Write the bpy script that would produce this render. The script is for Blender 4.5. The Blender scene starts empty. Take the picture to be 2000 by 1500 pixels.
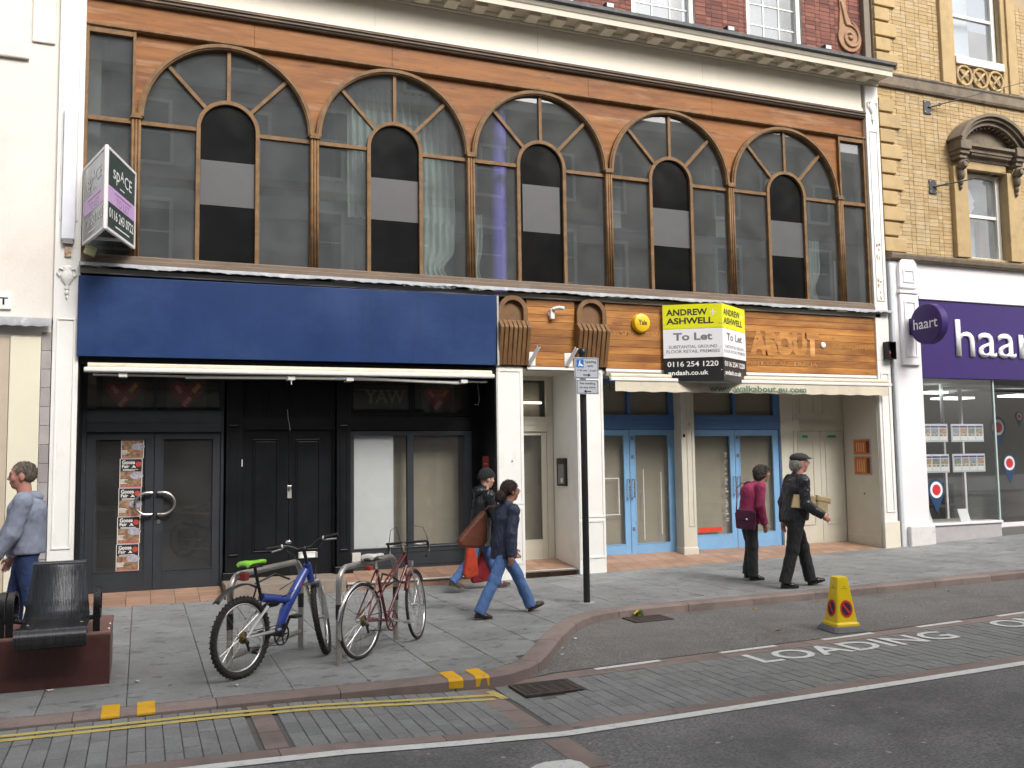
import bpy, bmesh, math, random
import numpy as np
from mathutils import Vector, Matrix
PI = math.pi; R_ = math.radians
rnd = random.Random(7)
sc = bpy.context.scene
col = sc.collection

# ------------------------------------------------------------------ camera, sky, sun, exposure
cam_d = bpy.data.cameras.new('camera'); cam = bpy.data.objects.new('camera', cam_d); col.objects.link(cam)
yaw, pitch, roll = .3837, .0815, -.0143
fw = Vector((math.sin(yaw)*math.cos(pitch), math.cos(yaw)*math.cos(pitch), math.sin(pitch)))
rt = Vector((math.cos(yaw), -math.sin(yaw), 0)); up = rt.cross(fw)
r2 = rt*math.cos(roll)+up*math.sin(roll); u2 = up*math.cos(roll)-rt*math.sin(roll)
mw = Matrix((r2, u2, -fw)).transposed().to_4x4(); mw.translation = (-1.7253, -12.8057, 1.65)
cam.matrix_world = mw
cam_d.sensor_width = 36; cam_d.lens = 1797.56/2000*36; cam_d.clip_start = .1; cam_d.clip_end = 2000
sc.camera = cam
world = bpy.data.worlds.new('World'); sc.world = world; world.use_nodes = True
wn = world.node_tree.nodes; wl = world.node_tree.links
sky = wn.new('ShaderNodeTexSky'); sky.sky_type = 'NISHITA'; sky.sun_disc = False
SUN_EL, SUN_AZ = R_(43), R_(160)      # azimuth clockwise from +Y: the sun stands behind the camera, to the right
sky.sun_elevation = SUN_EL; sky.sun_rotation = SUN_AZ; sky.dust_density = 6; sky.air_density = 1.0; sky.ozone_density = 1
hs = wn.new('ShaderNodeHueSaturation'); hs.inputs['Saturation'].default_value = .28
bgn = wn['Background']; bgn.inputs['Strength'].default_value = .15
wl.new(sky.outputs[0], hs.inputs['Color']); wl.new(hs.outputs[0], bgn.inputs['Color'])
sun_d = bpy.data.lights.new('sun', 'SUN'); sun_d.energy = 1.2; sun_d.angle = R_(18); sun_d.color = (1, .955, .89)
sun = bpy.data.objects.new('sun', sun_d); col.objects.link(sun); sun.location = (20, -30, 40)
sd = Vector((math.sin(SUN_AZ)*math.cos(SUN_EL), math.cos(SUN_AZ)*math.cos(SUN_EL), math.sin(SUN_EL)))
sun.rotation_euler = sd.to_track_quat('Z', 'Y').to_euler()
sc.view_settings.view_transform = 'Standard'; sc.view_settings.look = 'None'
sc.view_settings.exposure = .72; sc.view_settings.gamma = 1; sc.view_settings.use_curve_mapping = False
sc.render.engine = 'CYCLES'
sc.cycles.max_bounces = 8; sc.cycles.transparent_max_bounces = 24; sc.cycles.caustics_reflective = False; sc.cycles.caustics_refractive = False

# ------------------------------------------------------------------ helpers
INV = {}
def tag(o, label=None, cat=None, group=None, kind=None):
    if label: o['label'] = label
    if cat: o['category'] = cat
    if group: o['group'] = group
    if kind: o['kind'] = kind
    return o
def E(name, loc, label, cat, group=None, rz=0):
    o = bpy.data.objects.new(name, None); col.objects.link(o)
    o.location = loc; o.rotation_euler = (0, 0, rz); o.empty_display_size = .1
    INV[o.name] = (Matrix.Translation(loc) @ Matrix.Rotation(rz, 4, 'Z')).inverted()
    return tag(o, label, cat, group)
def link(o, parent, local=False):
    if o.name not in col.objects: col.objects.link(o)
    if parent is not None:
        o.parent = parent
        if not local and parent.name in INV: o.matrix_parent_inverse = INV[parent.name]
    return o
def inst(name, me, parent, loc=(0, 0, 0), rot=(0, 0, 0), scale=(1, 1, 1), local=False):
    o = bpy.data.objects.new(name, me); o.location = loc; o.rotation_euler = rot; o.scale = scale
    return link(o, parent, local)
def copytree(o, parent=None):
    c = o.copy(); col.objects.link(c)
    if parent: c.parent = parent
    if o.name in INV: INV[c.name] = INV[o.name]
    for ch in o.children: copytree(ch, c)
    return c
class MB:
    def __init__(s): s.v = []; s.f = []
    def add(s, vs, fs):
        b = len(s.v); s.v += [tuple(p) for p in vs]; s.f += [tuple(b+i for i in q) for q in fs]; return s
    def box(s, x0, x1, y0, y1, z0, z1):
        if x0 > x1: x0, x1 = x1, x0
        if y0 > y1: y0, y1 = y1, y0
        if z0 > z1: z0, z1 = z1, z0
        return s.add([(x0,y0,z0),(x1,y0,z0),(x1,y1,z0),(x0,y1,z0),(x0,y0,z1),(x1,y0,z1),(x1,y1,z1),(x0,y1,z1)],
                     [(0,3,2,1),(4,5,6,7),(0,1,5,4),(1,2,6,5),(2,3,7,6),(3,0,4,7)])
    def obox(s, c, size, M):     # oriented box: centre, size, 3x3
        vs = []
        for k in range(8):
            p = Vector(((k & 1)-.5, ((k >> 1) & 1)-.5, ((k >> 2) & 1)-.5))
            vs.append(Vector(c)+M @ Vector((p.x*size[0], p.y*size[1], p.z*size[2])))
        return s.add(vs, [(0,2,3,1),(4,5,7,6),(0,1,5,4),(1,3,7,5),(3,2,6,7),(2,0,4,6)])
    def prism(s, pts, a0, a1, ax='y'):   # polygon in the two other axes, extruded along ax
        A = sum(pts[i][0]*pts[(i+1) % len(pts)][1]-pts[(i+1) % len(pts)][0]*pts[i][1] for i in range(len(pts)))
        if A < 0: pts = pts[::-1]
        n = len(pts)
        if ax == 'y': L = [(p, a0, q) for p, q in pts]+[(p, a1, q) for p, q in pts]
        elif ax == 'z': L = [(p, q, a1) for p, q in pts]+[(p, q, a0) for p, q in pts]
        else: L = [(a1, p, q) for p, q in pts]+[(a0, p, q) for p, q in pts]
        return s.add(L, [tuple(range(n)), tuple(range(2*n-1, n-1, -1))]+[(i, i+n, (i+1) % n+n, (i+1) % n) for i in range(n)])
    def tube(s, pts, r, n=8, closed=False, flat=None):
        P = [Vector(p) for p in pts]; m = len(P); rs = r if isinstance(r, (list, tuple)) else [r]*m
        b = len(s.v); prev = None
        for i in range(m):
            if closed: t = P[(i+1) % m]-P[i-1]
            else: t = P[min(i+1, m-1)]-P[max(i-1, 0)]
            t.normalize()
            if prev is None:
                a = Vector((0,0,1)) if abs(t.z) < .9 else Vector((1,0,0)); u = t.cross(a).normalized()
            else: u = (prev-t*prev.dot(t)).normalized()
            prev = u; w = t.cross(u)
            for k in range(n):
                a = 2*PI*k/n; s.v.append(tuple(P[i]+(u*math.cos(a)+w*math.sin(a))*rs[i]))
        for i in range(m if closed else m-1):
            j = (i+1) % m
            for k in range(n): s.f.append((b+i*n+k, b+i*n+(k+1) % n, b+j*n+(k+1) % n, b+j*n+k))
        if not closed:
            s.f.append(tuple(b+k for k in range(n-1, -1, -1))); s.f.append(tuple(b+(m-1)*n+k for k in range(n)))
        return s
    def lathe(s, prof, c, n=20, ax='z', sc_=(1, 1)):
        b = len(s.v); m = len(prof)
        for r, h in prof:
            for k in range(n):
                a = 2*PI*k/n; p, q = r*math.cos(a)*sc_[0], r*math.sin(a)*sc_[1]
                s.v.append((c[0]+p, c[1]+q, c[2]+h) if ax == 'z' else ((c[0]+p, c[1]-h, c[2]+q) if ax == 'y' else (c[0]+h, c[1]+p, c[2]+q)))
        for i in range(m-1):
            for k in range(n): s.f.append((b+i*n+k, b+i*n+(k+1) % n, b+(i+1)*n+(k+1) % n, b+(i+1)*n+k))
        s.f.append(tuple(b+k for k in range(n-1, -1, -1))); s.f.append(tuple(b+(m-1)*n+k for k in range(n)))
        return s
    def ell(s, c, r, nu=14, nv=9):
        return s.lathe([(max(math.sin(PI*i/nv), .02)*1, -math.cos(PI*i/nv)) for i in range(nv+1)], (0, 0, 0), nu).last((nv+1)*nu, lambda p: (c[0]+p[0]*r[0], c[1]+p[1]*r[1], c[2]+p[2]*r[2]))
    def last(s, n, fn):
        for i in range(len(s.v)-n, len(s.v)): s.v[i] = tuple(fn(s.v[i]))
        return s
    def xf(s, M):
        s.v = [tuple(M @ Vector(p)) for p in s.v]; return s
    def mesh(s, name, mat, smooth=None):
        me = bpy.data.meshes.new(name); me.from_pydata(s.v, [], s.f); me.update()
        if mat is not None: me.materials.append(mat)
        if smooth:
            me.shade_smooth()
            if smooth is not True: me.set_sharp_from_angle(angle=R_(smooth))
        return me
    def build(s, name, mat, parent=None, smooth=None, bevel=0, local=False, label=None, cat=None, group=None, kind=None):
        o = bpy.data.objects.new(name, s.mesh(name, mat, smooth)); link(o, parent, local)
        if bevel:
            b = o.modifiers.new('bevel', 'BEVEL'); b.width = bevel; b.segments = 2; b.limit_method = 'ANGLE'; b.angle_limit = R_(40)
        return tag(o, label, cat, group, kind)
def bx(*a): return MB().box(*a)
def text(name, s, mat, parent, x, y, w, h, origin=(0, 0, 0), right=(1, 0, 0), upv=(0, 0, 1), off=.0, ext=.0015, local=False, fit=True):
    """lettering fitted to a box: lower-left (x,y), size w,h in the plane origin+right*x+up*y"""
    c = bpy.data.curves.new('t', 'FONT'); c.body = s; c.size = 1; c.extrude = 0; c.offset = off; c.resolution_u = 3
    t = bpy.data.objects.new('t', c); col.objects.link(t)
    me = bpy.data.meshes.new_from_object(t); bpy.data.objects.remove(t); bpy.data.curves.remove(c)
    n = len(me.vertices); co = np.zeros(n*3); me.vertices.foreach_get('co', co); co = co.reshape(-1, 3)
    mn, mx = co.min(0), co.max(0); o3, rv, uv = Vector(origin), Vector(right).normalized(), Vector(upv).normalized(); nv = rv.cross(uv)
    sx = w/max(mx[0]-mn[0], 1e-6); sy = h/max(mx[1]-mn[1], 1e-6)
    for i, vv in enumerate(me.vertices):
        vv.co = o3+rv*(x+(co[i, 0]-mn[0])*sx)+uv*(y+(co[i, 1]-mn[1])*sy)+nv*ext
    me.materials.clear(); me.materials.append(mat); me.name = name; me.update()
    return link(bpy.data.objects.new(name, me), parent, local)

# ------------------------------------------------------------------ materials
MATS = {}
def mat(name, c, rough=.6, var=.12, scale=3., bump=0., bscale=40., metal=0., objvar=0., spec=.5, coat=0., c2=None, stretch=None, local=False, speck=0., fine=0.):
    if name in MATS: return MATS[name]
    m = bpy.data.materials.new(name); m.use_nodes = True; MATS[name] = m
    nt = m.node_tree; N = nt.nodes; L = nt.links; b = N['Principled BSDF']
    b.inputs['Roughness'].default_value = rough; b.inputs['Metallic'].default_value = metal
    b.inputs['Specular IOR Level'].default_value = spec; b.inputs['Coat Weight'].default_value = coat; b.inputs['Coat Roughness'].default_value = .15
    if local: tc = N.new('ShaderNodeTexCoord'); pos = tc.outputs['Object']
    else: tc = N.new('ShaderNodeNewGeometry'); pos = tc.outputs['Position']
    if stretch:
        mp = N.new('ShaderNodeMapping'); mp.inputs['Scale'].default_value = stretch; L.new(pos, mp.inputs['Vector']); pos = mp.outputs[0]
    n1 = N.new('ShaderNodeTexNoise'); n1.inputs['Scale'].default_value = scale; n1.inputs['Detail'].default_value = 7; n1.inputs['Roughness'].default_value = .62
    L.new(pos, n1.inputs['Vector'])
    mr = N.new('ShaderNodeMapRange'); mr.inputs['From Min'].default_value = .28; mr.inputs['From Max'].default_value = .72; L.new(n1.outputs['Fac'], mr.inputs['Value'])
    mx = N.new('ShaderNodeMix'); mx.data_type = 'RGBA'
    ca = tuple(max(0, v*(1-var)) for v in c)+(1,); cb = (tuple(min(1, v*(1+var)) for v in c) if c2 is None else c2)+(1,)
    mx.inputs[6].default_value = ca; mx.inputs[7].default_value = cb; L.new(mr.outputs[0], mx.inputs[0]); out = mx.outputs[2]
    if speck or fine:
        n3 = N.new('ShaderNodeTexNoise'); n3.inputs['Scale'].default_value = 90 if fine == 0 else fine; n3.inputs['Detail'].default_value = 2; L.new(pos, n3.inputs['Vector'])
        r3 = N.new('ShaderNodeMapRange'); r3.inputs['From Min'].default_value = .3; r3.inputs['From Max'].default_value = .7
        r3.inputs['To Min'].default_value = 1-speck; r3.inputs['To Max'].default_value = 1+speck; L.new(n3.outputs['Fac'], r3.inputs['Value'])
        vm = N.new('ShaderNodeVectorMath'); vm.operation = 'SCALE'; L.new(out, vm.inputs[0]); L.new(r3.outputs[0], vm.inputs['Scale']); out = vm.outputs[0]
    if objvar:
        oi = N.new('ShaderNodeObjectInfo'); r4 = N.new('ShaderNodeMapRange'); r4.inputs['To Min'].default_value = 1-objvar; r4.inputs['To Max'].default_value = 1+objvar
        L.new(oi.outputs['Random'], r4.inputs['Value'])
        v2 = N.new('ShaderNodeVectorMath'); v2.operation = 'SCALE'; L.new(out, v2.inputs[0]); L.new(r4.outputs[0], v2.inputs['Scale']); out = v2.outputs[0]
    L.new(out, b.inputs['Base Color'])
    rr = N.new('ShaderNodeMapRange'); rr.inputs['To Min'].default_value = max(.02, rough-.1); rr.inputs['To Max'].default_value = min(1, rough+.1)
    L.new(n1.outputs['Fac'], rr.inputs['Value']); L.new(rr.outputs[0], b.inputs['Roughness'])
    if bump:
        n2 = N.new('ShaderNodeTexNoise'); n2.inputs['Scale'].default_value = bscale; n2.inputs['Detail'].default_value = 5; L.new(pos, n2.inputs['Vector'])
        bp = N.new('ShaderNodeBump'); bp.inputs['Strength'].default_value = bump; bp.inputs['Distance'].default_value = .01; L.new(n2.outputs['Fac'], bp.inputs['Height']); L.new(bp.outputs[0], b.inputs['Normal'])
    return m
def stain(m, c, lo=.58, hi=.72, scale=2., amount=.7, stretch=(1, 1, 1), seed=0.):
    """dirt or wear with a shape of its own, mixed over a material's base colour"""
    nt = m.node_tree; N = nt.nodes; L = nt.links; b = N['Principled BSDF']; src = b.inputs['Base Color'].links[0].from_socket
    g = N.new('ShaderNodeNewGeometry'); mp = N.new('ShaderNodeMapping'); mp.inputs['Scale'].default_value = stretch; mp.inputs['Location'].default_value = (seed, seed*.7, seed*.3)
    L.new(g.outputs['Position'], mp.inputs['Vector']); n = N.new('ShaderNodeTexNoise'); n.inputs['Scale'].default_value = scale; n.inputs['Detail'].default_value = 8; n.inputs['Roughness'].default_value = .65
    L.new(mp.outputs[0], n.inputs['Vector']); r = N.new('ShaderNodeMapRange'); r.inputs['From Min'].default_value = lo; r.inputs['From Max'].default_value = hi; r.inputs['To Max'].default_value = amount
    L.new(n.outputs['Fac'], r.inputs['Value']); mx = N.new('ShaderNodeMix'); mx.data_type = 'RGBA'; L.new(r.outputs[0], mx.inputs[0]); L.new(src, mx.inputs[6]); mx.inputs[7].default_value = tuple(c)+(1,)
    L.new(mx.outputs[2], b.inputs['Base Color']); return m
def glass(name, tint=(.9, .93, .93), haze=.06, hazec=(.6, .62, .62), wav=.0, refl=1.):
    if name in MATS: return MATS[name]
    m = bpy.data.materials.new(name); m.use_nodes = True; MATS[name] = m; nt = m.node_tree; N = nt.nodes; L = nt.links
    N.remove(N['Principled BSDF']); out = N['Material Output']
    tr = N.new('ShaderNodeBsdfTransparent'); tr.inputs[0].default_value = tint+(1,); gl = N.new('ShaderNodeBsdfGlossy'); gl.inputs['Roughness'].default_value = .01
    fr = N.new('ShaderNodeFresnel'); fr.inputs[0].default_value = 1.52
    g = N.new('ShaderNodeNewGeometry'); n = N.new('ShaderNodeTexNoise'); n.inputs['Scale'].default_value = 1.7; n.inputs['Detail'].default_value = 1; L.new(g.outputs['Position'], n.inputs['Vector'])
    if wav:
        bp = N.new('ShaderNodeBump'); bp.inputs['Strength'].default_value = wav; bp.inputs['Distance'].default_value = .02; L.new(n.outputs['Fac'], bp.inputs['Height']); L.new(bp.outputs[0], gl.inputs['Normal'])
    mu = N.new('ShaderNodeMath'); mu.operation = 'MULTIPLY'; mu.inputs[1].default_value = refl; mu.use_clamp = True; bf = N.new('ShaderNodeMath'); bf.operation = 'MULTIPLY_ADD'; bf.inputs[1].default_value = -1; bf.inputs[2].default_value = 1; L.new(g.outputs['Backfacing'], bf.inputs[0])
    m0 = N.new('ShaderNodeMath'); m0.operation = 'MULTIPLY'; L.new(fr.outputs[0], m0.inputs[0]); L.new(bf.outputs[0], m0.inputs[1]); L.new(m0.outputs[0], mu.inputs[0])
    m1 = N.new('ShaderNodeMixShader'); L.new(mu.outputs[0], m1.inputs[0]); L.new(tr.outputs[0], m1.inputs[1]); L.new(gl.outputs[0], m1.inputs[2])
    df = N.new('ShaderNodeBsdfDiffuse'); df.inputs[0].default_value = hazec+(1,)
    n2 = N.new('ShaderNodeTexNoise'); n2.inputs['Scale'].default_value = 2.3; n2.inputs['Detail'].default_value = 8; L.new(g.outputs['Position'], n2.inputs['Vector'])
    r = N.new('ShaderNodeMapRange'); r.inputs['From Min'].default_value = .3; r.inputs['From Max'].default_value = .75; r.inputs['To Min'].default_value = haze*.7; r.inputs['To Max'].default_value = haze*1.4; L.new(n2.outputs['Fac'], r.inputs['Value'])
    m2 = N.new('ShaderNodeMixShader'); L.new(r.outputs[0], m2.inputs[0]); L.new(m1.outputs[0], m2.inputs[1]); L.new(df.outputs[0], m2.inputs[2]); L.new(m2.outputs[0], out.inputs[0])
    return m
def emit(name, c, s):
    if name in MATS: return MATS[name]
    m = bpy.data.materials.new(name); m.use_nodes = True; MATS[name] = m; b = m.node_tree.nodes['Principled BSDF']
    b.inputs['Emission Color'].default_value = tuple(c)+(1,); b.inputs['Emission Strength'].default_value = s; return m
cream = stain(mat('cream paint', (.76, .70, .58), .55, .05, 2, .12, 60), (.46, .39, .30), .54, .72, 1.6, .35, (1, 1, .35))
white = stain(mat('white paint', (.80, .79, .76), .5, .04, 2, .08, 60), (.45, .41, .35), .57, .74, 2.2, .4, (1, 1, .4), 3)
render_w = stain(mat('pale render', (.74, .695, .64), .8, .05, 1.2, .25, 30), (.55, .48, .41), .48, .72, .9, .5)
offw = mat('dull cream joinery', (.58, .55, .46), .55, .06, 3, .1, 40)
stain(offw, (.28, .26, .2), .6, .8, 3, .4, (1, 1, .5), 9)
woodband = stain(mat('orange stained panel', (.265, .092, .022), .55, .3, 3.2, .15, 30, stretch=(.25, 1, 4), c2=(.36, .15, .042), spec=.3), (.13, .045, .02), .46, .66, 1.3, .7, (.5, 1, 2.5), 5)
stain(woodband, (.44, .27, .15), .53, .68, 2.4, .5, (.35, 1, 4), 11)
stain(woodband, (.06, .03, .02), .60, .68, 5, .6, (.5, 1, 3), 17)
frame = stain(mat('weathered oak frame', (.20, .105, .04), .6, .3, 7, .3, 60, c2=(.27, .155, .07), spec=.3), (.075, .055, .04), .50, .70, 5, .75)
sillwood = stain(mat('grey weathered sill', (.17, .125, .09), .75, .25, 6, .3, 50, stretch=(.3, 1, 2)), (.25, .22, .19), .55, .75, 3, .6)
lead = stain(mat('lead flashing', (.30, .31, .33), .6, .25, 5, .4, 25), (.55, .56, .57), .55, .7, 6, .6)
plankm = mat('varnished boards', (.34, .115, .026), .42, .35, 2.2, .15, 40, stretch=(.5, 1, 5), c2=(.54, .25, .06), objvar=.2)
stain(plankm, (.16, .05, .018), .48, .66, 1.5, .8, (.6, 1, 2.5), 2)
stain(plankm, (.06, .028, .015), .64, .70, 4, .6, (.5, 1, 3), 13)
corbelm = stain(mat('carved corbel wood', (.17, .085, .033), .5, .25, 6, .2, 50), (.24, .15, .065), .5, .7, 4, .6, (1, 1, .4))
bluesign = stain(mat('blue sign paint', (.011, .034, .12), .42, .14, 1.3, .1, 40, spec=.3), (.028, .06, .16), .48, .66, 1.2, .6, (.6, 1, .8), 3)
stain(bluesign, (.007, .02, .08), .54, .70, 4, .25, (3, 1, .2), 8)
blackp = stain(mat('black gloss paint', (.009, .010, .012), .32, .25, 3, .1, 30, spec=.35), (.028, .028, .03), .6, .8, 4, .6)
charcoal = stain(mat('charcoal door paint', (.034, .039, .046), .42, .14, 4, .08, 40, spec=.4), (.08, .08, .08), .62, .8, 5, .5)
bluedoor = stain(mat('sky blue paint', (.205, .395, .63), .42, .08, 3, .08, 40), (.10, .17, .28), .6, .8, 4, .5)
tiles = stain(mat('terracotta tile', (.34, .21, .145), .6, .2, 6, .15, 40, objvar=.16), (.25, .17, .12), .5, .75, 3, .5)
stone = stain(mat('worn stone', (.27, .22, .18), .8, .2, 5, .3, 40), (.12, .1, .085), .55, .75, 3, .6)
slabm = stain(mat('grey concrete slab', (.24, .248, .245), .75, .14, 2.5, .2, 70, objvar=.11, speck=.14, fine=60), (.14, .144, .142), .46, .68, 2.2, .55)
stain(slabm, (.075, .075, .075), .575, .64, 5, .6, (1, 1.6, 1), 4)
stain(slabm, (.34, .34, .32), .60, .66, 12, .4, (1, 1, 1), 8)
jointm = mat('dark joint', (.12, .118, .112), .9, .2, 20)
settm = stain(mat('grey sett', (.205, .214, .211), .72, .16, 4, .25, 70, objvar=.11, speck=.16, fine=60), (.10, .10, .10), .52, .74, 2.5, .5)
pinkm = stain(mat('pink granite', (.24, .185, .167), .68, .12, 5, .2, 90, objvar=.12, speck=.14, fine=160), (.12, .10, .09), .50, .70, 2.4, .7)
asphalt = stain(mat('asphalt', (.16, .16, .16), .8, .2, 1.5, .6, 70, speck=.42, fine=48), (.075, .075, .077), .44, .64, .9, .75)
stain(asphalt, (.20, .20, .198), .56, .72, 2.2, .35, (1, 1, 1), 6)
stain(asphalt, (.30, .30, .29), .63, .67, 30, .6, (1, 1, 1), 3)
bayas = stain(mat('bay asphalt', (.165, .158, .15), .85, .2, 2, .7, 70, speck=.42, fine=50), (.095, .09, .086), .5, .7, 1.2, .6)
linew = stain(mat('road marking white', (.68, .69, .67), .7, .08, 12, .2, 80), (.22, .22, .21), .56, .70, 20, .65)
liney = stain(mat('road marking yellow', (.56, .45, .13), .7, .12, 10, .2, 80), (.22, .20, .14), .53, .68, 15, .7)
yellowp = stain(mat('yellow marker paint', (.72, .40, .012), .6, .1, 10, .15, 60), (.30, .22, .10), .62, .76, 18, .7)
# ------------------------------------------------------------------ ground
def G(x):
    x = min(max(x, -4), 15); return -.138+.0005*x+.00117*x*x
def U(x): return float(np.interp(x, [-5, -2.6, -1.4, -.5, .2, 1, 2, 4, 20], [.03, .03, .035, .045, .075, .1, .1, .1, .1]))
def RZ(x): return G(x)-U(x)
def slope(F, x): return -math.atan((F(x+.05)-F(x-.05))/.1)
KO = [(-40, -5.44), (-1.6, -5.44), (-.6, -5.45), (0, -5.46), (.63, -5.48), (.95, -5.49), (1.2, -5.44), (1.42, -5.31), (1.62, -5.12), (1.85, -4.80), (2.23, -4.23),
      (2.64, -3.68), (2.85, -3.45), (3.05, -3.29), (3.3, -3.17), (3.6, -3.12), (4.44, -3.12), (5.3, -3.16), (6.9, -3.22), (8.4, -3.28), (10, -3.36), (45, -3.4)]
def offs(P, d):
    o = []
    for i in range(len(P)):
        a = Vector(P[max(i-1, 0)]); b = Vector(P[min(i+1, len(P)-1)]); t = (b-a).normalized(); o.append((P[i][0]-t.y*d, P[i][1]+t.x*d))
    return o
KI = offs(KO, .19)
def kin(x): return float(np.interp(x, [p[0] for p in KI], [p[1] for p in KI]))
def kout(x): return float(np.interp(x, [p[0] for p in KO], [p[1] for p in KO]))
def sheet(name, mat_, xs, ylo, yhi, zf, ny=1, **k):
    mb = MB(); n = ny+1
    for x in xs:
        for j in range(n):
            y = ylo(x)+(yhi(x)-ylo(x))*j/ny; mb.v.append((x, y, zf(x)))
    for i in range(len(xs)-1):
        for j in range(ny): a = i*n+j; mb.f.append((a, a+n, a+n+1, a+1))
    return mb.build(name, mat_, **k)
def frange(a, b, s):
    n = max(1, int(round((b-a)/s))); return [a+(b-a)*i/n for i in range(n+1)]
XS = sorted(set([-40, -20, -8]+frange(-6, 16, .25)+[p[0] for p in KO]+[20, 30, 45]))
pavement = sheet('pavement', jointm, XS, lambda x: kin(x)-.02, lambda x: 1.2, lambda x: G(x)-.02, kind='structure')
def chamf(name, m, h=.03, c=.012):
    """unit slab (1x1), top at z=0, with worn arrises"""
    mb = MB(); a = .5; t = .5-c
    mb.add([(-a,-a,-h),(a,-a,-h),(a,a,-h),(-a,a,-h),(-a,-a,-.004),(a,-a,-.004),(a,a,-.004),(-a,a,-.004),(-t,-t,0),(t,-t,0),(t,t,0),(-t,t,0)],
           [(8,9,10,11),(4,5,9,8),(5,6,10,9),(6,7,11,10),(7,4,8,11),(0,1,5,4),(1,2,6,5),(2,3,7,6),(3,0,4,7)])
    return mb.mesh(name, m)
slab_me = chamf('paving_slab', slabm, .018)
def clipcell(x0, x1, y0, y1, lo, n=6):
    """cell polygon with its near edge cut to the line lo(x)"""
    xs = frange(x0, x1, (x1-x0)/n); bot = [(x, max(y0, lo(x))) for x in xs if max(y0, lo(x)) < y1-.004]
    if len(bot) < 2: return None
    return bot+[(bot[-1][0], y1), (bot[0][0], y1)]
k = -6
while True:
    x0 = -1.79+.61*k; k += 1
    if x0 > 15: break
    if x0 < -5: continue
    x1 = x0+.61; y = -.0-rnd.choice([.22, .5, .66])
    y1 = -.003
    while y1 > min(kin(x0), kin(x1)):
        g = .003; xc = (x0+x1)/2
        if y > max(kin(x0), kin(xc), kin(x1))+.004:
            inst('paving_slab', slab_me, pavement, (xc, (y+y1)/2, G(xc)+rnd.uniform(-.0015, .0015)), (0, slope(G, xc), 0), (.61-2*g, y1-y-2*g, 1))
        else:
            p = clipcell(x0+g, x1-g, y+g, y1-g, lambda x: kin(x)+.006)
            if p:
                mb = MB().prism(p, -.018, 0, 'z'); mb.v = [(a, b, c+G(a)) for a, b, c in mb.v]; mb.build('paving_slab', slabm, pavement)
        y1 = y; y -= rnd.choice([.62, .75, .75, .9])
# trodden gum and drips on the slabs, and pale flecks on the carriageway
gm = MB(); gl_ = MB(); rf = MB()
def blot(mb, x, y, z, r):
    n = 7; a = rnd.uniform(0, 6); mb.add([(x+r*rnd.uniform(.7, 1.15)*math.cos(a+6.283*i/n), y+r*rnd.uniform(.7, 1.15)*math.sin(a+6.283*i/n), z) for i in range(n)], [tuple(range(n))])
for i in range(520):
    x = rnd.uniform(-3.2, 13); y = rnd.uniform(kin(x)+.05, -.05); blot(gm if rnd.random() < .6 else gl_, x, y, G(x)+.0035, rnd.choice([.008, .012, .016, .022]))
for i in range(170):
    x = rnd.uniform(-2, 7); y = rnd.uniform(-10, -7.0); blot(rf, x, y, RZ(x)+.003, rnd.choice([.006, .009, .012, .02]))
gm.build('gum_spots', mat('dark gum', (.10, .10, .098), .8, .2, 9), pavement, kind='stuff'); gl_.build('pale_spots', mat('pale gum', (.33, .33, .315), .8, .15, 9), pavement, kind='stuff')
rf_mesh = rf
# kerb: granite stones along the line
kerb = sheet('kerb', jointm, XS, lambda x: kout(x)+.012, lambda x: kin(x)-.006, lambda x: G(x)-.014, kind='structure')
def resample(P, step):
    out = [P[0]]; 
    for a, b in zip(P[:-1], P[1:]):
        L = math.dist(a, b); n = max(1, int(L/step))
        for i in range(1, n+1): out.append((a[0]+(b[0]-a[0])*i/n, a[1]+(b[1]-a[1])*i/n))
    return out
KP = [p for p in resample([q for q in KO if -6 < q[0] < 15] and [(-6, -5.44)]+[q for q in KO if -6 < q[0] < 15]+[(15, -3.37)], .06)]
Kin = offs(KP, .19); acc = 0; seg = [0]; length = .92
def kstone(ids):
    mb = MB(); n = len(ids)
    for q, i in enumerate(ids):
        j = ids[1] if q == 0 else ids[-2] if q == n-1 else i; e = .05; (ox, oy), (ix, iy) = [(A[i][0]+(A[j][0]-A[i][0])*e, A[i][1]+(A[j][1]-A[i][1])*e) for A in (KP, Kin)]; z = G(ox); zb = RZ(ox)-.04; tx, ty = (ix-ox)*.12, (iy-oy)*.12
        mb.v += [(ox-tx*.3, oy-ty*.3, zb), (ox, oy, z-.018), (ox+tx, oy+ty, z), (ix, iy, z-.001), (ix, iy, z-.03)]
    for q in range(n-1):
        for j in range(4): a = q*5+j; mb.f.append((a, a+5, a+6, a+1))
    mb.f.append((4, 3, 2, 1, 0)); e = (n-1)*5; mb.f.append((e, e+1, e+2, e+3, e+4))
    mb.build('kerb_stone', pinkm, kerb, smooth=40)
for i in range(1, len(KP)):
    acc += math.dist(KP[i], KP[i-1]); seg.append(i)
    if acc >= length and i < len(KP)-3: 
        kstone(seg[:]); acc = 0; seg = [i]
kstone(seg)
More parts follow.
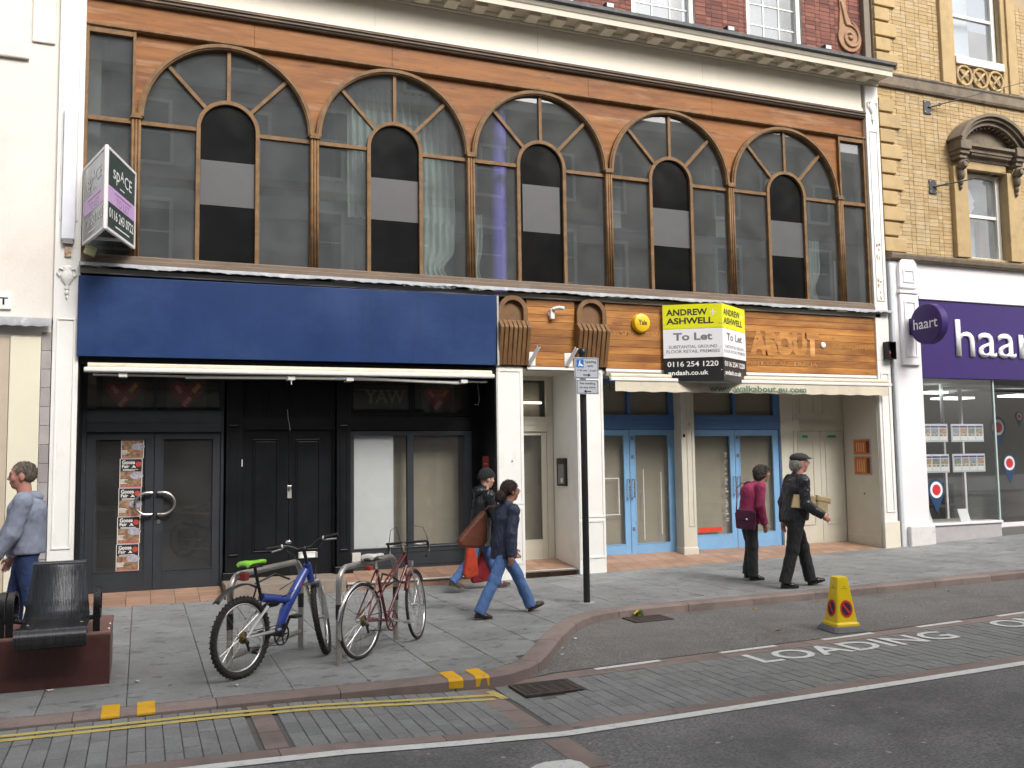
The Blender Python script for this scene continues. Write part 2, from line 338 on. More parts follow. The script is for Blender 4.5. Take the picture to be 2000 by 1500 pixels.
# road
XR = sorted(set([-60, -30, -15, -8]+frange(-6, 16, .25)+[22, 32, 60]))
road = sheet('road', asphalt, XR, lambda x: -12.2, lambda x: -6.78, RZ, kind='structure')
rf_mesh.build('pale_flecks', MATS['pale gum'], road, kind='stuff')
sheet('far_pavement', slabm, XR, lambda x: -30, lambda x: -12.2, lambda x: RZ(x)+.1, kind='structure')
sheet('setts_bed', jointm, XR, lambda x: -6.80, lambda x: kout(x)+.05, lambda x: RZ(x)-.012, parent=road)
bbot = lambda x: float(np.interp(x, [1.0, 1.15, 1.6, 3, 5.9, 7.5, 12], [-5.56, -5.53, -5.47, -5.42, -5.29, -5.26, -5.26]))
btop = lambda x: float(np.interp(x, [1.0, 1.35, 1.65, 3, 4.6, 7.7, 12], [-5.40, -5.35, -5.25, -5.18, -5.14, -5.06, -5.06]))
XB = sorted(set(frange(1.2, 2.4, .05)+frange(2.5, 15, .25)+[30, 45]))
sheet('loading_bay', bayas, XB, lambda x: btop(x)+.002, lambda x: max(kout(x)+.02, btop(x)+.004), lambda x: RZ(x)+.004, ny=4, kind='structure')
pbt = lambda x: float(np.interp(x, [-6, -1.2, .7, 2.7, 5.8], [-6.58, -6.59, -6.68, -6.66, -6.58]))
wlt = lambda x: float(np.interp(x, [-6, -1.2, .3, 1.0, 2.6, 5.6], [-6.77, -6.775, -6.83, -6.86, -6.82, -6.77]))
def strip(name, m, x0, x1, lo, hi, zo, parent, step=.25, thick=0):
    return sheet(name, m, frange(x0, x1, step), lo, hi, lambda x: RZ(x)+zo, parent=parent)
def stone_piece(name, m, x0, x1, lo, hi, parent, g=.003):
    p = [(x, lo(x)) for x in frange(x0+g, x1-g, .2)]+[(x, hi(x)) for x in frange(x0+g, x1-g, .2)[::-1]]
    mb = MB().prism(p, -.012, .0, 'z'); mb.v = [(a, b, c+RZ(a)) for a, b, c in mb.v]
    return mb.build(name, m, parent)
x = -6.2
while x < 14:                                   # pink granite channel beside the white line
    w = rnd.uniform(.85, 1.15); stone_piece('granite_channel', pinkm, x, x+w, lambda q: wlt(q)-.03, lambda q: pbt(q)-.003, road); x += w
x = 1.12
while x < 14:                                   # pink granite edge of the loading bay
    w = rnd.uniform(.95, 1.25); stone_piece('granite_channel', pinkm, x, x+w, lambda q: bbot(q)+.003, lambda q: btop(q)-.003, road); x += w
for a, b in ((-.955, -.80), (.785, .975)):      # granite bands crossing the setts
    ys = [kout((a+b)/2)-.012, -5.8, -6.2, pbt(a)+.003]
    for y1, y0 in zip(ys[:-1], ys[1:]):
        stone_piece('granite_channel', pinkm, a, b, lambda q: y0+.003, lambda q: y1-.003, road)
y = -6.99
while y > -12:                                  # the band carries on across the carriageway
    mb = MB().prism([(.80, y-.62), (.99, y-.62), (.99, y-.004), (.80, y-.004)], 0, .004, 'z'); mb.v = [(a, b, c+RZ(a)) for a, b, c in mb.v]; mb.build('granite_channel', pinkm, road); y -= .63
sett_me = chamf('sett', settm, .02, .03); cells = []
x = -4.6; kk = 0
while x < 8.6:
    w = .112 if x > -2.0 else .118; xa, xb = x, x+w; x = xb; kk += 1; xc = (xa+xb)/2
    if -.965 < xc < -.79 or .775 < xc < .985: continue
    top = (kout(xc)-.012) if xc < 1.12 else bbot(xc)-.003
    y = top-rnd.choice([.12, .2, .26]); y1 = top
    while y1 > pbt(xc)+.02:
        y = max(y, pbt(xc)+.003)
        if y-pbt(xc) < .06: y = pbt(xc)+.003
        ym = (y+y1)/2
        if not (1.12 < xc < 1.68 and -5.92 < ym < -5.45): cells.append((xc, ym, w-.005, y1-y-.0035))
        y1 = y; y -= rnd.choice([.2, .22, .26, .3, .32])
cells.sort(key=lambda c: (c[0]+1.7)**2+(c[1]+12.8)**2)
rest = MB()
for i, (cx, cy, w, l) in enumerate(cells):
    dz = rnd.uniform(-.0025, .0015)
    if i < 300: inst('sett', sett_me, road, (cx, cy, RZ(cx)+dz), (rnd.uniform(-.006, .006), slope(RZ, cx)+rnd.uniform(-.01, .01), rnd.uniform(-.008, .008)), (w, l, 1))
    else: rest.box(cx-w/2, cx+w/2, cy-l/2, cy+l/2, RZ(cx)-.02, RZ(cx)+dz)
rest.build('setts', settm, road, kind='stuff')
# markings
sheet('white_line', linew, XS, lambda q: wlt(q)-.105, wlt, lambda x: RZ(x)+.006, parent=road)
def ribbon(name, m, pts, w, parent, zo=.004, F=RZ):
    P = resample(pts, .15); a = offs(P, w/2); b = offs(P, -w/2); mb = MB()
    for p, q in zip(b, a): mb.v += [(p[0], p[1], F(p[0])+zo), (q[0], q[1], F(q[0])+zo)]
    mb.f = [(2*i, 2*i+2, 2*i+3, 2*i+1) for i in range(len(P)-1)]
    return mb.build(name, m, parent)
ribbon('yellow_line', liney, [(-6, -5.62), (-1.9, -5.615), (-1.2, -5.60), (-.6, -5.62), (0, -5.65), (.93, -5.735)], .062, road)
ribbon('yellow_line', liney, [(-6, -5.73), (-1.9, -5.725), (-1.2, -5.70), (-.6, -5.73), (0, -5.765), (.90, -5.86)], .062, road)
ribbon('yellow_line', liney, [(.945, -5.61), (.975, -5.88)], .075, road, .006)
for a, b in ((2.07, 2.77), (3.44, 4.10), (4.68, 5.35), (5.97, 6.62), (7.17, 7.85), (8.4, 9.1)):
    ribbon('dash_line', linew, [(a, btop(a)-.055), (b, btop(b)-.05)], .07, road)
def ground_text(s, x0, x1, y0, y1):
    o = text('lettering', s, linew, road, x0, y0, x1-x0, y1-y0, (0, 0, 0), (1, 0, 0), (0, 1, 0), 0.012)
    for v in o.data.vertices: v.co.z = RZ(v.co.x)+.005
ground_text('LOADING', 3.54, 5.95, -5.77, -5.40); ground_text('ONLY', 6.72, 8.1, -5.69, -5.31)
mb = MB().prism([(.50, -7.75), (.50, -7.50), (.56, -7.455), (.64, -7.43), (.79, -7.45), (.83, -7.52), (.83, -7.75)], 0, .004, 'z')
mb.v = [(a, b, c+RZ(.7)+.005) for a, b, c in mb.v]; mb.build('road_arrow', linew, road)
# kerb marks: pairs of yellow loading blips painted over edge and face
for a in (-1.895, -1.655, .70, .93):
    mb = MB(); F = []
    for q in (a-.062, a+.062):
        o = kout(q); up_ = U(q); F += [(q, o+.29-.01*rnd.random(), G(q)+.0035), (q, o+.024, G(q)+.0035), (q, o-.004, G(q)-.014), (q, o-.006, G(q)-up_*.8)]
    mb.add(F, [(0, 1, 5, 4), (1, 2, 6, 5), (2, 3, 7, 6)]); mb.build('yellow_kerb_mark', yellowp, kerb)
# drain gratings
iron = stain(mat('cast iron', (.06, .05, .045), .75, .3, 12, .3, 60), (.12, .07, .05), .5, .7, 8, .6)
pit = mat('drain pit', (.008, .008, .008), 1, 0)
def grate(x0, x1, y0, y1, n, label, zoff):
    z = RZ((x0+x1)/2)+zoff; r = E('drain_grate', ((x0+x1)/2, (y0+y1)/2, z), label, 'drain grate', 'drain grates in the road')
    f = MB(); w = .025
    for a in ((x0, x1, y0, y0+w), (x0, x1, y1-w, y1), (x0, x0+w, y0+w, y1-w), (x1-w, x1, y0+w, y1-w)): f.box(*a, z-.01, z+.008)
    f.build('grate_frame', iron, r)
    for i in range(n):
        yy = y0+w+(y1-y0-2*w)*(i+.5)/n; bx(x0+w, x1-w, yy-.011, yy+.011, z-.008, z+.006).build('grate_bar', iron, r)
    for i in range(5):
        xx = x0+w+(x1-x0-2*w)*(i+.5)/5; bx(xx-.01, xx+.01, y0+w, y1-w, z-.009, z+.0045).build('grate_bar', iron, r)
    bx(x0+.01, x1-.01, y0+.01, y1-.01, z-.012, z-.0095).build('pit', pit, r)
grate(1.15, 1.66, -5.885, -5.505, 8, 'rusty drain grating set in the grey setts by the kerb corner', .004)
grate(3.50, 4.00, -3.50, -3.17, 7, 'dark drain grating in the asphalt bay with a weed behind it', .008)
# litter and leaves
for i, (a, b, F) in enumerate([(-1.72, -4.47, G), (-2.36, -4.5, G), (4.35, -3.3, RZ), (4.6, -4.6, RZ), (6.2, -3.35, RZ), (2.2, -4.35, RZ), (7.3, -3.5, RZ), (3.02, -3.5, RZ), (-.98, -4.95, G), (2.5, -3.98, RZ), (5.2, -3.4, RZ), (8.1, -3.6, RZ), (2.06, -4.62, RZ)]):
    leaf = i in (2, 3, 4, 6, 7, 10, 11); s = rnd.uniform(.018, .04); an = rnd.uniform(0, 3)
    pts = [(math.cos(t+an)*s*(1 if leaf else .8), math.sin(t+an)*s*.45) for t in (0, .8, 1.6, 3.1, 4, 5.2)]
    mb = MB(); mb.add([(a+p, b+q, F(a)+.007+.006*((j*7+i) % 3)) for j, (p, q) in enumerate(pts)]+[(a+p, b+q, F(a)+.005+.006*((j*7+i) % 3)) for j, (p, q) in enumerate(pts)], [tuple(range(6)), tuple(range(11, 5, -1))]+[(j, j+6, (j+1) % 6+6, (j+1) % 6) for j in range(6)])
    nm = ['near the bench plinth', 'below the bench plinth', 'by the bay kerb', 'in the middle of the loading bay', 'beside the far kerb', 'by the curved kerb', 'along the bay kerb behind the cone', 'near the curved gutter', 'before the blue bicycle', 'in the curved gutter', 'in the bay gutter', 'far along the bay gutter', 'at the foot of the curved kerb'][i]
    mb.build('fallen_leaf' if leaf else 'litter_scrap', mat('dry leaf', (.35, .22, .04), .7, .3, 40) if leaf else mat('paper scrap', (.6, .58, .54), .8, .1, 20), label=('small dry leaf ' if leaf else 'small pale scrap of litter ')+nm, cat='leaf' if leaf else 'litter')
# weed with a yellow flower behind the bay drain
wd = E('weed', (3.72, -3.14, RZ(3.7)), 'small green weed with a yellow flower by the bay drain', 'plant')
lf = mat('weed leaf', (.10, .20, .03), .5, .25, 30); 
for i in range(16):
    a = rnd.uniform(0, 6.28); l = rnd.uniform(.05, .11); c = Vector((3.74+rnd.uniform(-.05, .05), -3.16+rnd.uniform(-.02, .02), RZ(3.7)+.006)); d = Vector((math.cos(a)*.5, math.sin(a)*.3-.15, .9)).normalized(); s = d.cross(Vector((math.sin(a), math.cos(a), .2))).normalized()*.013
    MB().add([c-s*.3, c+s*.3, c+d*l*.6+s, c+d*l, c+d*l*.6-s], [(0, 1, 2, 3, 4)]).build('leaf', lf, wd)
fm = mat('yellow petal', (.75, .55, .02), .6, .1, 30)
for i in range(3): MB().ell((3.66+.02*i, -3.18, RZ(3.7)+.05+.012*i), (.016, .016, .012), 8, 5).build('flower', fm, wd, smooth=True)
# tiled thresholds of the shops
def tile_field(parent, xs, ys, zf, name='floor_tile', m=tiles, g=.003):
    for x0, x1 in zip(xs[:-1], xs[1:]):
        for y0, y1 in zip(ys[:-1], ys[1:]):
            c = [(x0+g, y0+g), (x1-g, y0+g), (x1-g, y1-g), (x0+g, y1-g)]; top = [(p, q, zf(p, q)) for p, q in c]; bot = [(p, q, zf(p, q)-.02) for p, q in c]
            MB().add(top+bot, [(0, 1, 2, 3), (0, 4, 5, 1), (1, 5, 6, 2), (2, 6, 7, 3), (3, 7, 4, 0)]).build(name, m, parent)
thr = MB()
for x0, x1, zf in ((-2.47, -.66, lambda p, q: -.145+.105*q/.75), (.95, 3.19, lambda p, q: -.035+.08*q/.75), (3.61, 4.52, lambda p, q: -.03+.09*q/.87), (4.97, 10.49, lambda p, q: G(p)+(.05-G(p))*q/.85)):
    L = frange(x0, x1, .4); d = .9
    b0 = len(thr.v)
    for p in L: thr.v += [(p, .004, zf(p, 0)-.012), (p, d, zf(p, d)-.012)]
    thr.f += [(b0+2*i, b0+2*i+2, b0+2*i+3, b0+2*i+1) for i in range(len(L)-1)]
threshold = thr.build('shop_thresholds', jointm, kind='structure')
tile_field(threshold, frange(-2.47, -.67, .3), [.002, .16, .3, .45, .6, .78], lambda p, q: -.137+.09*q/.75)
tile_field(threshold, frange(.96, 3.18, .2), [.03, .2, .38, .56, .78], lambda p, q: -.03+.08*q/.75)
tile_field(threshold, frange(3.62, 4.51, .22), [.10, .3, .5, .7, .9], lambda p, q: -.03+.085*q/.87)
tile_field(threshold, frange(4.98, 10.48, .25), [.002, .2, .4, .62, .86], lambda p, q: G(p)+(.05-G(p))*q/.85)
for x0, x1, y0 in ((.96, 3.18, .03), (3.62, 4.51, .10)):
    for a, b in zip(frange(x0, x1, .22)[:-1], frange(x0, x1, .22)[1:]): bx(a+.002, b-.002, y0, y0+.02, G(a)-.02, -.047).build('riser_tile', tiles, threshold)
    bx(x0, x1, y0-.012, y0+.03, -.045, -.024).build('step_nosing', mat('pale nosing', (.6, .56, .5), .6, .1, 8), threshold, bevel=.004)
bx(-.655, .95, .03, .80, -.19, .035).build('stone_step', stone, threshold, bevel=.012)
# ------------------------------------------------------------------ the shop building in the middle
B = E('shop_building', (4.1, .4, -.05), 'cream shop building with five timber arched windows above two empty shops', 'building')
X0, SP = -1.8527, 2.3387
MX = [X0+SP*i for i in range(6)]; ZS = 6.24; ZB = 4.36
dark_in = mat('dim interior paint', (.16, .155, .15), .9, .1, 2)
dark_fl = mat('dim interior floor', (.06, .05, .045), .8, .1, 2)
gup = glass('old upper window glass', (.82, .86, .86), .07, (.54, .57, .585), 0, 3.6)
gshop = glass('shop window glass', (.93, .94, .94), .03, (.6, .6, .6), .02, 1.6)
# body of the building behind the frontage, as separate walls so that rooms stay hollow
w = MB(); w.box(-2.46, 10.75, 5.2, 5.4, -.3, 11.5); w.box(-2.46, -2.3, .30, 5.2, 4.0, 11.5).box(10.55, 10.74, .30, 5.2, -.3, 11.5); w.box(-2.3, 10.55, .30, 5.2, 4.02, 4.22)
w.box(-2.3, 10.55, .30, 5.2, 8.3, 8.5)
w.build('inner_wall', dark_in, B)
bx(-2.46, -2.3, .90, 5.2, -.3, 4.0).build('inner_wall', dark_in, B)
bx(3.19, 3.62, .02, .9, 3.0, 4.02).build('inner_wall', offw, B)
# ---- timber band, mouldings, fascia, cornice
for a, b in ((-2.49, -.35), (-.347, 1.62), (1.623, 4.85), (4.853, 7.2), (7.203, 10.47)):
    bx(a, b, .03, .12, 7.425, 7.775).build('timber_band', woodband, B, bevel=.003)
mb = MB().prism([(.12, 7.775), (-.015, 7.775), (-.03, 7.79), (-.03, 7.80), (-.055, 7.815), (-.055, 7.845), (-.075, 7.855), (-.075, 7.875), (.12, 7.875)], -2.49, 10.475, 'x')
mb.build('upper_moulding', stain(mat('brown moulding', (.11, .075, .05), .6, .25, 5, .2, 50, stretch=(.4, 1, 2)), (.35, .24, .14), .55, .75, 2, .5), B)
mb = MB().prism([(.05, 7.378), (-.012, 7.385), (-.03, 7.40), (-.03, 7.425), (.05, 7.428)], -2.49, 10.475, 'x'); mb.build('lower_moulding', frame, B)
fa = MB().box(-2.49, 10.42, -.02, .3, 7.877, 8.40); fa.build('fascia', cream, B)
MB().prism([(-.02, 7.90), (-.05, 7.90), (-.05, 7.945), (-.035, 7.96), (-.02, 7.965)], -2.49, 10.42, 'x').build('fascia_fillet', cream, B)
for xx in (-2.0, 1.35, 3.95, 7.0): bx(xx, xx+.006, -.0215, .0, 7.97, 8.38).build('fascia_joint', mat('paint joint', (.5, .46, .38), .7, .1, 6), B)
C1 = MB().prism([(.3, 8.40), (-.03, 8.40), (-.03, 8.415), (-.06, 8.43), (-.06, 8.45), (-.10, 8.48), (-.10, 8.50), (-.40, 8.50), (-.40, 8.46), (-.415, 8.46), (-.415, 8.545), (-.43, 8.56), (-.45, 8.60), (-.45, 8.62), (.3, 8.62)], -2.6, 10.80, 'x')
cornice = C1.build('cornice', mat('cornice paint', (.60, .55, .45), .6, .08, 3, .1, 40), B)
MB().prism([(-.30, 8.622), (-.47, 8.622), (-.50, 8.64), (-.505, 8.69), (-.49, 8.70), (-.20, 8.74), (.3, 8.76), (.3, 8.64)], -2.6, 10.84, 'x').build('gutter', stain(mat('lead gutter', (.10, .105, .11), .6, .3, 8, .3, 20), (.22, .23, .22), .55, .7, 6, .6), cornice)
x = 10.33
while x > 1.0:
    MB().box(x-.10, x+.10, -.345, -.103, 8.425, 8.498).build('modillion', cream, cornice, bevel=.006); x -= .4365
# ---- pilasters
def urn(parent, xc, z, y, s=1.):
    m = MB(); pr = [(.02, 0), (.035, .02), (.015, .05), (.03, .07), (.075, .14), (.085, .20), (.06, .24), (.045, .27), (.06, .30), (.02, .33)]
    m.lathe([(a*s, b*s) for a, b in pr], (xc, y, z), 14, sc_=(1, .45))
    for sg in (-1, 1):
        m.tube([(xc+sg*.05*s, y, z+.27*s), (xc+sg*.10*s, y-.01, z+.29*s), (xc+sg*.12*s, y-.01, z+.23*s), (xc+sg*.09*s, y-.01, z+.18*s)], .012*s, 6)
    m.ell((xc, y, z-.04*s), (.03*s, .02*s, .035*s), 8, 6); m.ell((xc, y, z-.10*s), (.014*s, .014*s, .03*s), 8, 6)
    return m.build('urn_ornament', white, parent, smooth=50)
def panel_frame(parent, x0, x1, z0, z1, y, w=.022, d=.014, m=white, name='panel_moulding'):
    f = MB(); f.box(x0, x1, y-d, y, z0, z0+w).box(x0, x1, y-d, y, z1-w, z1).box(x0, x0+w, y-d, y, z0+w, z1-w).box(x1-w, x1, y-d, y, z0+w, z1-w)
    return f.build(name, m, parent, bevel=.004)
pl = bx(-2.775, -2.475, -.06, .9, -.3, 8.4).build('pilaster', white, B, bevel=.008)
bx(-2.80, -2.462, -.085, -.062, -.3, .35).build('pilaster_plinth', white, pl, bevel=.008)
panel_frame(pl, -2.73, -2.515, .62, 3.5, -.06); urn(pl, -2.622, 3.86, -.07, .95)
bx(-2.66, -2.58, -.085, -.062, 4.28, 4.42).build('broken_plaster', stain(mat('rusty plaster', (.55, .45, .33), .8, .2, 9, .5, 30), (.30, .13, .05), .5, .6, 14, .8), pl, bevel=.01)
panel_frame(pl, -2.73, -2.515, 4.75, 8.2, -.06)
bx(-2.70, -2.545, -.13, -.062, 4.50, 6.2).build('light_housing', mat('white metal housing', (.72, .74, .80), .35, .05, 3), pl, bevel=.01)
bx(-2.685, -2.56, -.128, -.07, 4.44, 4.498).build('end_cap', mat('grey cap', (.25, .24, .23), .5, .1, 5), pl, bevel=.006)
pr_ = bx(10.475, 10.775, -.06, .30, 3.32, 8.395).build('pilaster', white, B, bevel=.008)
bx(10.475, 10.775, -.06, .005, -.3, 3.318).build('pilaster', white, B, bevel=.008)
bx(10.45, 10.80, -.085, -.062, -.3, .46).build('pilaster_plinth', cream, pr_, bevel=.01)
urn(pr_, 10.625, 7.80, -.07, 1.0); panel_frame(pr_, 10.53, 10.72, 4.40, 7.55, -.06); panel_frame(pr_, 10.53, 10.72, .62, 3.1, -.06)
rust = stain(mat('rust blistered paint', (.62, .5, .36), .8, .2, 12, .6, 40), (.30, .12, .04), .48, .6, 18, .9)
for z in (5.15, 5.4, 4.72, 4.5): 
    for q in range(4):
        a = 10.60+rnd.uniform(-.03, .06); c = z+rnd.uniform(-.07, .07); MB().ell((a, -.062, c), (rnd.uniform(.01, .03), .006, rnd.uniform(.015, .05)), 7, 5).build('peeling_paint', rust, pr_, smooth=True)
# ---- arched windows
def arc(xc, zc, r, a0, a1, n): return [(xc+r*math.cos(a0+(a1-a0)*i/n), zc+r*math.sin(a0+(a1-a0)*i/n)) for i in range(n+1)]
def archring(mb, xc, zs, ro, ri, zb, y0, y1, n=40):
    o = [(xc+ro, zb)]+arc(xc, zs, ro, 0, PI, n)+[(xc-ro, zb)]; i_ = [(xc+ri, zb)]+arc(xc, zs, ri, 0, PI, n)+[(xc-ri, zb)]
    b = len(mb.v); m = len(o)
    for p, q in zip(o, i_): mb.v += [(p[0], y0, p[1]), (q[0], y0, q[1]), (q[0], y1, q[1]), (p[0], y1, p[1])]
    for k in range(m-1):
        for j in range(4): mb.f.append((b+4*k+j, b+4*k+(j+1) % 4, b+4*k+4+(j+1) % 4, b+4*k+4+j))
    mb.f += [(b+3, b+2, b+1, b), (b+4*m-4, b+4*m-3, b+4*m-2, b+4*m-1)]
    return mb
def jig(mb):      # old panes never sit quite flat
    a, b = rnd.uniform(-.006, .006), rnd.uniform(-.006, .006); x0 = mb.v[0][0]; z0 = mb.v[0][2]; mb.v = [(x, y+(x-x0)*a+(z-z0)*b, z) for x, y, z in mb.v]; return mb
RO, RI, ro, ri, ZI = 1.163, 1.078, .415, .362, 6.19
blackpanel = mat('black blanking panel', (.007, .0075, .008), .16, .3, 2, .03, 6)
greypanel = mat('grey film', (.08, .08, .084), .5, .08, 4)
for i in range(5):
    xc = MX[i]+SP/2
    W = archring(MB(), xc, ZS, RO-.012, RI, ZS, -.02, .10, 40)
    fr = W.build('arched_window', frame, B, smooth=35)
    archring(MB(), xc, ZS, RI+.05, RI+.018, ZS, -.038, -.021, 40).build('arch_bead', frame, fr, smooth=35)
    archring(MB(), xc, ZI, ro, ri, ZB, .0, .10, 24).build('inner_arch', frame, fr, smooth=35)
    def bar(p, q, w=.024, y0=.02, y1=.09):
        a, b = Vector((p[0], 0, p[1])), Vector((q[0], 0, q[1])); t = (b-a).normalized(); s = Vector((-t.z, 0, t.x))*w
        P = [a+s, a-s, b-s, b+s]; MB().prism([(v.x, v.z) for v in P], y0, y1).build('glazing_bar', frame, fr)
    bar((xc, ZI+ro-.01), (xc, ZS+RI+.01))
    for sg in (-1, 1):
        an = R_(44); bar((xc+sg*math.cos(an)*(ro-.01), ZI+math.sin(an)*(ro-.01)), (xc+sg*math.cos(an)*(RI+.01), ZS+math.sin(an)*(RI+.01)))
        bar((xc+sg*(ro-.01), 6.165), (xc+sg*(RI+.03), 6.165), .026)
        # panes: lower light, side light, top light
        xa, xb = sorted((xc+sg*(ro-.02), xc+sg*(RI+.03)))
        jig(bx(xa, xb, .055, .061, ZB-.03, 6.15)).build('pane', gup, fr)
        P = arc(xc, ZS, RI+.02, 0 if sg > 0 else PI, an if sg > 0 else PI-an, 12)+[(xc+sg*(ro-.02)*math.cos(t), ZI+(ro-.02)*math.sin(t)) for t in frange(an, 0, .12)]+[(xc+sg*(ro-.02), 6.18), (xc+sg*(RI+.02), 6.18)]
        jig(MB().prism(P, .055, .061)).build('pane', gup, fr)
        P = arc(xc, ZS, RI+.02, an+.001 if sg > 0 else PI-an-.001, PI/2-sg*.002, 12)+[(xc+sg*(ro-.02)*math.cos(t), ZI+(ro-.02)*math.sin(t)) for t in frange(PI/2-.004, an+.001, .12)]
        jig(MB().prism(P, .055, .061)).build('pane', gup, fr)
    P = [(xc+ri+.01, ZB-.02)]+arc(xc, ZI, ri+.01, 0, PI, 20)+[(xc-ri-.01, ZB-.02)]
    MB().prism(P, .052, .07).build('blank_panel', blackpanel, fr)
    z0, z1, xa, xb = [(5.14, 5.76, -.357, .357), (5.135, 5.755, -.357, .357), (5.15, 5.895, -.31, .32), (5.10, 5.73, -.357, .357), (5.10, 5.72, -.357, .357)][i]
    bx(xc+xa, xc+xb, .047, .0515, z0, z1).build('grey_film', greypanel, fr)
for i, m in enumerate(MX):
    mu = bx(m-.062, m+.062, -.012, .11, ZB-.06, 6.20).build('mullion', frame, B, bevel=.006)
    for d in (-.04, .0, .04): MB().tube([(m+d, -.016, ZB-.02), (m+d, -.016, 6.2)], .017, 8).build('reed', frame, mu, smooth=True)
    MB().box(m-.075, m+.075, -.05, .08, 6.20, 6.225).box(m-.06, m+.06, -.04, .08, 6.225, 6.275).build('capital', frame, mu, bevel=.006)
    bx(m-.07, m+.07, -.03, .08, ZB-.10, ZB-.061).build('mullion_base', frame, mu, bevel=.005)
    L = arc(MX[i-1]+SP/2, ZS, RO-.02, PI/2, 0, 20) if i > 0 else [(m-.02, 7.40), (m-.02, 6.25)]
    Rr = arc(m+SP/2, ZS, RO-.02, PI, PI/2, 20) if i < 5 else [(m+.02, 6.25), (m+.02, 7.40)]
    MB().prism(L+Rr+[(Rr[-1][0], 7.43), (L[0][0], 7.43)], .05, .09).build('spandrel_panel', woodband, B)
for xa, xb in ((-2.49, MX[0]), (MX[5], 10.475)):
    f = MB(); out = xa if xa < 0 else xb; inn = xb if xa < 0 else xa; sg = 1 if xa < 0 else -1
    f.box(out, out+sg*.055, -.01, .1, ZB-.06, 7.39)
    fr = f.build('side_window', frame, B, bevel=.005)
    bx(inn-sg*.055, inn-sg*.018, -.008, .1, 6.277, 7.385).build('jamb', frame, fr, bevel=.004)
    a, b = sorted((out+sg*.056, inn-sg*.056)); bx(a, b, -.006, .1, 7.31, 7.378).build('head', frame, fr, bevel=.004); bx(a, b, .0, .1, 6.13, 6.19).build('transom', frame, fr, bevel=.004)
    for z0, z1 in ((ZB-.03, 6.14), (6.18, 7.33)): jig(bx(a-.01, b+.01, .055, .061, z0, z1)).build('pane', gup, fr)
MB().prism([(.12, 4.355), (-.03, 4.355), (-.05, 4.34), (-.05, 4.30), (-.075, 4.285), (-.075, 4.235), (.12, 4.235)], -2.475, 10.475, 'x').build('sill_rail', sillwood, B)
# lead flashing with its scalloped edge
fl = MB(); n = 420
for i in range(n+1):
    x = -2.49+(10.80+2.49)*i/n; s = .012*abs(math.sin(i*.55))+.012*math.sin(i*.17)*math.sin(i*.05)+rnd.uniform(-.004, .004)
    fl.v += [(x, .1, 4.237), (x, -.12, 4.225), (x, -.145-s*.3, 4.212), (x, -.15-s*.5, 4.165+s), (x, -.135, 4.163+s)]
for i in range(n):
    for j in range(4): a = i*5+j; fl.f.append((a, a+1, a+6, a+5))
fl.build('lead_flashing', lead, B, smooth=60)
bx(-2.47, 10.6, -.06, .3, 4.095, 4.16).build('fascia_board', mat('grey board', (.36, .33, .28), .7, .1, 4), B)
# ---- rooms behind the arches: curtains, columns, a lamp tube
def curtain(x0, x1, y, z0, z1, m, folds, pinch=None, label='', amp=.045):
    mb = MB(); nx = folds*8; nz = 14
    for j in range(nz+1):
        t = j/nz; z = z0+(z1-z0)*t
        for i in range(nx+1):
            s = i/nx; wd = 1.
            if pinch: wd = 1-pinch*math.exp(-((t-.3)/.16)**2)
            xm = x0 if pinch else (x0+x1)/2
            xx = xm+(x0+(x1-x0)*s-xm)*wd
            mb.v.append((xx, y+amp*math.sin(s*folds*2*PI+1.3*math.sin(t*2))*(.6+.4*t)+.01*math.sin(s*37+t*5), z))
    for j in range(nz):
        for i in range(nx): a = j*(nx+1)+i; mb.f.append((a, a+1, a+nx+2, a+nx+1))
    return mb.build('curtain', m, smooth=True, label=label, cat='curtain')
curt = mat('pale voile', (.48, .52, .49), .9, .08, 5)
curtain(1.05, 2.72, .45, 5.25, 7.25, curt, 15, label='pale pleated curtain hanging in the second arched window from the left')
curtain(2.15, 2.70, .38, 4.25, 5.25, curt, 5, .35, 'short pale curtain tied back low in the second arched window')
curtain(2.92, 3.16, .42, 4.25, 5.45, curt, 4, .3, 'narrow pale curtain at the left edge of the third arched window')
curtain(9.35, 9.62, .35, 4.25, 5.5, curt, 4, .5, 'pale tied curtain low in the rightmost arched window')
curtain(10.02, 10.25, .40, 4.25, 5.2, curt, 3, .5, 'pale tied curtain in the narrow window at the right end')
pc = MB().lathe([(.125, 4.22), (.125, 8.3)], (3.41, .36, 0), 24); pc.build('purple_column', mat('purple gloss paint', (.30, .22, .85), .3, .06, 3), B, smooth=40)
for xx, z in ((1.2, 1.0), (6.0, 1.6), (8.3, 1.4)): MB().box(xx-.15, xx+.15, 1.4, 1.7, 4.22, 8.3).build('inner_column', mat('inner column paint', (.36, .36, .36), .7, .08, 3), B)
bx(-2.3, 10.5, 1.05, 1.25, 5.30, 5.62).build('gallery_beam', mat('dark beam', (.05, .05, .055), .7, .1, 3), B)
# small panelled light in the second arch, low right
sw = E('inner_lattice_window', (2.05, 2.0, 4.25), 'small pale lattice frame seen low inside the second arched window', 'window')
for a in frange(1.95, 2.35, .13): bx(a-.012, a+.012, .60, .63, 4.25, 5.15).build('lattice_bar', curt, sw)
for a in frange(4.28, 5.12, .17): bx(1.95, 2.35, .603, .627, a-.012, a+.012).build('lattice_bar', curt, sw)
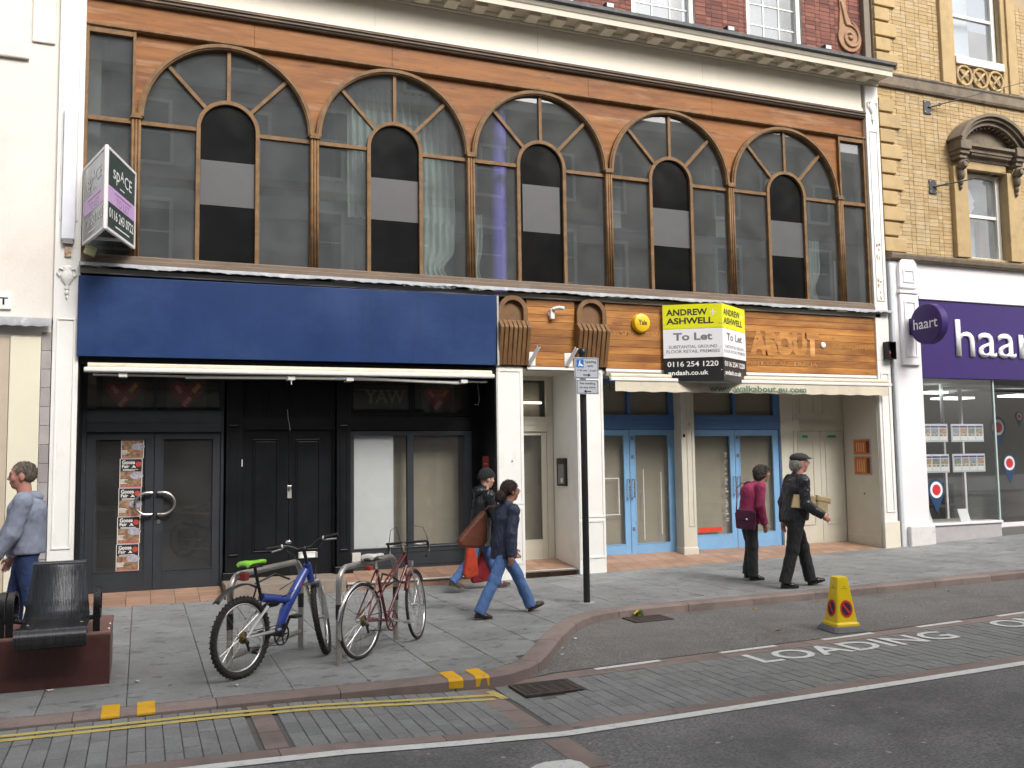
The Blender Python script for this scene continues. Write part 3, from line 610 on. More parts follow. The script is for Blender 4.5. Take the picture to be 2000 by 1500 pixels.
# ---- red brick storey above the cornice
def brickwall(parent, x0, x1, z0, z1, y, mats_, holes, joint_m, depth=.3, name='brick', cap=300, key=None, bw=.225, bh=.075, g=.007, view=None):
    wall = MB(); xs = sorted(set([x0, x1]+[h[0] for h in holes]+[h[1] for h in holes])); zs = sorted(set([z0, z1]+[h[2] for h in holes]+[h[3] for h in holes]))
    for a, b in zip(xs[:-1], xs[1:]):
        for c, d in zip(zs[:-1], zs[1:]):
            if not any(h[0] <= (a+b)/2 <= h[1] and h[2] <= (c+d)/2 <= h[3] for h in holes): wall.box(a, b, y+.008, y+depth, c, d)
    wo = wall.build('brick_wall', joint_m, parent)
    L = []; r = 0; z = view[2]
    while z < view[3]:
        flem = (r % 2)*bw*.5; x = view[0]-flem-bw; k = 0
        while x < view[1]:
            wl_ = bw if (k+r) % 2 == 0 else bw*.5; xa, xb = max(x, view[0]), min(x+wl_, view[1]); x += wl_; k += 1
            segs = [(xa, xb)]
            for h in holes:
                if z+bh*.5 > h[2] and z+bh*.5 < h[3]:
                    ns = []
                    for a, b in segs:
                        if b <= h[0] or a >= h[1]: ns.append((a, b))
                        else:
                            if a < h[0]: ns.append((a, h[0]))
                            if b > h[1]: ns.append((h[1], b))
                    segs = ns
            for a, b in segs:
                if b-a > .04: L.append(((a+b)/2, z+bh/2, b-a-g))
        z += bh; r += 1
    L.sort(key=key)
    mes = [bx(-.5, .5, 0, .06, -(bh-g)/2, (bh-g)/2).mesh(name, m) for m in mats_]; rest = [MB() for m in mats_]
    for i, (xc, zc, wd) in enumerate(L):
        q = rnd.choice(range(len(mats_))); dy = rnd.uniform(-.004, .002)
        if i < cap: inst(name, mes[q], wo, (xc, y+dy, zc), (0, 0, 0), (wd, 1, 1))
        else: rest[q].box(xc-wd/2, xc+wd/2, y+dy, y+.06, zc-(bh-g)/2, zc+(bh-g)/2)
    for m, b in zip(mats_, rest):
        if b.v: b.build('bricks', m, wo, kind='stuff')
    return wo
redb = [mat('red brick %d' % i, c, .85, .2, 9, .3, 60, objvar=.18) for i, c in enumerate([(.20, .075, .055), (.16, .062, .05), (.24, .095, .068)])]
cd = lambda t: (t[0]+1.7)**2+(t[1]-1.65)**2
rw = brickwall(B, -2.4, 10.74, 8.62, 11.5, .12, redb, [(5.74, 6.98, 8.85, 10.9), (8.05, 9.26, 8.85, 10.9), (3.45, 4.68, 8.85, 10.9)], mat('pale mortar', (.36, .33, .30), .9, .1, 6), key=lambda t: abs(t[0]-7.6)+abs(t[1]-9.2)*2, view=(4.5, 10.62, 8.78, 10.6))
wpaint = mat('window white', (.78, .76, .70), .45, .05, 3)
gbrt = glass('sash glass', (.85, .88, .9), .10, (.75, .78, .8), .03, 2.2)
def sash(parent, x0, x1, z0, z1, y, cols=3, rows=(.45,), label=None):
    f = MB(); t = .09
    f.box(x0, x0+t, y, y+.12, z0, z1).box(x1-t, x1, y, y+.12, z0, z1).box(x0+t, x1-t, y, y+.12, z1-t, z1).box(x0+t, x1-t, y, y+.12, z0, z0+.06)
    o = f.build('sash_window', wpaint, parent, bevel=.006)
    zm = z0+(z1-z0)*.62
    bx(x0+t, x1-t, y+.05, y+.10, zm-.03, zm+.03).build('meeting_rail', wpaint, o)
    for i in range(1, cols):
        xx = x0+t+(x1-x0-2*t)*i/cols; bx(xx-.011, xx+.011, y+.06, y+.09, z0+.06, z1-t).build('glazing_bar', wpaint, o)
    for r in rows: bx(x0+t, x1-t, y+.062, y+.088, z0+(z1-z0)*r-.011, z0+(z1-z0)*r+.011).build('glazing_bar', wpaint, o)
    bx(x0+t-.01, x1-t+.01, y+.072, y+.078, z0+.04, z1-t+.02).build('pane', gbrt, o)
    bx(x0, x1, y+.35, y+.37, z0, z1).build('blind', mat('pale blind', (.5, .5, .52), .8, .05, 3), o)
    return o
for a, b in ((5.745, 6.975), (8.055, 9.255), (3.455, 4.675)): sash(B, a, b, 8.86, 10.89, .16, 3, (.22, .41))
bx(10.62, 10.76, .02, .12, 8.75, 11.5).build('corner_strip', mat('brown drain strip', (.20, .165, .13), .7, .15, 4, .2, 30), B, bevel=.01)
# terracotta scroll on the brickwork
terr = stain(mat('terracotta ornament', (.36, .21, .12), .8, .15, 6, .3, 40), (.20, .13, .09), .52, .72, 4, .5)
so = MB(); so.prism(arc(10.32, 9.33, .27, 0, 2*PI, 28)[:-1], .075, .13); so.prism([(10.08, 9.45), (10.12, 9.85), (10.10, 10.15), (10.22, 10.3), (10.36, 10.15), (10.26, 10.02), (10.28, 9.8), (10.38, 9.62), (10.52, 9.5)], .085, .13)
sco = so.build('scroll_ornament', terr, B, bevel=.012)
sp = [(10.32+(.245-.030*t)*math.cos(1.9-t*1.25), .072, 9.33+(.245-.030*t)*math.sin(1.9-t*1.25)) for t in frange(0, 7.2, .15)]
MB().tube([(10.15, .075, 10.0), (10.19, .075, 9.8), (10.22, .075, 9.65)]+sp, .028, 7).build('scroll_rib', terr, sco, smooth=True)
MB().ell((10.32, .075, 9.33), (.05, .04, .05), 10, 7).build('scroll_eye', terr, sco, smooth=True)
MB().tube([(10.38, .08, 9.64), (10.5, .08, 9.54), (10.56, .08, 9.42)], .02, 6).build('scroll_rib', terr, sco, smooth=True)
# ------------------------------------------------------------------ ground floor: black shop on the left
YB = .75
dkback = mat('dark shop interior', (.02, .021, .024), .9, .2, 2)
beige = stain(mat('buff paper behind glass', (.36, .315, .235), .8, .12, 1.5, .1, 20), (.26, .22, .16), .5, .75, 1.2, .5, (1, 1, .5))
bx(-2.46, 3.18, 2.3, 2.35, -.1, 3.0).build('shop_back_wall', dkback, B); bx(-2.46, 3.18, .05, 2.3, 3.0, 3.04).build('shop_ceiling', dkback, B); bx(-2.46, 3.18, .84, 2.3, -.12, -.06).build('shop_floor', dkback, B)
bx(3.165, 3.185, .0, 2.3, -.2, 3.0).build('side_wall', blackp, B); bx(-2.474, -2.455, .0, 2.3, -.2, 3.0).build('side_wall', blackp, B)
def rect_frame(mb, x0, x1, z0, z1, y0, y1, l, r=None, t=None, b=None):
    r = l if r is None else r; t = l if t is None else t; b = l if b is None else b
    return mb.box(x0, x0+l, y0, y1, z0, z1).box(x1-r, x1, y0, y1, z0, z1).box(x0+l, x1-r, y0, y1, z1-t, z1).box(x0+l, x1-r, y0, y1, z0, z0+b)
def leaf_door(parent, x0, x1, z0, z1, y, m, gl, g_, back=None, name='door', dep=.045):
    d = MB(); gx0, gx1, gz0, gz1 = g_
    d.box(x0, gx0, y, y+dep, z0, z1).box(gx1, x1, y, y+dep, z0, z1).box(gx0, gx1, y, y+dep, gz1, z1).box(gx0, gx1, y, y+dep, z0, gz0)
    o = d.build(name, m, parent, bevel=.003)
    rect_frame(MB(), gx0-.012, gx1+.012, gz0-.012, gz1+.012, y-.006, y+.004, .014).build('glazing_bead', m, o)
    bx(gx0-.005, gx1+.005, y+.018, y+.024, gz0-.005, gz1+.005).build('glass_pane', gl, o)
    return o
MB().box(-2.455, -2.40, YB-.03, YB+.07, -.1, 2.40).box(-.68, -.64, YB-.03, YB+.07, -.1, 2.40).box(-2.40, -.68, YB-.04, YB+.07, 2.09, 2.38).build('door_frame', charcoal, B, bevel=.005)
bx(-2.40, -.68, YB-.05, YB-.041, 2.22, 2.25).build('door_frame_moulding', charcoal, B)
da = leaf_door(B, -2.398, -1.553, -.045, 2.085, YB, charcoal, gshop, (-2.285, -1.66, .225, 1.99))
db = leaf_door(B, -1.547, -.682, -.045, 2.085, YB, charcoal, gshop, (-1.43, -.785, .215, 1.995))
steel = mat('brushed steel', (.62, .60, .58), .28, .08, 20, metal=1)
for d, xc, sg in ((da, -1.575, -1), (db, -1.49, 1)):
    P = [(xc, YB, 1.265), (xc, YB-.06, 1.265)]+[(xc+sg*(.05+.16*math.sin(t)), YB-.065, 1.12+.148*math.cos(t)) for t in frange(.05, PI-.05, .18)]+[(xc, YB-.06, .975), (xc, YB, .975)]
    MB().tube(P, .017, 10).build('pull_handle', steel, d, smooth=40)
MB().lathe([(.028, 0), (.028, .012), (.012, .014), (.012, .018)], (-1.485, YB-.0, .87), 16, 'y').build('lock', steel, db, smooth=40)
for z in (.75, 1.55): bx(-2.425, -2.402, YB-.045, YB-.031, z, z+.09).build('hinge', mat('dark hinge', (.05, .045, .04), .5, .1, 5), da)
# transom light over the doors with two hearts
tl = MB(); rect_frame(tl, -2.455, -.64, 2.38, 2.99, YB-.02, YB+.05, .06, .06, .06, .02); tl.box(-1.57, -1.53, YB-.02, YB+.05, 2.40, 2.93)
tlo = tl.build('transom_window', charcoal, B); bx(-2.40, -.70, YB+.01, YB+.016, 2.39, 2.95).build('glass_pane', gshop, tlo)
redh = mat('red paper', (.26, .03, .028), .6, .2, 20); yelh = mat('yellow paper', (.55, .32, .05), .6, .15, 20); blkpaper = mat('dark paper', (.05, .045, .035), .8, .2, 6)
def heart(xc, zc, s, lab, y):
    h = E('heart_sign', (xc, y, zc), lab, 'sign', 'paper hearts in the black shop'); 
    def hp(k): return [(xc+k*s*.085*(16*math.sin(t)**3)/10, zc+k*s*.085*(13*math.cos(t)-5*math.cos(2*t)-2*math.cos(3*t)-math.cos(4*t))/10) for t in frange(0, 2*PI, .25)[:-1]]
    bx(xc-.26, xc+.26, y+.012, y+.016, zc-.26, zc+.24).build('backing', blkpaper, h)
    MB().prism(hp(1.25), y+.004, y+.008).build('heart_border', redh, h); MB().prism(hp(1.0), y+.0, y+.003).build('heart', redh, h)
    for dx, dz, an, L in ((-.05, .02, .9, .07), (.06, .03, -.9, .08), (.0, -.06, -.9, .09)):
        M = Matrix.Rotation(an, 3, 'Y'); MB().obox((xc+dx*s*1.6, y-.003, zc+dz*s*1.6), (L*s*1.3, .003, .045*s), M).build('heart_stripe', yelh if dx > 0 else mat('pink paper', (.55, .22, .2), .6, .1, 9), h)
heart(-1.96, 2.63, 1.3, 'red paper heart above the left black glazed door', YB+.03); heart(-1.14, 2.64, 1.3, 'red paper heart above the right black glazed door', YB+.03); heart(2.52, 2.62, 1.25, 'red paper heart above the right shop window pane', YB+.03)
# posters on the left door
pphoto = mat('poster photograph', (.10, .05, .03), .5, .6, 22, c2=(.50, .30, .18)); pblk = mat('poster black', (.02, .018, .02), .5, .1, 5); pwhite = mat('print white', (.78, .78, .76), .6, .03, 5); pred = mat('poster red', (.5, .06, .04), .5, .1, 9); pteal = mat('poster drum', (.38, .36, .42), .5, .5, 30)
PZ = [(1.735, 1.985), (1.34, 1.73), (.955, 1.335), (.59, .95), (.228, .585)]; pos_n = ['topmost', 'second from top', 'middle', 'second from bottom', 'lowest']
for i, (z0, z1) in enumerate(PZ):
    x0 = -1.975-.008*i+(.006 if i == 0 else 0); x1 = x0+.285; y = YB+.013
    p = E('event_poster', ((x0+x1)/2, y, z0), 'dark event poster on the left black door, %s of the strip' % pos_n[i], 'poster', 'event posters on the black door')
    bx(x0, x1, y, y+.002, z0, z1).build('paper', pwhite, p); zs = z0+(z1-z0)*.56
    if i == 0: zs = z1-.004
    bx(x0+.008, x1-.008, y-.0015, y, z0+.02, zs).build('photograph', pphoto, p)
    c = ((x0+x1)/2+.07, z0+.16); MB().prism([(c[0]+.085*math.cos(t)*1., c[1]+.05*math.sin(t)) for t in frange(0, 2*PI, .4)[:-1]], y-.003, y-.0016).build('drum_picture', pteal, p)
    bx(x0+.008, x1-.008, y-.0025, y-.0016, z0+.006, z0+.018).build('red_band', pred, p)
    for q in range(4): bx(x0+.012, x0+.012+rnd.uniform(.05, .10), y-.0022, y-.0016, z0+.055+q*.016, z0+.063+q*.016).build('small_print', pwhite, p)
    if i:
        bx(x0+.008, x1-.008, y-.0014, y, zs, z1-.006).build('black_panel', pblk, p)
        text('lettering', 'Goose', pwhite, p, x0+.03, z1-.075, .16, .055, (0, y-.0016, 0), off=.03); text('lettering', 'Fair', pwhite, p, x0+.03, z1-.125, .09, .045, (0, y-.0016, 0), off=.03)
        MB().prism([(x0+.145, z1-.125), (x0+.17, z1-.1), (x0+.16, z1-.085), (x0+.185, z1-.095), (x0+.205, z1-.125), (x0+.175, z1-.118)], y-.0022, y-.0016).build('goose_mark', pwhite, p)
        MB().prism(arc(x1-.05, z1-.075, .036, 0, 2*PI, 14)[:-1], y-.0026, y-.0015).build('red_disc', pred, p)
        bx(x0+.04, x0+.23, y-.0022, y-.0016, z1-.148, z1-.141).build('small_print', pwhite, p); bx(x0+.04, x0+.19, y-.0022, y-.0016, z1-.162, z1-.156).build('small_print', pwhite, p)
# columns and panelled middle doors
def blackcol(x0, x1):
    c = bx(x0, x1, YB-.10, YB+.05, .14, 2.99).build('shopfront_column', blackp, B, bevel=.006)
    bx(x0-.03, x1+.03, YB-.14, YB+.05, -.02, .138).build('column_base', blackp, c, bevel=.008)
    rect_frame(MB(), x0+.05, x1-.05, .40, 2.13, YB-.108, YB-.099, .012).build('panel_moulding', blackp, c)
    for z in (.36, 2.16): MB().box(x0+.045, x1-.045, YB-.125, YB-.099, z, z+.025).build('panel_block', blackp, c, bevel=.006)
blackcol(-.615, -.405); blackcol(.935, 1.14)
MB().box(-.40, .93, YB-.0, YB+.08, 2.12, 2.99).box(-.40, -.36, YB, YB+.10, .04, 2.12).box(.89, .93, YB, YB+.10, .04, 2.12).build('door_surround', blackp, B)
for i in range(4): rect_frame(MB(), -.36+.32*i, -.08+.32*i, 2.30, 2.88, YB-.012, YB-.001, .02).build('panel_moulding', blackp, B)
for x0, x1, px0, px1, nm in ((-.358, .262, -.24, .11, 'L'), (.266, .888, .355, .71, 'R')):
    d = bx(x0, x1, YB+.03, YB+.075, .045, 2.115).build('door', blackp, B, bevel=.003)
    rect_frame(MB(), px0, px1, .385, 1.985, YB+.014, YB+.029, .018).build('panel_moulding', blackp, d, bevel=.004)
    bx(px0+.03, px1-.03, YB+.02, YB+.029, .42, 1.95).build('door_panel', blackp, d, bevel=.006)
    if nm == 'R':
        rect_frame(MB(), .405, .675, .272, .362, YB+.008, YB+.029, .02).build('letter_plate', mat('aluminium', (.68, .67, .64), .4, .06, 9, metal=.4), d, bevel=.004); bx(.43, .65, YB+.012, YB+.0285, .29, .345).build('letter_flap', pwhite, d)
    else:
        bx(.243, .303, YB+.010, YB+.029, 1.135, 1.32).build('lock_plate', mat('lock steel', (.55, .54, .5), .4, .1, 9, metal=.6), d, bevel=.004); MB().lathe([(.024, 0), (.028, .01), (.02, .03)], (.275, YB+.008, 1.28), 12, 'y').build('lock_knob', steel, d, smooth=40)
MB().tube([(.235, YB-.01, 2.42), (.245, YB-.01, 2.28), (.27, YB-.012, 2.17), (.272, YB-.012, 2.10)], .004, 5).build('loose_wire', mat('wire', (.5, .5, .48), .5, .1, 5), B)
bx(-.40, -.385, YB-.02, YB-.001, 1.60, 1.70).build('white_sensor', pwhite, B)
# display window of the black shop
f = MB(); rect_frame(f, 1.145, 3.05, .345, 2.10, YB-.02, YB+.06, .06, .12, .07, .02); f.box(2.015, 2.115, YB-.02, YB+.06, .365, 2.03)
sw1 = f.build('shop_window', charcoal, B, bevel=.004)
for a, b in ((1.205, 2.015), (2.115, 2.93)): bx(a-.01, b+.01, YB+.012, YB+.018, .35, 2.05).build('glass_pane', gshop, sw1)
bx(1.205, 2.93, YB+.30, YB+.32, .36, 2.04).build('buff_screen', beige, sw1); bx(1.205, 1.815, YB+.045, YB+.05, .365, 2.03).build('white_board', mat('white board', (.76, .77, .77), .5, .06, 2), sw1)
bx(1.14, 3.17, YB-.01, YB+.10, -.05, .345).build('stall_riser', charcoal, B); rect_frame(MB(), 1.2, 3.0, .10, .30, YB-.018, YB-.009, .015).build('panel_moulding', charcoal, B)
bx(3.05, 3.165, YB-.015, YB+.06, .345, 2.99).build('shopfront_post', blackp, B)
MB().box(1.14, 3.05, YB-.035, YB+.06, 2.11, 2.32).build('shopfront_rail', blackp, B); f = MB(); rect_frame(f, 1.145, 3.05, 2.33, 2.99, YB-.015, YB+.05, .05); f.box(2.06, 2.14, YB-.015, YB+.05, 2.38, 2.94); fo = f.build('transom_window', blackp, B); bx(1.19, 3.0, YB+.012, YB+.018, 2.37, 2.95).build('glass_pane', gshop, fo)
text('faded_lettering', 'YAW', mat('faded yellow', (.12, .10, .02), .7, .2, 5), fo, 1.38, 2.52, .62, .2, (0, YB+.03, 0), off=.02)
nz = MB().tube([(2.56+.09*math.cos(t), YB+.25, 1.85+.06*math.sin(t)) for t in frange(.6, 5.6, .2)], .006, 6); nz.build('neon_sign', mat('dull neon tube', (.12, .30, .10), .3, .1, 5), smooth=True, label='green oval neon outline hanging inside the black shop window', cat='sign')
bx(1.17, 1.30, YB-.045, YB-.011, .175, .315).build('utility_box', mat('grey plastic box', (.55, .55, .53), .5, .1, 12), smooth=None, bevel=.006, label='small pale grey utility box low on the black shop front', cat='box')
fn = E('notice', (3.16, .42, 1.2), 'tall narrow red notice on the black side wall', 'notice'); bx(3.158, 3.163, .29, .55, 1.17, 1.70).build('notice_board', mat('red notice', (.42, .07, .05), .5, .15, 9), fn)
for q in range(6): bx(3.1555, 3.158, .33, .51-rnd.uniform(0, .06), 1.23+q*.07, 1.245+q*.07).build('print_line', mat('pale print', (.62, .45, .4), .6, .1, 9), fn)
# blue fascia board and the rolled awning below it
sb = E('blue_fascia_board', (.33, -.06, 3.03), 'long plain dark blue sign board over the black shop', 'sign board')
mb = MB(); mb.add([(-2.49, -.13, 3.02), (3.135, -.13, 3.045), (3.165, -.13, 4.085), (-2.49, -.13, 4.045), (-2.49, -.02, 3.02), (3.135, -.02, 3.045), (3.165, -.02, 4.085), (-2.49, -.02, 4.045)], [(0, 1, 2, 3), (7, 6, 5, 4), (0, 4, 5, 1), (1, 5, 6, 2), (2, 6, 7, 3), (3, 7, 4, 0)])
mb.build('panel', bluesign, sb, bevel=.004); [bx(xx, xx+.004, -.1315, -.129, 3.04, 4.06).build('panel_joint', mat('blue joint', (.006, .015, .05), .6, .1, 5), sb) for xx in (-.62, 1.25)]
for xx in (-2.42, -1.5, -.66, -.58, .3, 1.21, 1.29, 2.2, 3.08):
    for zz in (3.09, 4.0): MB().lathe([(.008, 0), (.008, .003)], (xx, -.13, zz), 8, 'y').build('fixing', MATS['blue joint'], sb)
bx(3.17, 3.20, -.12, 0, 3.04, 4.09).build('edge_trim', mat('grey trim', (.4, .4, .4), .5, .1, 5), sb)
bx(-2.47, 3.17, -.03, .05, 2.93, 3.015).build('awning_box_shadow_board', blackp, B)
aw = E('rolled_awning', (.35, -.18, 2.8), 'white rolled awning with folded arms under the blue sign board', 'awning')
alum = mat('white awning metal', (.74, .73, .70), .4, .06, 4); canvas = stain(mat('cream canvas', (.62, .56, .44), .85, .08, 4, .2, 25), (.38, .32, .24), .55, .75, 3, .5)
MB().tube([(-2.36, -.14, 2.895), (3.06, -.14, 2.915)], .045, 12).build('canvas_roll', canvas, aw, smooth=40)
mb = MB(); mb.add([(-2.40, -.24, 2.82), (3.08, -.24, 2.845), (3.08, -.24, 2.90), (-2.40, -.24, 2.875), (-2.40, -.17, 2.81), (3.08, -.17, 2.835), (3.08, -.17, 2.89), (-2.40, -.17, 2.865)], [(0, 1, 2, 3), (7, 6, 5, 4), (0, 4, 5, 1), (1, 5, 6, 2), (2, 6, 7, 3), (3, 7, 4, 0)]); mb.build('front_bar', alum, aw, bevel=.012)
bx(-2.3, 3.0, -.12, -.06, 2.78, 2.80).build('back_bar', alum, aw)
for a, b in ((-1.2, .9), (.75, 2.55)): MB().tube([(a, -.15, 2.775), (b, -.17, 2.80)] if a < 0 else [(a, -.17, 2.81), (b, -.15, 2.765)], .022, 8).build('folding_arm', alum, aw, smooth=True)
for xx in (-1.95, .15, .95, 2.62): bx(xx-.05, xx+.05, -.20, -.02, 2.76, 2.81).build('arm_bracket', alum, aw, bevel=.004)
MB().tube([(.15, -.19, 2.78), (.15, -.19, 2.70)], .008, 6).build('winding_eye', alum, aw)
MB().tube([(2.93, .1, 2.76), (2.95, .08, 2.55), (2.92, .07, 2.46), (2.87, .08, 2.47)], .006, 5).build('dangling_cable', mat('dark cable', (.04, .04, .04), .5, .1, 5), aw)
# ------------------------------------------------------------------ entry between the corbels
wpil = bx(3.185, 3.615, -.02, .85, -.25, 3.04).build('white_pilaster', white, B, bevel=.006); rect_frame(MB(), 3.20, 3.60, .98, 3.0, -.03, -.019, .035).build('panel_moulding', white, wpil); rect_frame(MB(), 3.20, 3.60, .10, .94, -.03, -.019, .035).build('panel_moulding', white, wpil)
MB().lathe([(.012, 0), (.012, .006)], (3.42, -.02, 1.62), 8, 'y').build('screw_hole', blackp, wpil)
pil2 = bx(4.51, 4.97, -.02, .90, -.25, 3.04).build('white_pilaster', white, B, bevel=.006); rect_frame(MB(), 4.53, 4.955, .74, 3.0, -.03, -.019, .03).build('panel_moulding', white, pil2); rect_frame(MB(), 4.53, 4.955, .12, .70, -.03, -.019, .03).build('panel_moulding', white, pil2)
bx(3.6, 4.52, .02, .9, 2.985, 3.03).build('entry_ceiling', offw, B)
f = MB(); rect_frame(f, 3.62, 4.50, .04, 2.985, .86, .93, .05, .11, .06, .02); f.box(3.67, 4.39, .86, .93, 2.08, 2.33); eo = f.build('entry_frame', offw, B, bevel=.004)
MB().box(3.67, 4.39, .845, .858, 2.10, 2.13).box(3.67, 4.39, .845, .858, 2.20, 2.25).build('rail_moulding', offw, eo)
ed = leaf_door(B, 3.672, 4.388, .05, 2.075, .88, offw, gshop, (3.78, 4.30, .36, 2.03), name='entry_door'); bx(3.67, 4.39, 1.15, 1.17, .05, 2.9).build('door_screen', beige, ed)
bx(3.67, 4.39, .892, .898, 2.34, 2.92).build('glass_pane', gshop, eo)
tb = MB().tube([(3.70, 1.02, 2.565), (4.37, 1.02, 2.565)], .017, 8); tbo = tb.build('strip_light', emit('tube light', (1, .93, .78), 3.0), smooth=True, label='lit strip light seen through the transom over the entry door', cat='light')
ic = E('intercom', (4.505, .53, 1.2), 'black intercom panel on the cream wall inside the entry', 'intercom'); bx(4.475, 4.51, .36, .70, 1.215, 1.655).build('housing', mat('black plastic', (.015, .015, .017), .3, .1, 5), ic, bevel=.008); bx(4.468, 4.476, .42, .62, 1.25, 1.56).build('button_panel', mat('grey panel', (.22, .23, .24), .4, .1, 5), ic); bx(4.464, 4.469, .45, .53, 1.27, 1.34).build('sticker', pwhite, ic)
# carved corbels
def corbel(x0, x1, label):
    r = E('corbel', ((x0+x1)/2, -.02, 3.05), label, 'corbel', 'fluted timber corbels'); xc = (x0+x1)/2; hw = (x1-x0)/2; n = 7
    MB().prism([(xc-hw+.005, 3.70), (xc+hw-.005, 3.70)]+arc(xc, 3.88, hw-.005, 0, PI, 20), -.035, -.005).build('niche_back', corbelm, r)
    archring(MB(), xc, 3.88, hw, hw-.07, 3.72, -.10, -.036, 24).build('niche_arch', corbelm, r, smooth=35)
    P = lambda ex: [(-.01, 3.06), (-.07-ex*.3, 3.06), (-.20-ex, 3.60), (-.20-ex, 3.625), (-.10-ex*.5, 3.735), (-.01, 3.74)]
    MB().prism(P(-.02), x0+.01, x1-.01, 'x').build('corbel_core', corbelm, r)
    for i in range(n):
        a = x0-.02+(x1-x0+.04)*i/n; MB().prism(P(.012), a+.006, a+(x1-x0+.04)/n-.012, 'x').build('flute', corbelm, r, bevel=.006)
corbel(3.21, 3.68, 'fluted timber corbel with round niche beside the blue sign board'); corbel(4.51, 5.02, 'fluted timber corbel with round niche behind the loading sign')
# boarded fascia
bx(3.68, 10.66, -.0, .04, 3.03, 4.10).build('fascia_backing', mat('board gap', (.05, .025, .012), .9, .1, 5), B)
fb = bx(5.03, 10.655, -.03, .05, 3.005, 3.047).build('board_rail', white, B); bx(3.69, 4.50, -.03, .05, 3.005, 3.047).build('board_rail', white, B)
nb = 9
for k in range(nb):
    z0 = 3.055+k*(4.088-3.055)/nb; z1 = z0+(4.088-3.055)/nb-.005
    for xa, xb in ((3.69, 4.50), (5.03, 10.655)):
        js = [xa]+([xa+rnd.uniform(1.6, 3.6)] if xb-xa > 2 else [])+[xb]
        for a, b in zip(js[:-1], js[1:]): bx(a+.001, b-.001, -.024+rnd.uniform(-.002, .002), -.001, z0, z1).build('plank', plankm, B, bevel=.002)
ghost = mat('unfaded timber under lost letters', (.46, .205, .05), .5, .4, 6, .1, 40, stretch=(.5, 1, 3)); ghost2 = mat('dull ghost lettering', (.44, .20, .055), .5, .3, 20)
GO = (0, -.027, 0)
text('ghost_lettering', 'ABOUT', ghost, B, 7.76, 3.34, 1.46, .43, GO, off=.075); text('ghost_lettering', 'AUSTRALIAN BAR', ghost2, B, 5.15, 3.585, .92, .075, GO, off=.02); text('ghost_lettering', 'AUSTRALIAN BAR', ghost2, B, 9.50, 3.50, .95, .09, GO, off=.02); text('ghost_lettering', 'SPIRIT OF AUSTRALIA', ghost2, B, 7.62, 3.17, 1.55, .075, GO, off=.015)
for a, b in ((7.92, 3.62), (8.25, 3.62), (8.52, 3.52), (8.75, 3.6), (9.0, 3.62), (5.3, 3.61), (5.42, 3.60)): MB().lathe([(.012, 0), (.012, .004)], (a, -.028, b), 8, 'y').build('screw_hole', blackp, B)
bell = E('alarm_bell', (5.66, -.06, 3.79), 'round yellow alarm bell box on the timber boards', 'alarm'); MB().lathe([(.155, 0), (.155, .04), (.14, .075), (.10, .09)], (5.66, -.025, 3.79), 28, 'y').build('bell_cover', mat('yellow plastic', (.78, .50, .015), .35, .05, 5), bell, smooth=35); text('lettering', 'Yale', mat('print black', (.02, .02, .022), .5, .05, 5), bell, 5.585, 3.75, .15, .085, (0, -.1165, 0), off=.02)
MB().lathe([(.05, 0), (.05, .02), (.03, .03)], (9.30, -.025, 3.56), 14, 'y').build('round_cap', pwhite, B, smooth=40)
cm = E('security_camera', (4.12, -.03, 3.8), 'small white camera on a bracket between the corbels', 'camera'); MB().lathe([(.05, 0), (.05, .03)], (4.09, -.025, 3.86), 12, 'y').box(4.06, 4.13, -.10, -.03, 3.78, 3.94).build('mount', pwhite, cm, bevel=.01); MB().tube([(4.10, -.10, 3.93), (4.18, -.16, 3.95), (4.24, -.2, 3.93)], .03, 10).build('camera_body', pwhite, cm, smooth=40)
for xx, nm in ((3.77, 'beside the left corbel'), (4.40, 'beside the loading sign')):
    q = E('flagpole_socket', (xx, -.03, 3.1), 'white angled flagpole socket on a plate '+nm, 'bracket', 'flagpole sockets'); bx(xx-.09, xx+.05, -.036, -.026, 3.06, 3.27).build('plate', pwhite, q); MB().tube([(xx-.05, -.04, 3.08), (xx+.03, -.22, 3.33)], .03, 12).build('socket_tube', pwhite, q, smooth=40); MB().tube([(xx+.0285, -.217, 3.325), (xx+.031, -.223, 3.334)], .022, 10).build('socket_mouth', blackp, q)
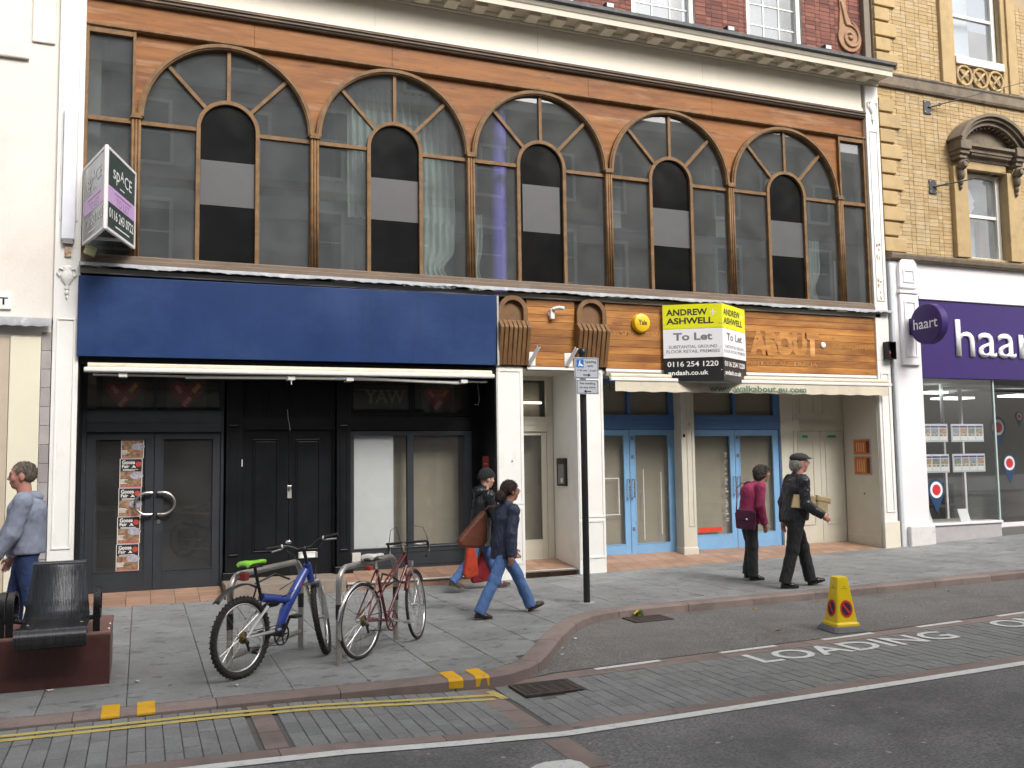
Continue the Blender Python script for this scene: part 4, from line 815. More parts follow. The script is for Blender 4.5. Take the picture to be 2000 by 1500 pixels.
# ------------------------------------------------------------------ ground floor: blue shop on the right
YR = .85
bx(4.97, 10.48, .02, 1.0, 2.97, 3.01).build('recess_ceiling', offw, B)
def blue_pair(x0, xm, x1, ga, gb, nm):
    f = MB().box(x0, x1, YR-.03, YR+.07, 2.12, 2.37).box(x0, x0+.04, YR-.02, YR+.07, 2.37, 2.97).box(x1-.13, x1, YR-.02, YR+.07, 2.37, 2.97).box(x0+.04, x1-.13, YR-.02, YR+.07, 2.90, 2.97).box(xm-.03, xm+.03, YR-.02, YR+.07, 2.39, 2.90)
    f.box(x1-.03, x1, YR-.02, YR+.07, .04, 2.12).box(x0, x0+.03, YR-.02, YR+.07, .04, 2.12)
    fr = f.build('shop_door_frame', stain(mat('deep blue paint', (.075, .17, .38), .5, .1, 4, .1, 40), (.05, .10, .2), .55, .75, 4, .5), B, bevel=.004)
    for z in (2.17, 2.24, 2.31): bx(x0, x1, YR-.042, YR-.031, z, z+.025).build('rail_moulding', MATS['deep blue paint'], fr)
    bx(x0+.03, x1-.10, YR+.02, YR+.026, 2.36, 2.92).build('glass_pane', gshop, fr)
    L = leaf_door(B, x0+.032, xm-.004, .045, 2.115, YR, bluedoor, gshop, ga); Rr = leaf_door(B, xm+.004, x1-.032, .045, 2.115, YR, bluedoor, gshop, gb)
    for d, g in ((L, ga), (Rr, gb)): bx(g[0]-.03, g[1]+.03, YR+.10, YR+.11, g[2]-.03, g[3]+.03).build('buff_screen', beige, d)
    bx(x0+.03, x1-.03, YR+.10, YR+.11, 2.37, 2.92).build('buff_screen', beige, fr)
    for d, s in ((L, -1), (Rr, 1)):
        xx = xm+s*.045; MB().tube([(xx, YR, 1.29), (xx, YR-.06, 1.29), (xx, YR-.06, .98), (xx, YR, .98)], .011, 8).build('pull_handle', steel, d, smooth=40)
    for z in (1.98, 1.66, .46): bx(xm+.03, xm+.075, YR-.012, YR-.001, z-.03, z+.03).build('lock_plate', mat('lock grey', (.16, .17, .19), .4, .1, 9), Rr, bevel=.003)
    return L, Rr
dl, dr = blue_pair(5.0, 5.90, 6.80, (5.13, 5.79, .215, 2.02), (6.01, 6.65, .215, 2.025), 'a')
el, er = blue_pair(7.05, 8.02, 8.99, (7.17, 7.91, .30, 2.005), (8.12, 8.83, .31, 2.01), 'b')
tape = mat('tape residue', (.62, .62, .60), .7, .1, 20)
for p, d in ((bx(5.40, 5.70, YR-.0025, YR-.0005, 1.30, 1.315), dl), (bx(5.685, 5.70, YR-.0025, YR-.0005, .72, 1.30), dl), (bx(5.38, 5.72, YR-.0025, YR-.0005, .70, .715), dl), (bx(6.16, 6.172, YR-.0025, YR-.0005, .27, 1.45), dr), (bx(6.50, 6.512, YR-.0025, YR-.0005, .35, 1.40), dr)):
    p.xf(Matrix.Translation((0, .018, 0))).build('tape_mark', tape, d)
bx(7.22, 7.70, YR+.013, YR+.017, .34, .42).build('red_sticker', mat('red sticker', (.62, .05, .02), .5, .1, 9), el)
q = MB(); z = .52
while z < 1.72:
    h = rnd.choice([.012, .02, .03]); q.box(7.80, 7.80+rnd.choice([.03, .045, .06]), YR+.013, YR+.016, z, z+h); z += h+rnd.choice([.014, .018, .06])
q.build('faint_lettering', mat('pale vinyl', (.42, .42, .38), .6, .2, 30), el, kind='stuff')
cpl = bx(6.765, 7.025, .60, .845, -.03, 2.97).build('square_column', offw, B, bevel=.006); bx(6.75, 7.04, .585, .845, -.06, .13).build('column_base', stain(mat('chipped cream', (.60, .56, .47), .7, .1, 6, .3, 30), (.35, .25, .16), .55, .68, 9, .7), cpl, bevel=.012)
rect_frame(MB(), 6.87, 6.985, .48, 2.1, .59, .601, .016).build('panel_moulding', offw, cpl); rect_frame(MB(), 6.87, 6.985, 2.30, 2.9, .59, .601, .016).build('panel_moulding', offw, cpl); bx(6.80, 6.83, .58, .60, 1.98, 2.03).build('black_fitting', blackp, cpl); bx(6.92, 6.96, .575, .60, 2.18, 2.23).build('column_boss', offw, cpl)
c2_ = bx(8.99, 9.40, YR-.04, YR+.08, -.03, 2.97).build('square_column', offw, B, bevel=.006); rect_frame(MB(), 9.26, 9.37, .2, 2.1, YR-.052, YR-.039, .018).build('panel_moulding', offw, c2_); rect_frame(MB(), 9.26, 9.37, 2.28, 2.9, YR-.052, YR-.039, .018).build('panel_moulding', offw, c2_)
f = MB().box(9.40, 10.48, YR, YR+.09, 2.09, 2.97); ov = f.build('overdoor', offw, B)
for a, b in ((9.45, 9.80), (9.98, 10.40)): rect_frame(MB(), a, b, 2.40, 2.85, YR-.012, YR-.001, .022).build('panel_moulding', offw, ov)
for z in (2.13, 2.19, 2.25): bx(9.40, 10.475, YR-.02, YR-.001, z, z+.022).build('rail_moulding', offw, ov)
for x0, x1, pa, pb in ((9.403, 9.908, 9.44, 9.76), (9.914, 10.47, 10.02, 10.40)):
    d = bx(x0, x1, YR+.02, YR+.07, .03, 2.085).build('panel_door', offw, B, bevel=.003); rect_frame(MB(), pa, pb, .38, 1.90, YR+.008, YR+.019, .02).build('panel_moulding', offw, d)
    bx(pa+.02, pb-.10, YR+.012, YR+.019, 1.945, 2.03).build('green_notice', mat('pale green notice', (.45, .62, .52), .6, .1, 9), d); bx(pa+.06, pb-.13, YR+.0105, YR+.0125, 1.965, 2.01).build('notice_print', mat('green print', (.05, .30, .16), .6, .3, 60), d)
bx(10.455, 10.475, .0, YR, -.1, 2.97).build('side_wall', offw, B); bx(10.44, 10.456, .005, YR-.02, -.05, .20).build('skirting', offw, B, bevel=.004)
for z0, z1, nm in ((1.655, 1.905, 'upper'), (1.29, 1.60, 'lower')):
    p = E('orange_poster', (10.45, .38, z0), '%s of two orange framed posters on the cream side wall' % nm, 'poster', 'orange posters'); bx(10.445, 10.456, .165, .605, z0-.02, z1+.02).build('poster_frame', mat('grey frame', (.38, .37, .35), .5, .1, 5), p, bevel=.003); bx(10.441, 10.446, .19, .58, z0, z1).build('poster_print', mat('orange print', (.58, .15, .03), .5, .25, 9), p)
    for q in range(4): bx(10.4385, 10.4412, .50-q*.055, .52-q*.055, z0+.04, z1-.05).build('print_line', mat('cream print', (.7, .45, .25), .6, .1, 9), p)
    bx(10.4385, 10.4412, .20, .28, z0+.02, z1-.02).build('print_dark_block', mat('brown print', (.10, .04, .02), .6, .3, 30), p)
bx(10.452, 10.455, .36, .40, .92, .96).build('wall_scar', mat('scar', (.25, .22, .18), .9, .3, 60), B)
# awning of the right shop with its web address
aw = E('shop_awning', (7.8, -.15, 2.7), 'cream awning roll with a valance printed with a web address over the blue doors', 'awning')
bx(5.02, 10.66, -.05, .03, 2.935, 3.0).build('awning_housing', mat('dull housing', (.30, .28, .25), .6, .15, 4), aw); MB().tube([(5.05, -.11, 2.93), (10.64, -.11, 2.935)], .04, 10).build('canvas_roll', canvas, aw, smooth=40)
bx(5.02, 10.66, -.20, -.15, 2.845, 2.90).build('front_bar', alum, aw, bevel=.01)
mb = MB(); n = 220
for i in range(n+1):
    x = 5.10+5.48*i/n; wv = .004*math.sin(i*.21)+.003*math.sin(i*.47+1)+.006*math.sin(i*.083)
    for j in range(5): mb.v.append((x+.02*(4-j)/4*math.sin(i*.11), -.185+wv*(j/4)*1.0, 2.845-.165*j/4+.006*math.sin(i*.4)*(j == 4)))
for i in range(n):
    for j in range(4): a = i*5+j; mb.f.append((a, a+1, a+6, a+5))
mb.build('valance', canvas, aw, smooth=True); text('lettering', 'www.walkabout.eu.com', mat('green print on canvas', (.10, .19, .14), .8, .2, 9), aw, 6.80, 2.70, 1.95, .105, (0, -.213, 0), off=.03)
MB().tube([(5.06, -.03, 2.97), (5.05, -.08, 2.80), (5.08, -.06, 2.72), (5.04, -.03, 2.75)], .006, 5).build('loose_cord', mat('dark cable', (.04, .04, .04)), aw)
cb = E('alarm_box', (10.71, -.12, 3.35), 'small black open box on the cream pilaster beside the white shop', 'box'); rect_frame(MB(), 10.62, 10.80, 3.335, 3.65, -.19, -.065, .015).build('case', blackp, cb); bx(10.63, 10.79, -.08, -.066, 3.345, 3.64).build('case_back', mat('dark back', (.06, .05, .05), .6, .2, 9), cb); MB().ell((10.72, -.10, 3.45), (.03, .03, .04), 8, 6).build('red_lamp', mat('dull red lens', (.25, .03, .03), .3, .1, 5), cb, smooth=True)
# floodlights along the gutter
for i, xx in enumerate((5.10, 7.40, 9.46)):
    q = E('floodlight', (xx, -.24, 8.74), 'small black floodlight on the gutter, %s of three' % ('left', 'middle', 'right')[i], 'floodlight', 'floodlights on the gutter'); bx(xx-.07, xx+.09, -.30, -.18, 8.80, 8.90).build('lamp_housing', blackp, q, bevel=.012); bx(xx-.05, xx+.07, -.305, -.300, 8.82, 8.885).build('lens', mat('lamp lens', (.55, .55, .55), .2, .1, 9), q); MB().tube([(xx-.12, -.20, 8.73), (xx-.09, -.22, 8.82), (xx-.06, -.24, 8.85)], .012, 6).build('arm', blackp, q)
# ------------------------------------------------------------------ estate agent's building on the right
Y = E('brick_building', (14, .4, 0), 'yellow brick building with stone quoins above a white estate agent shopfront', 'building')
ybm = [mat('yellow brick %d' % i, c, .85, .18, 9, .3, 60, objvar=.09) for i, c in enumerate([(.43, .31, .155), (.46, .335, .18), (.405, .285, .14), (.45, .345, .20)])]
sand = stain(mat('sandstone', (.47, .34, .17), .85, .12, 4, .3, 40, objvar=.08), (.22, .17, .11), .56, .78, 2.5, .6)
darkstone = stain(mat('sooty stone', (.20, .16, .115), .85, .25, 4, .4, 35), (.07, .06, .055), .48, .7, 3, .7)
hole1 = (12.85, 13.93, 5.34, 7.15); hole2 = (12.80, 14.08, 9.30, 11.5)
brickwall(Y, 10.80, 24, 5.2, 13, .0, ybm, [hole1, hole2, (15.5, 16.6, 5.34, 7.15), (15.4, 16.7, 9.3, 11.5), (18.4, 19.5, 5.34, 7.15), (18.4, 19.6, 9.3, 11.5)], mat('yellow mortar', (.39, .305, .19), .9, .12, 6), key=lambda t: abs(t[0]-11.9)+abs(t[1]-7)*.6, view=(10.82, 14.95, 5.30, 10.55))
zq = 5.33; k = 0
while zq < 10.5:
    long = k % 2 == 0; w_ = .36 if long else .20; h = .30 if long else .285
    if not (8.40 < zq+.15 < 8.75):
        MB().box(10.815, 10.815+w_+.15, -.045, .02, zq+.012, zq+h-.03).build('quoin', sand, Y, bevel=.012)
    zq += h; k += 1
MB().prism([(.05, 8.46), (-.05, 8.46), (-.07, 8.50), (-.07, 8.66), (-.09, 8.69), (-.09, 8.72), (.05, 8.74)], 10.80, 24, 'x').build('string_course', darkstone, Y)
MB().prism([(.05, 5.17), (-.10, 5.17), (-.14, 5.20), (-.16, 5.26), (-.16, 5.29), (-.10, 5.31), (.05, 5.33)], 10.84, 24, 'x').build('shopfront_cornice', darkstone, Y)
bx(10.80, 24, .35, 5, 5.0, 5.1).build('inner_floor', dark_fl, Y); bx(10.80, 24, 4.8, 5, -.3, 13).build('inner_wall', dark_in, Y); bx(10.79, 10.83, .3, 4.9, 5.1, 13).build('inner_wall', dark_in, Y)
# lower window with its pediment
xa, xb = 12.87, 13.92
su = bx(12.52, xa, -.10, .03, 5.34, 7.10).build('window_surround', sand, Y, bevel=.012); bx(xb, 14.27, -.10, .03, 5.34, 7.10).build('surround_pier', sand, su, bevel=.012)
MB().box(xa, xb, -.08, .03, 7.08, 7.24).build('lintel', sand, su, bevel=.008)
MB().prism([(.02, 7.24), (-.10, 7.24), (-.10, 7.30), (-.16, 7.36), (-.20, 7.38), (-.20, 7.44), (-.26, 7.47), (-.26, 7.52), (.02, 7.52)], 12.60, 14.20, 'x').build('entablature', darkstone, su)
n = 26
for i in range(n): bx(12.90+i*.04, 12.922+i*.04, -.20, -.15, 7.315, 7.355).build('dentil', darkstone, su)
zc, Rr = 7.05, 1.08
pd = MB(); a0 = math.acos(.93/Rr)
archp = lambda r: arc(13.395, zc, r, a0, PI-a0, 24)
for r0, r1, y0 in ((Rr, Rr-.06, -.36), (Rr-.06, Rr-.12, -.31), (Rr-.12, Rr-.20, -.25)):
    o, i_ = arc(13.395, zc, r0, a0, PI-a0, 26), arc(13.395, zc, r1, a0, PI-a0, 26); pd.prism(o+i_[::-1], y0, .02)
pd.build('pediment_arch', darkstone, su, smooth=30); MB().prism(arc(13.395, zc, Rr-.2, a0+.05, PI-a0-.05, 20), -.08, .02).build('tympanum', darkstone, su)
for i in range(15):
    t = a0+.1+(PI-2*a0-.2)*i/14; MB().obox((13.395+(Rr-.23)*math.cos(t), -.15, zc+(Rr-.23)*math.sin(t)), (.03, .1, .03), Matrix.Rotation(-t, 3, 'Y')).build('dentil', darkstone, su)
for sx in (12.66, 14.13):
    MB().box(sx-.14, sx+.14, -.30, .02, 7.38, 7.56).box(sx-.12, sx+.12, -.26, .02, 7.30, 7.38).box(sx-.10, sx+.10, -.22, .02, 7.22, 7.30).build('impost_block', darkstone, su, bevel=.015)
    c = MB(); c.ell((sx, -.18, 7.10), (.085, .10, .10), 12, 8).ell((sx, -.15, 6.93), (.07, .07, .11), 12, 8).ell((sx, -.13, 6.78), (.045, .05, .07), 10, 7).ell((sx, -.12, 6.68), (.035, .035, .045), 8, 6); c.tube([(sx+.06*math.cos(t), -.27+.0*t, 7.11+.06*math.sin(t)) for t in frange(0, 5.5, .4)], .014, 6)
    c.build('carved_bracket', darkstone, su, smooth=50)
def plain_sash(x0, x1, z0, z1, zm, y=.10):
    f = MB(); rect_frame(f, x0, x1, z0, z1, y, y+.12, .07, .10, .07, .06); o = f.build('sash_window', wpaint, Y, bevel=.006)
    bx(x0+.07, x1-.10, y+.02, y+.09, zm-.03, zm+.03).build('meeting_rail', wpaint, o); bx(x0+.06, x1-.09, y+.05, y+.056, z0+.05, z1-.06).build('pane', gbrt, o)
    return o
s1 = plain_sash(xa, xb, 5.35, 7.07, 6.23)
# grey picture of a head behind the upper sash
pm = mat('grey picture', (.10, .095, .10), .6, .1, 3); pf = mat('picture pale', (.50, .48, .50), .6, .1, 6)
bx(12.95, 13.80, .26, .27, 6.25, 6.90).build('blind_picture', pm, s1); 
MB().prism([(13.22, 6.32), (13.20, 6.55), (13.14, 6.72), (13.20, 6.84), (13.30, 6.80), (13.36, 6.66), (13.42, 6.58), (13.37, 6.54), (13.40, 6.44), (13.34, 6.38), (13.30, 6.32)], .25, .2555).build('picture_head', pf, s1)
for q in range(4): MB().tube([(13.0+.05*q, .248, 6.30+.08*q), (13.06+.04*q, .248, 6.36+.07*q), (13.10+.02*q, .248, 6.34+.09*q)], .018, 5).build('picture_hair', pf, s1)
bx(12.95, 13.55, .40, .42, 5.36, 6.2).build('blind', mat('pale blind 2', (.42, .44, .42), .8, .05, 3), s1); bx(13.56, 13.72, .30, .45, 5.36, 6.2).build('brown_shutter', mat('brown shutter', (.12, .07, .04), .6, .1, 4), s1)
# upper window with lattice apron
for sx0, sx1 in ((12.42, 12.66), (14.20, 14.44)): MB().box(sx0, sx1, -.07, .03, 8.74, 11.5).build('stone_strip', sand, Y, bevel=.01)
for sx0, sx1 in ((12.66, 12.80), (14.08, 14.20)): bx(sx0, sx1, -.03, .03, 8.74, 11.5).build('window_reveal', sand, Y, bevel=.01)
s2 = plain_sash(12.82, 14.06, 9.34, 11.4, 10.25); bx(12.80, 14.08, -.06, .15, 9.18, 9.335).build('window_sill', wpaint, s2, bevel=.01)
bx(12.95, 13.55, .30, .32, 9.4, 11.4).build('blind', mat('bright blind', (.75, .76, .78), .8, .03, 3), s2)
ap = bx(12.80, 14.08, .0, .03, 8.75, 9.17).build('lattice_apron', darkstone, Y)
for i in range(3):
    xc = 13.02+.42*i; P = [(xc+.19*math.cos(t), -.02, 8.96+.19*math.sin(t)) for t in frange(0, 2*PI, .3)[:-1]]; MB().tube(P, .03, 6, closed=True).build('lattice_ring', sand, ap, smooth=True)
    for s in (-1, 1): MB().tube([(xc-.15, -.015, 8.96-s*.15), (xc+.15, -.015, 8.96+s*.15)], .025, 6).build('lattice_bar', sand, ap, smooth=True)
# span-wire anchors
met = mat('dark steel', (.07, .07, .075), .45, .15, 12, metal=.6)
for (xx, zz), (tx, ty, tz), nm in (((12.03, 8.20), (17.0, -1.6, 9.6), 'upper'), ((12.06, 6.66), (13.9, -1.2, 6.98), 'lower')):
    q = E('wire_anchor', (xx, -.03, zz), '%s dark square anchor plate with a wire on the yellow brickwork' % nm, 'wire anchor', 'wire anchors'); bx(xx-.09, xx+.09, -.022, -.006, zz-.13, zz+.13).build('plate', met, q, bevel=.004)
    for dx in (-.065, .065):
        for dz in (-.10, .10): MB().ell((xx+dx, -.026, zz+dz), (.012, .01, .012), 8, 5).build('bolt', steel, q, smooth=True)
    a = Vector((xx+.02, -.03, zz)); b = Vector((tx, ty, tz)); d = (b-a).normalized(); e1 = a+d*.22
    MB().tube([a, e1], .018, 8).build('eye_bolt', met, q); MB().tube([e1+Vector((.03*math.cos(t), 0, .03*math.sin(t))) for t in frange(0, 2*PI, .5)[:-1]], .009, 6, closed=True).build('ring', met, q)
    MB().tube([e1+d*.03, e1+d*.45], .013, 6).build('turnbuckle', met, q); MB().tube([e1+d*.4, b], .006, 5).build('wire', met, q)
# white shopfront
wsf = stain(mat('shopfront white', (.80, .78, .80), .4, .03, 2), (.55, .52, .52), .66, .82, 2, .3); purple = mat('purple sign', (.042, .021, .135), .4, .08, 2, spec=.3)
sp_ = bx(10.86, 11.52, -.06, .30, -.2, 5.165).build('shop_pilaster', wsf, Y, bevel=.008)
bx(10.82, 10.90, -.10, -.02, -.1, 5.1).build('downpipe', mat('pale downpipe', (.60, .62, .66), .45, .06, 3), Y, bevel=.02)
bx(10.98, 11.56, -.15, -.062, -.2, .36).build('pilaster_plinth', stain(mat('scuffed white', (.70, .68, .66), .6, .08, 6), (.40, .36, .32), .52, .7, 6, .6), sp_, bevel=.02)
hd = MB().prism([(11.02, 4.66), (11.45, 4.66), (11.45, 5.03)]+arc(11.235, 5.03, .215, 0, PI, 10)[1:-1]+[(11.02, 5.03)], -.13, -.061).build('pilaster_head', wsf, sp_, bevel=.012); rect_frame(MB(), 11.10, 11.37, 4.76, 5.0, -.145, -.129, .03).build('panel_moulding', wsf, hd)
bx(11.0, 11.47, -.14, -.061, 4.56, 4.62).build('capital_band', wsf, sp_, bevel=.008); bx(11.02, 11.45, -.12, -.061, 3.25, 4.55).build('pilaster_block', wsf, sp_, bevel=.01); rect_frame(MB(), 11.10, 11.37, 3.40, 4.42, -.135, -.119, .03).build('panel_moulding', wsf, sp_)
bx(11.52, 24, -.02, .30, 4.50, 5.165).build('white_fascia', wsf, Y); MB().box(11.50, 24, -.09, -.022, 4.48, 4.55).build('fascia_trim', wsf, Y, bevel=.01)
hsn = E('fascia_sign', (16, -.08, 3.05), 'long purple shop sign with large white letters', 'sign'); bx(11.53, 20, -.06, .02, 3.03, 4.475).build('sign_panel', purple, hsn, bevel=.006)
ltr = mat('white sign letters', (.82, .82, .84), .4, .02, 5)
o = text('lettering', 'haart', ltr, hsn, 12.37, 3.44, 2.42, .70, (0, -.085, 0), off=.004); mo = o.modifiers.new('depth', 'SOLIDIFY'); mo.thickness = .02; mo.offset = -1
ds = E('projecting_sign', (11.25, -.1, 3.6), 'round purple projecting sign with white letters on a short arm', 'sign'); cx_, cy_, cz_ = 11.17, -.52, 3.945
MB().lathe([(.345, 0), (.36, .012), (.36, .158), (.345, .17)], (cx_, cy_, cz_), 40, 'x').build('sign_drum', purple, ds, smooth=30); bx(cx_+.03, cx_+.14, -.20, -.06, cz_-.15, cz_+.15).build('mounting_arm', purple, ds, bevel=.01)
text('lettering', 'haart', ltr, ds, -.27, -.085, .54, .19, (cx_-.001, cy_, cz_), (0, -1, 0), (0, 0, 1), off=.006)
# shop window
gsh = glass('agent window glass', (.94, .95, .95), .015, (.6, .6, .6), .01, 1.5)
bx(11.52, 13.38, -.03, .25, .33, .375).build('window_sill', wsf, Y, bevel=.008); bx(11.53, 13.36, .0, .25, -.1, .33).build('stall_riser', mat('grey stone riser', (.42, .40, .41), .6, .1, 5), Y, bevel=.005)
shw = MB().box(11.50, 11.53, .0, .06, .375, 3.03).build('shop_window', wsf, Y); bx(11.53, 13.34, .02, .03, .376, 3.03).build('glass_pane', gsh, shw); bx(13.33, 13.345, .035, 1.25, .376, 3.02).build('glass_pane', gsh, shw)
MB().box(13.325, 13.36, -.0, .034, .376, 3.03).build('corner_trim', mat('pale green edge', (.45, .55, .52), .3, .05, 5), shw); MB().box(13.31, 13.36, .75, .80, .37, 3.0).build('window_post', wsf, shw)
bx(11.53, 13.34, .03, 1.0, .30, .36).build('display_shelf', mat('shelf', (.34, .30, .25), .6, .1, 4), shw)
rin = mat('agent interior', (.17, .16, .148), .8, .06, 2)
MB().box(11.50, 20, 4.0, 4.1, -.1, 3.2).box(11.45, 11.53, .3, 4.0, -.1, 3.2).box(11.5, 20, .06, 4.0, 3.05, 3.2).build('shop_interior_wall', rin, Y); bx(11.5, 20, .25, 4.0, -.1, .05).build('shop_floor', mat('shop carpet', (.10, .095, .09), .95, .1, 20), Y)
bx(11.53, 12.1, .9, 1.1, .1, 3.1).build('inner_pier', rin, Y); bx(12.6, 13.6, 3.2, 3.25, .3, 2.6).build('inner_screen', mat('dark screen', (.06, .055, .055), .6, .2, 3), Y)
iw = MB(); rect_frame(iw, 13.36, 16.5, .10, 3.05, 1.25, 1.30, .05); iwo = iw.build('inner_shop_window', wsf, Y); bx(13.40, 16.45, 1.27, 1.276, .14, 3.02).build('glass_pane', gsh, iwo)
bx(13.36, 16.5, .1, 1.25, -.08, .035).build('entrance_floor', mat('pale paving', (.45, .41, .33), .8, .15, 4), Y); bx(13.36, 16.6, 1.22, 1.249, .03, .20).build('entrance_sill', wsf, Y)
lit = emit('ceiling light panel', (.9, 1, .93), 2.2)
for i, (a, b, c, d) in enumerate(((14.9, 15.7, 2.5, 3.0), (15.8, 16.6, 1.5, 2.0), (13.0, 13.5, 1.2, 1.5))): bx(a, b, c, d, 2.86, 2.90).build('ceiling_light', lit, label='lit ceiling panel in the estate agent, %s' % ('seen deep through the main window', 'behind the inner glass at the right', 'nearest the window corner')[i], cat='light', group='ceiling lights in the estate agent')
# property cards in hanging frames
acr = mat('clear acrylic frame', (.62, .64, .68), .2, .04, 5); cardc = [mat('card photo %d' % i, c, .5, .5, 22) for i, c in enumerate([(.35, .30, .22), (.30, .33, .36), (.42, .28, .18), (.22, .26, .20)])]; cpur = mat('card purple', (.07, .05, .22), .5, .1, 5)
for r, (z0, z1) in enumerate(((1.855, 2.19), (1.29, 1.63))):
    for c_, (x0, x1, nn) in enumerate(((11.58, 12.235, 3), (12.32, 13.14, 4))):
        h = E('card_holder', ((x0+x1)/2, .09, z0), '%s row, %s frame of property cards hanging in the agent window' % (('upper', 'lower')[r], ('left', 'right')[c_]), 'card holder', 'property card holders'); bx(x0, x1, .10, .108, z0, z1).build('acrylic_frame', acr, h)
        wd = (x1-x0-.04)/nn
        for i in range(nn):
            a = x0+.02+wd*i+.008; b = a+wd-.016; bx(a, b, .094, .099, z0+.03, z1-.03).build('card', pwhite, h); bx(a, b, .0925, .0938, z1-.07, z1-.035).build('card_heading', cpur, h); bx(a+.008, b-.008, .0925, .0938, z0+(z1-z0)*.45, z1-.08).build('card_photo', cardc[(i+r*2+c_) % 4], h)
            for j in range(2): bx(a+.01+j*(wd-.03)/2, a+(wd-.03)/2*(j+1)-.002, .0925, .0938, z0+(z1-z0)*.32, z0+(z1-z0)*.43).build('card_photo', cardc[(i+j+1) % 4], h)
navy = mat('pin navy', (.015, .05, .13), .4, .05, 5); pinr = mat('pin red', (.58, .025, .04), .4, .05, 5)
def pin(xc, y, zc, s, lab):
    q = E('map_pin_sticker', (xc, y, zc), lab, 'sticker', 'map pin stickers'); t0 = -.45
    MB().prism(arc(xc, zc, .2*s, t0, PI-t0, 24)+[(xc, zc-.42*s)], y, y+.003).build('pin_shape', navy, q); MB().prism(arc(xc, zc, .15*s, 0, 2*PI, 24)[:-1], y-.002, y-.0005).build('pin_ring', pwhite, q); MB().prism(arc(xc, zc, .10*s, 0, 2*PI, 24)[:-1], y-.004, y-.0025).build('pin_centre', pinr, q)
pin(11.79, .012, .98, 1.0, 'large navy, white and red map pin sticker low on the agent window'); pin(15.17, 1.262, 1.42, 1.0, 'map pin sticker on the inner glass beside the corner'); pin(15.53, 1.262, 2.40, .5, 'small map pin sticker high on the inner glass'); pin(14.9, 1.262, 2.17, 1.1, 'map pin sticker cut off by the glass corner')
for xx, nm in ((11.62, 'at the left end of the sill'), (12.55, 'in the middle of the sill')):
    q = E('photo_stand', (xx, .12, .38), 'small white photo stand '+nm+' of the agent window', 'photo stand', 'photo stands'); M = Matrix.Rotation(R_(-18), 3, 'X'); MB().obox((xx, .12, .49), (.24, .012, .24), M).build('stand_board', pwhite, q); MB().obox((xx, .113, .475), (.16, .006, .13), M).build('photo', mat('grey photo', (.12, .12, .13), .5, .6, 30), q)
# chairs and desks inside
blk = mat('black chair', (.02, .02, .022), .5, .1, 5)
for xx, yy, nm in ((13.0, 2.0, 'behind the middle of the window'), (14.35, 2.4, 'behind the inner glass')):
    q = E('office_chair', (xx, yy, .05), 'black office chair '+nm, 'chair', 'office chairs'); bx(xx-.24, xx+.24, yy-.23, yy+.23, .47, .54).build('seat', blk, q, bevel=.02); bx(xx+.18, xx+.24, yy-.22, yy+.22, .56, 1.0).build('backrest', blk, q, bevel=.02)
    for a in (-.2, .2):
        for b in (-.19, .19): MB().tube([(xx+a, yy+b, .47), (xx+a*1.15, yy+b*1.1, .05)], .013, 6).build('leg', blk, q)
for xx, yy, nm in ((12.35, 2.3, 'left of the chair in the agent office'), (15.2, 2.7, 'deep on the right in the agent office')):
    q = E('desk', (xx, yy, .05), 'pale office desk '+nm, 'desk', 'office desks'); bx(xx-.5, xx+.5, yy-.35, yy+.35, .74, .78).build('desk_top', rin, q); bx(xx-.45, xx+.45, yy-.30, yy-.27, .15, .739).build('modesty_panel', rin, q)
    for a in (-.46, .46): bx(xx+a-.02, xx+a+.02, yy-.3, yy+.3, .05, .739).build('leg', rin, q)

# ------------------------------------------------------------------ pale building on the left
Lb = E('rendered_building', (-5, .3, -.13), 'pale rendered building at the left edge with a lead ledge and street plate', 'building')
bx(-14, -2.777, .0, .4, 3.46, 12).build('wall', render_w, Lb); bx(-14, -3.12, -.05, -.001, 6.80, 12).build('raised_panel', render_w, Lb, bevel=.02)
bx(-3.10, -2.83, -.03, -.001, 7.05, 12).build('raised_strip', render_w, Lb, bevel=.015)
bx(-3.24, -2.90, -.04, .4, -.3, 3.25).build('shop_pier', stain(mat('cream pier', (.72, .68, .54), .55, .04, 2), (.5, .45, .36), .62, .8, 2, .35), Lb, bevel=.006)
tg = mat('grey glazed tile', (.36, .33, .33), .4, .12, 5, objvar=.15)
for i in range(15): bx(-2.895, -2.785, -.035, .3, -.2+i*.235, .030+i*.235).build('edge_tile', tg, Lb, bevel=.003)
fl = MB(); n = 150
for i in range(n+1):
    x = -9+6.22*i/n; s = .02*abs(math.sin(i*.9)); fl.v += [(x, .02, 3.50), (x, -.12, 3.485), (x, -.15, 3.46), (x, -.155, 3.36+s), (x, -.14, 3.36+s)]
for i in range(n):
    for j in range(4): a = i*5+j; fl.f.append((a, a+1, a+6, a+5))
fl.build('lead_ledge', lead, Lb, smooth=60); bx(-14, -2.79, -.02, .3, 3.25, 3.46).build('ledge_board', render_w, Lb)
wf = MB(); wf.box(-3.36, -3.245, -.02, .2, -.2, 3.25).box(-9, -3.36, .0, .2, 2.05, 2.14).box(-9, -3.36, .0, .2, 3.05, 3.25); wf.build('shop_frame', mat('tan joinery', (.50, .42, .33), .55, .06, 4), Lb, bevel=.008); bx(-9, -3.36, .10, .106, 2.14, 3.05).build('glass_pane', gshop, Lb); bx(-9, -3.36, .10, .106, -.1, 2.05).build('glass_pane', gshop, Lb); bx(-9, -3.3, .5, .52, -.1, 3.2).build('inner_screen', mat('buff screen', (.42, .38, .28), .8, .05, 3), Lb)
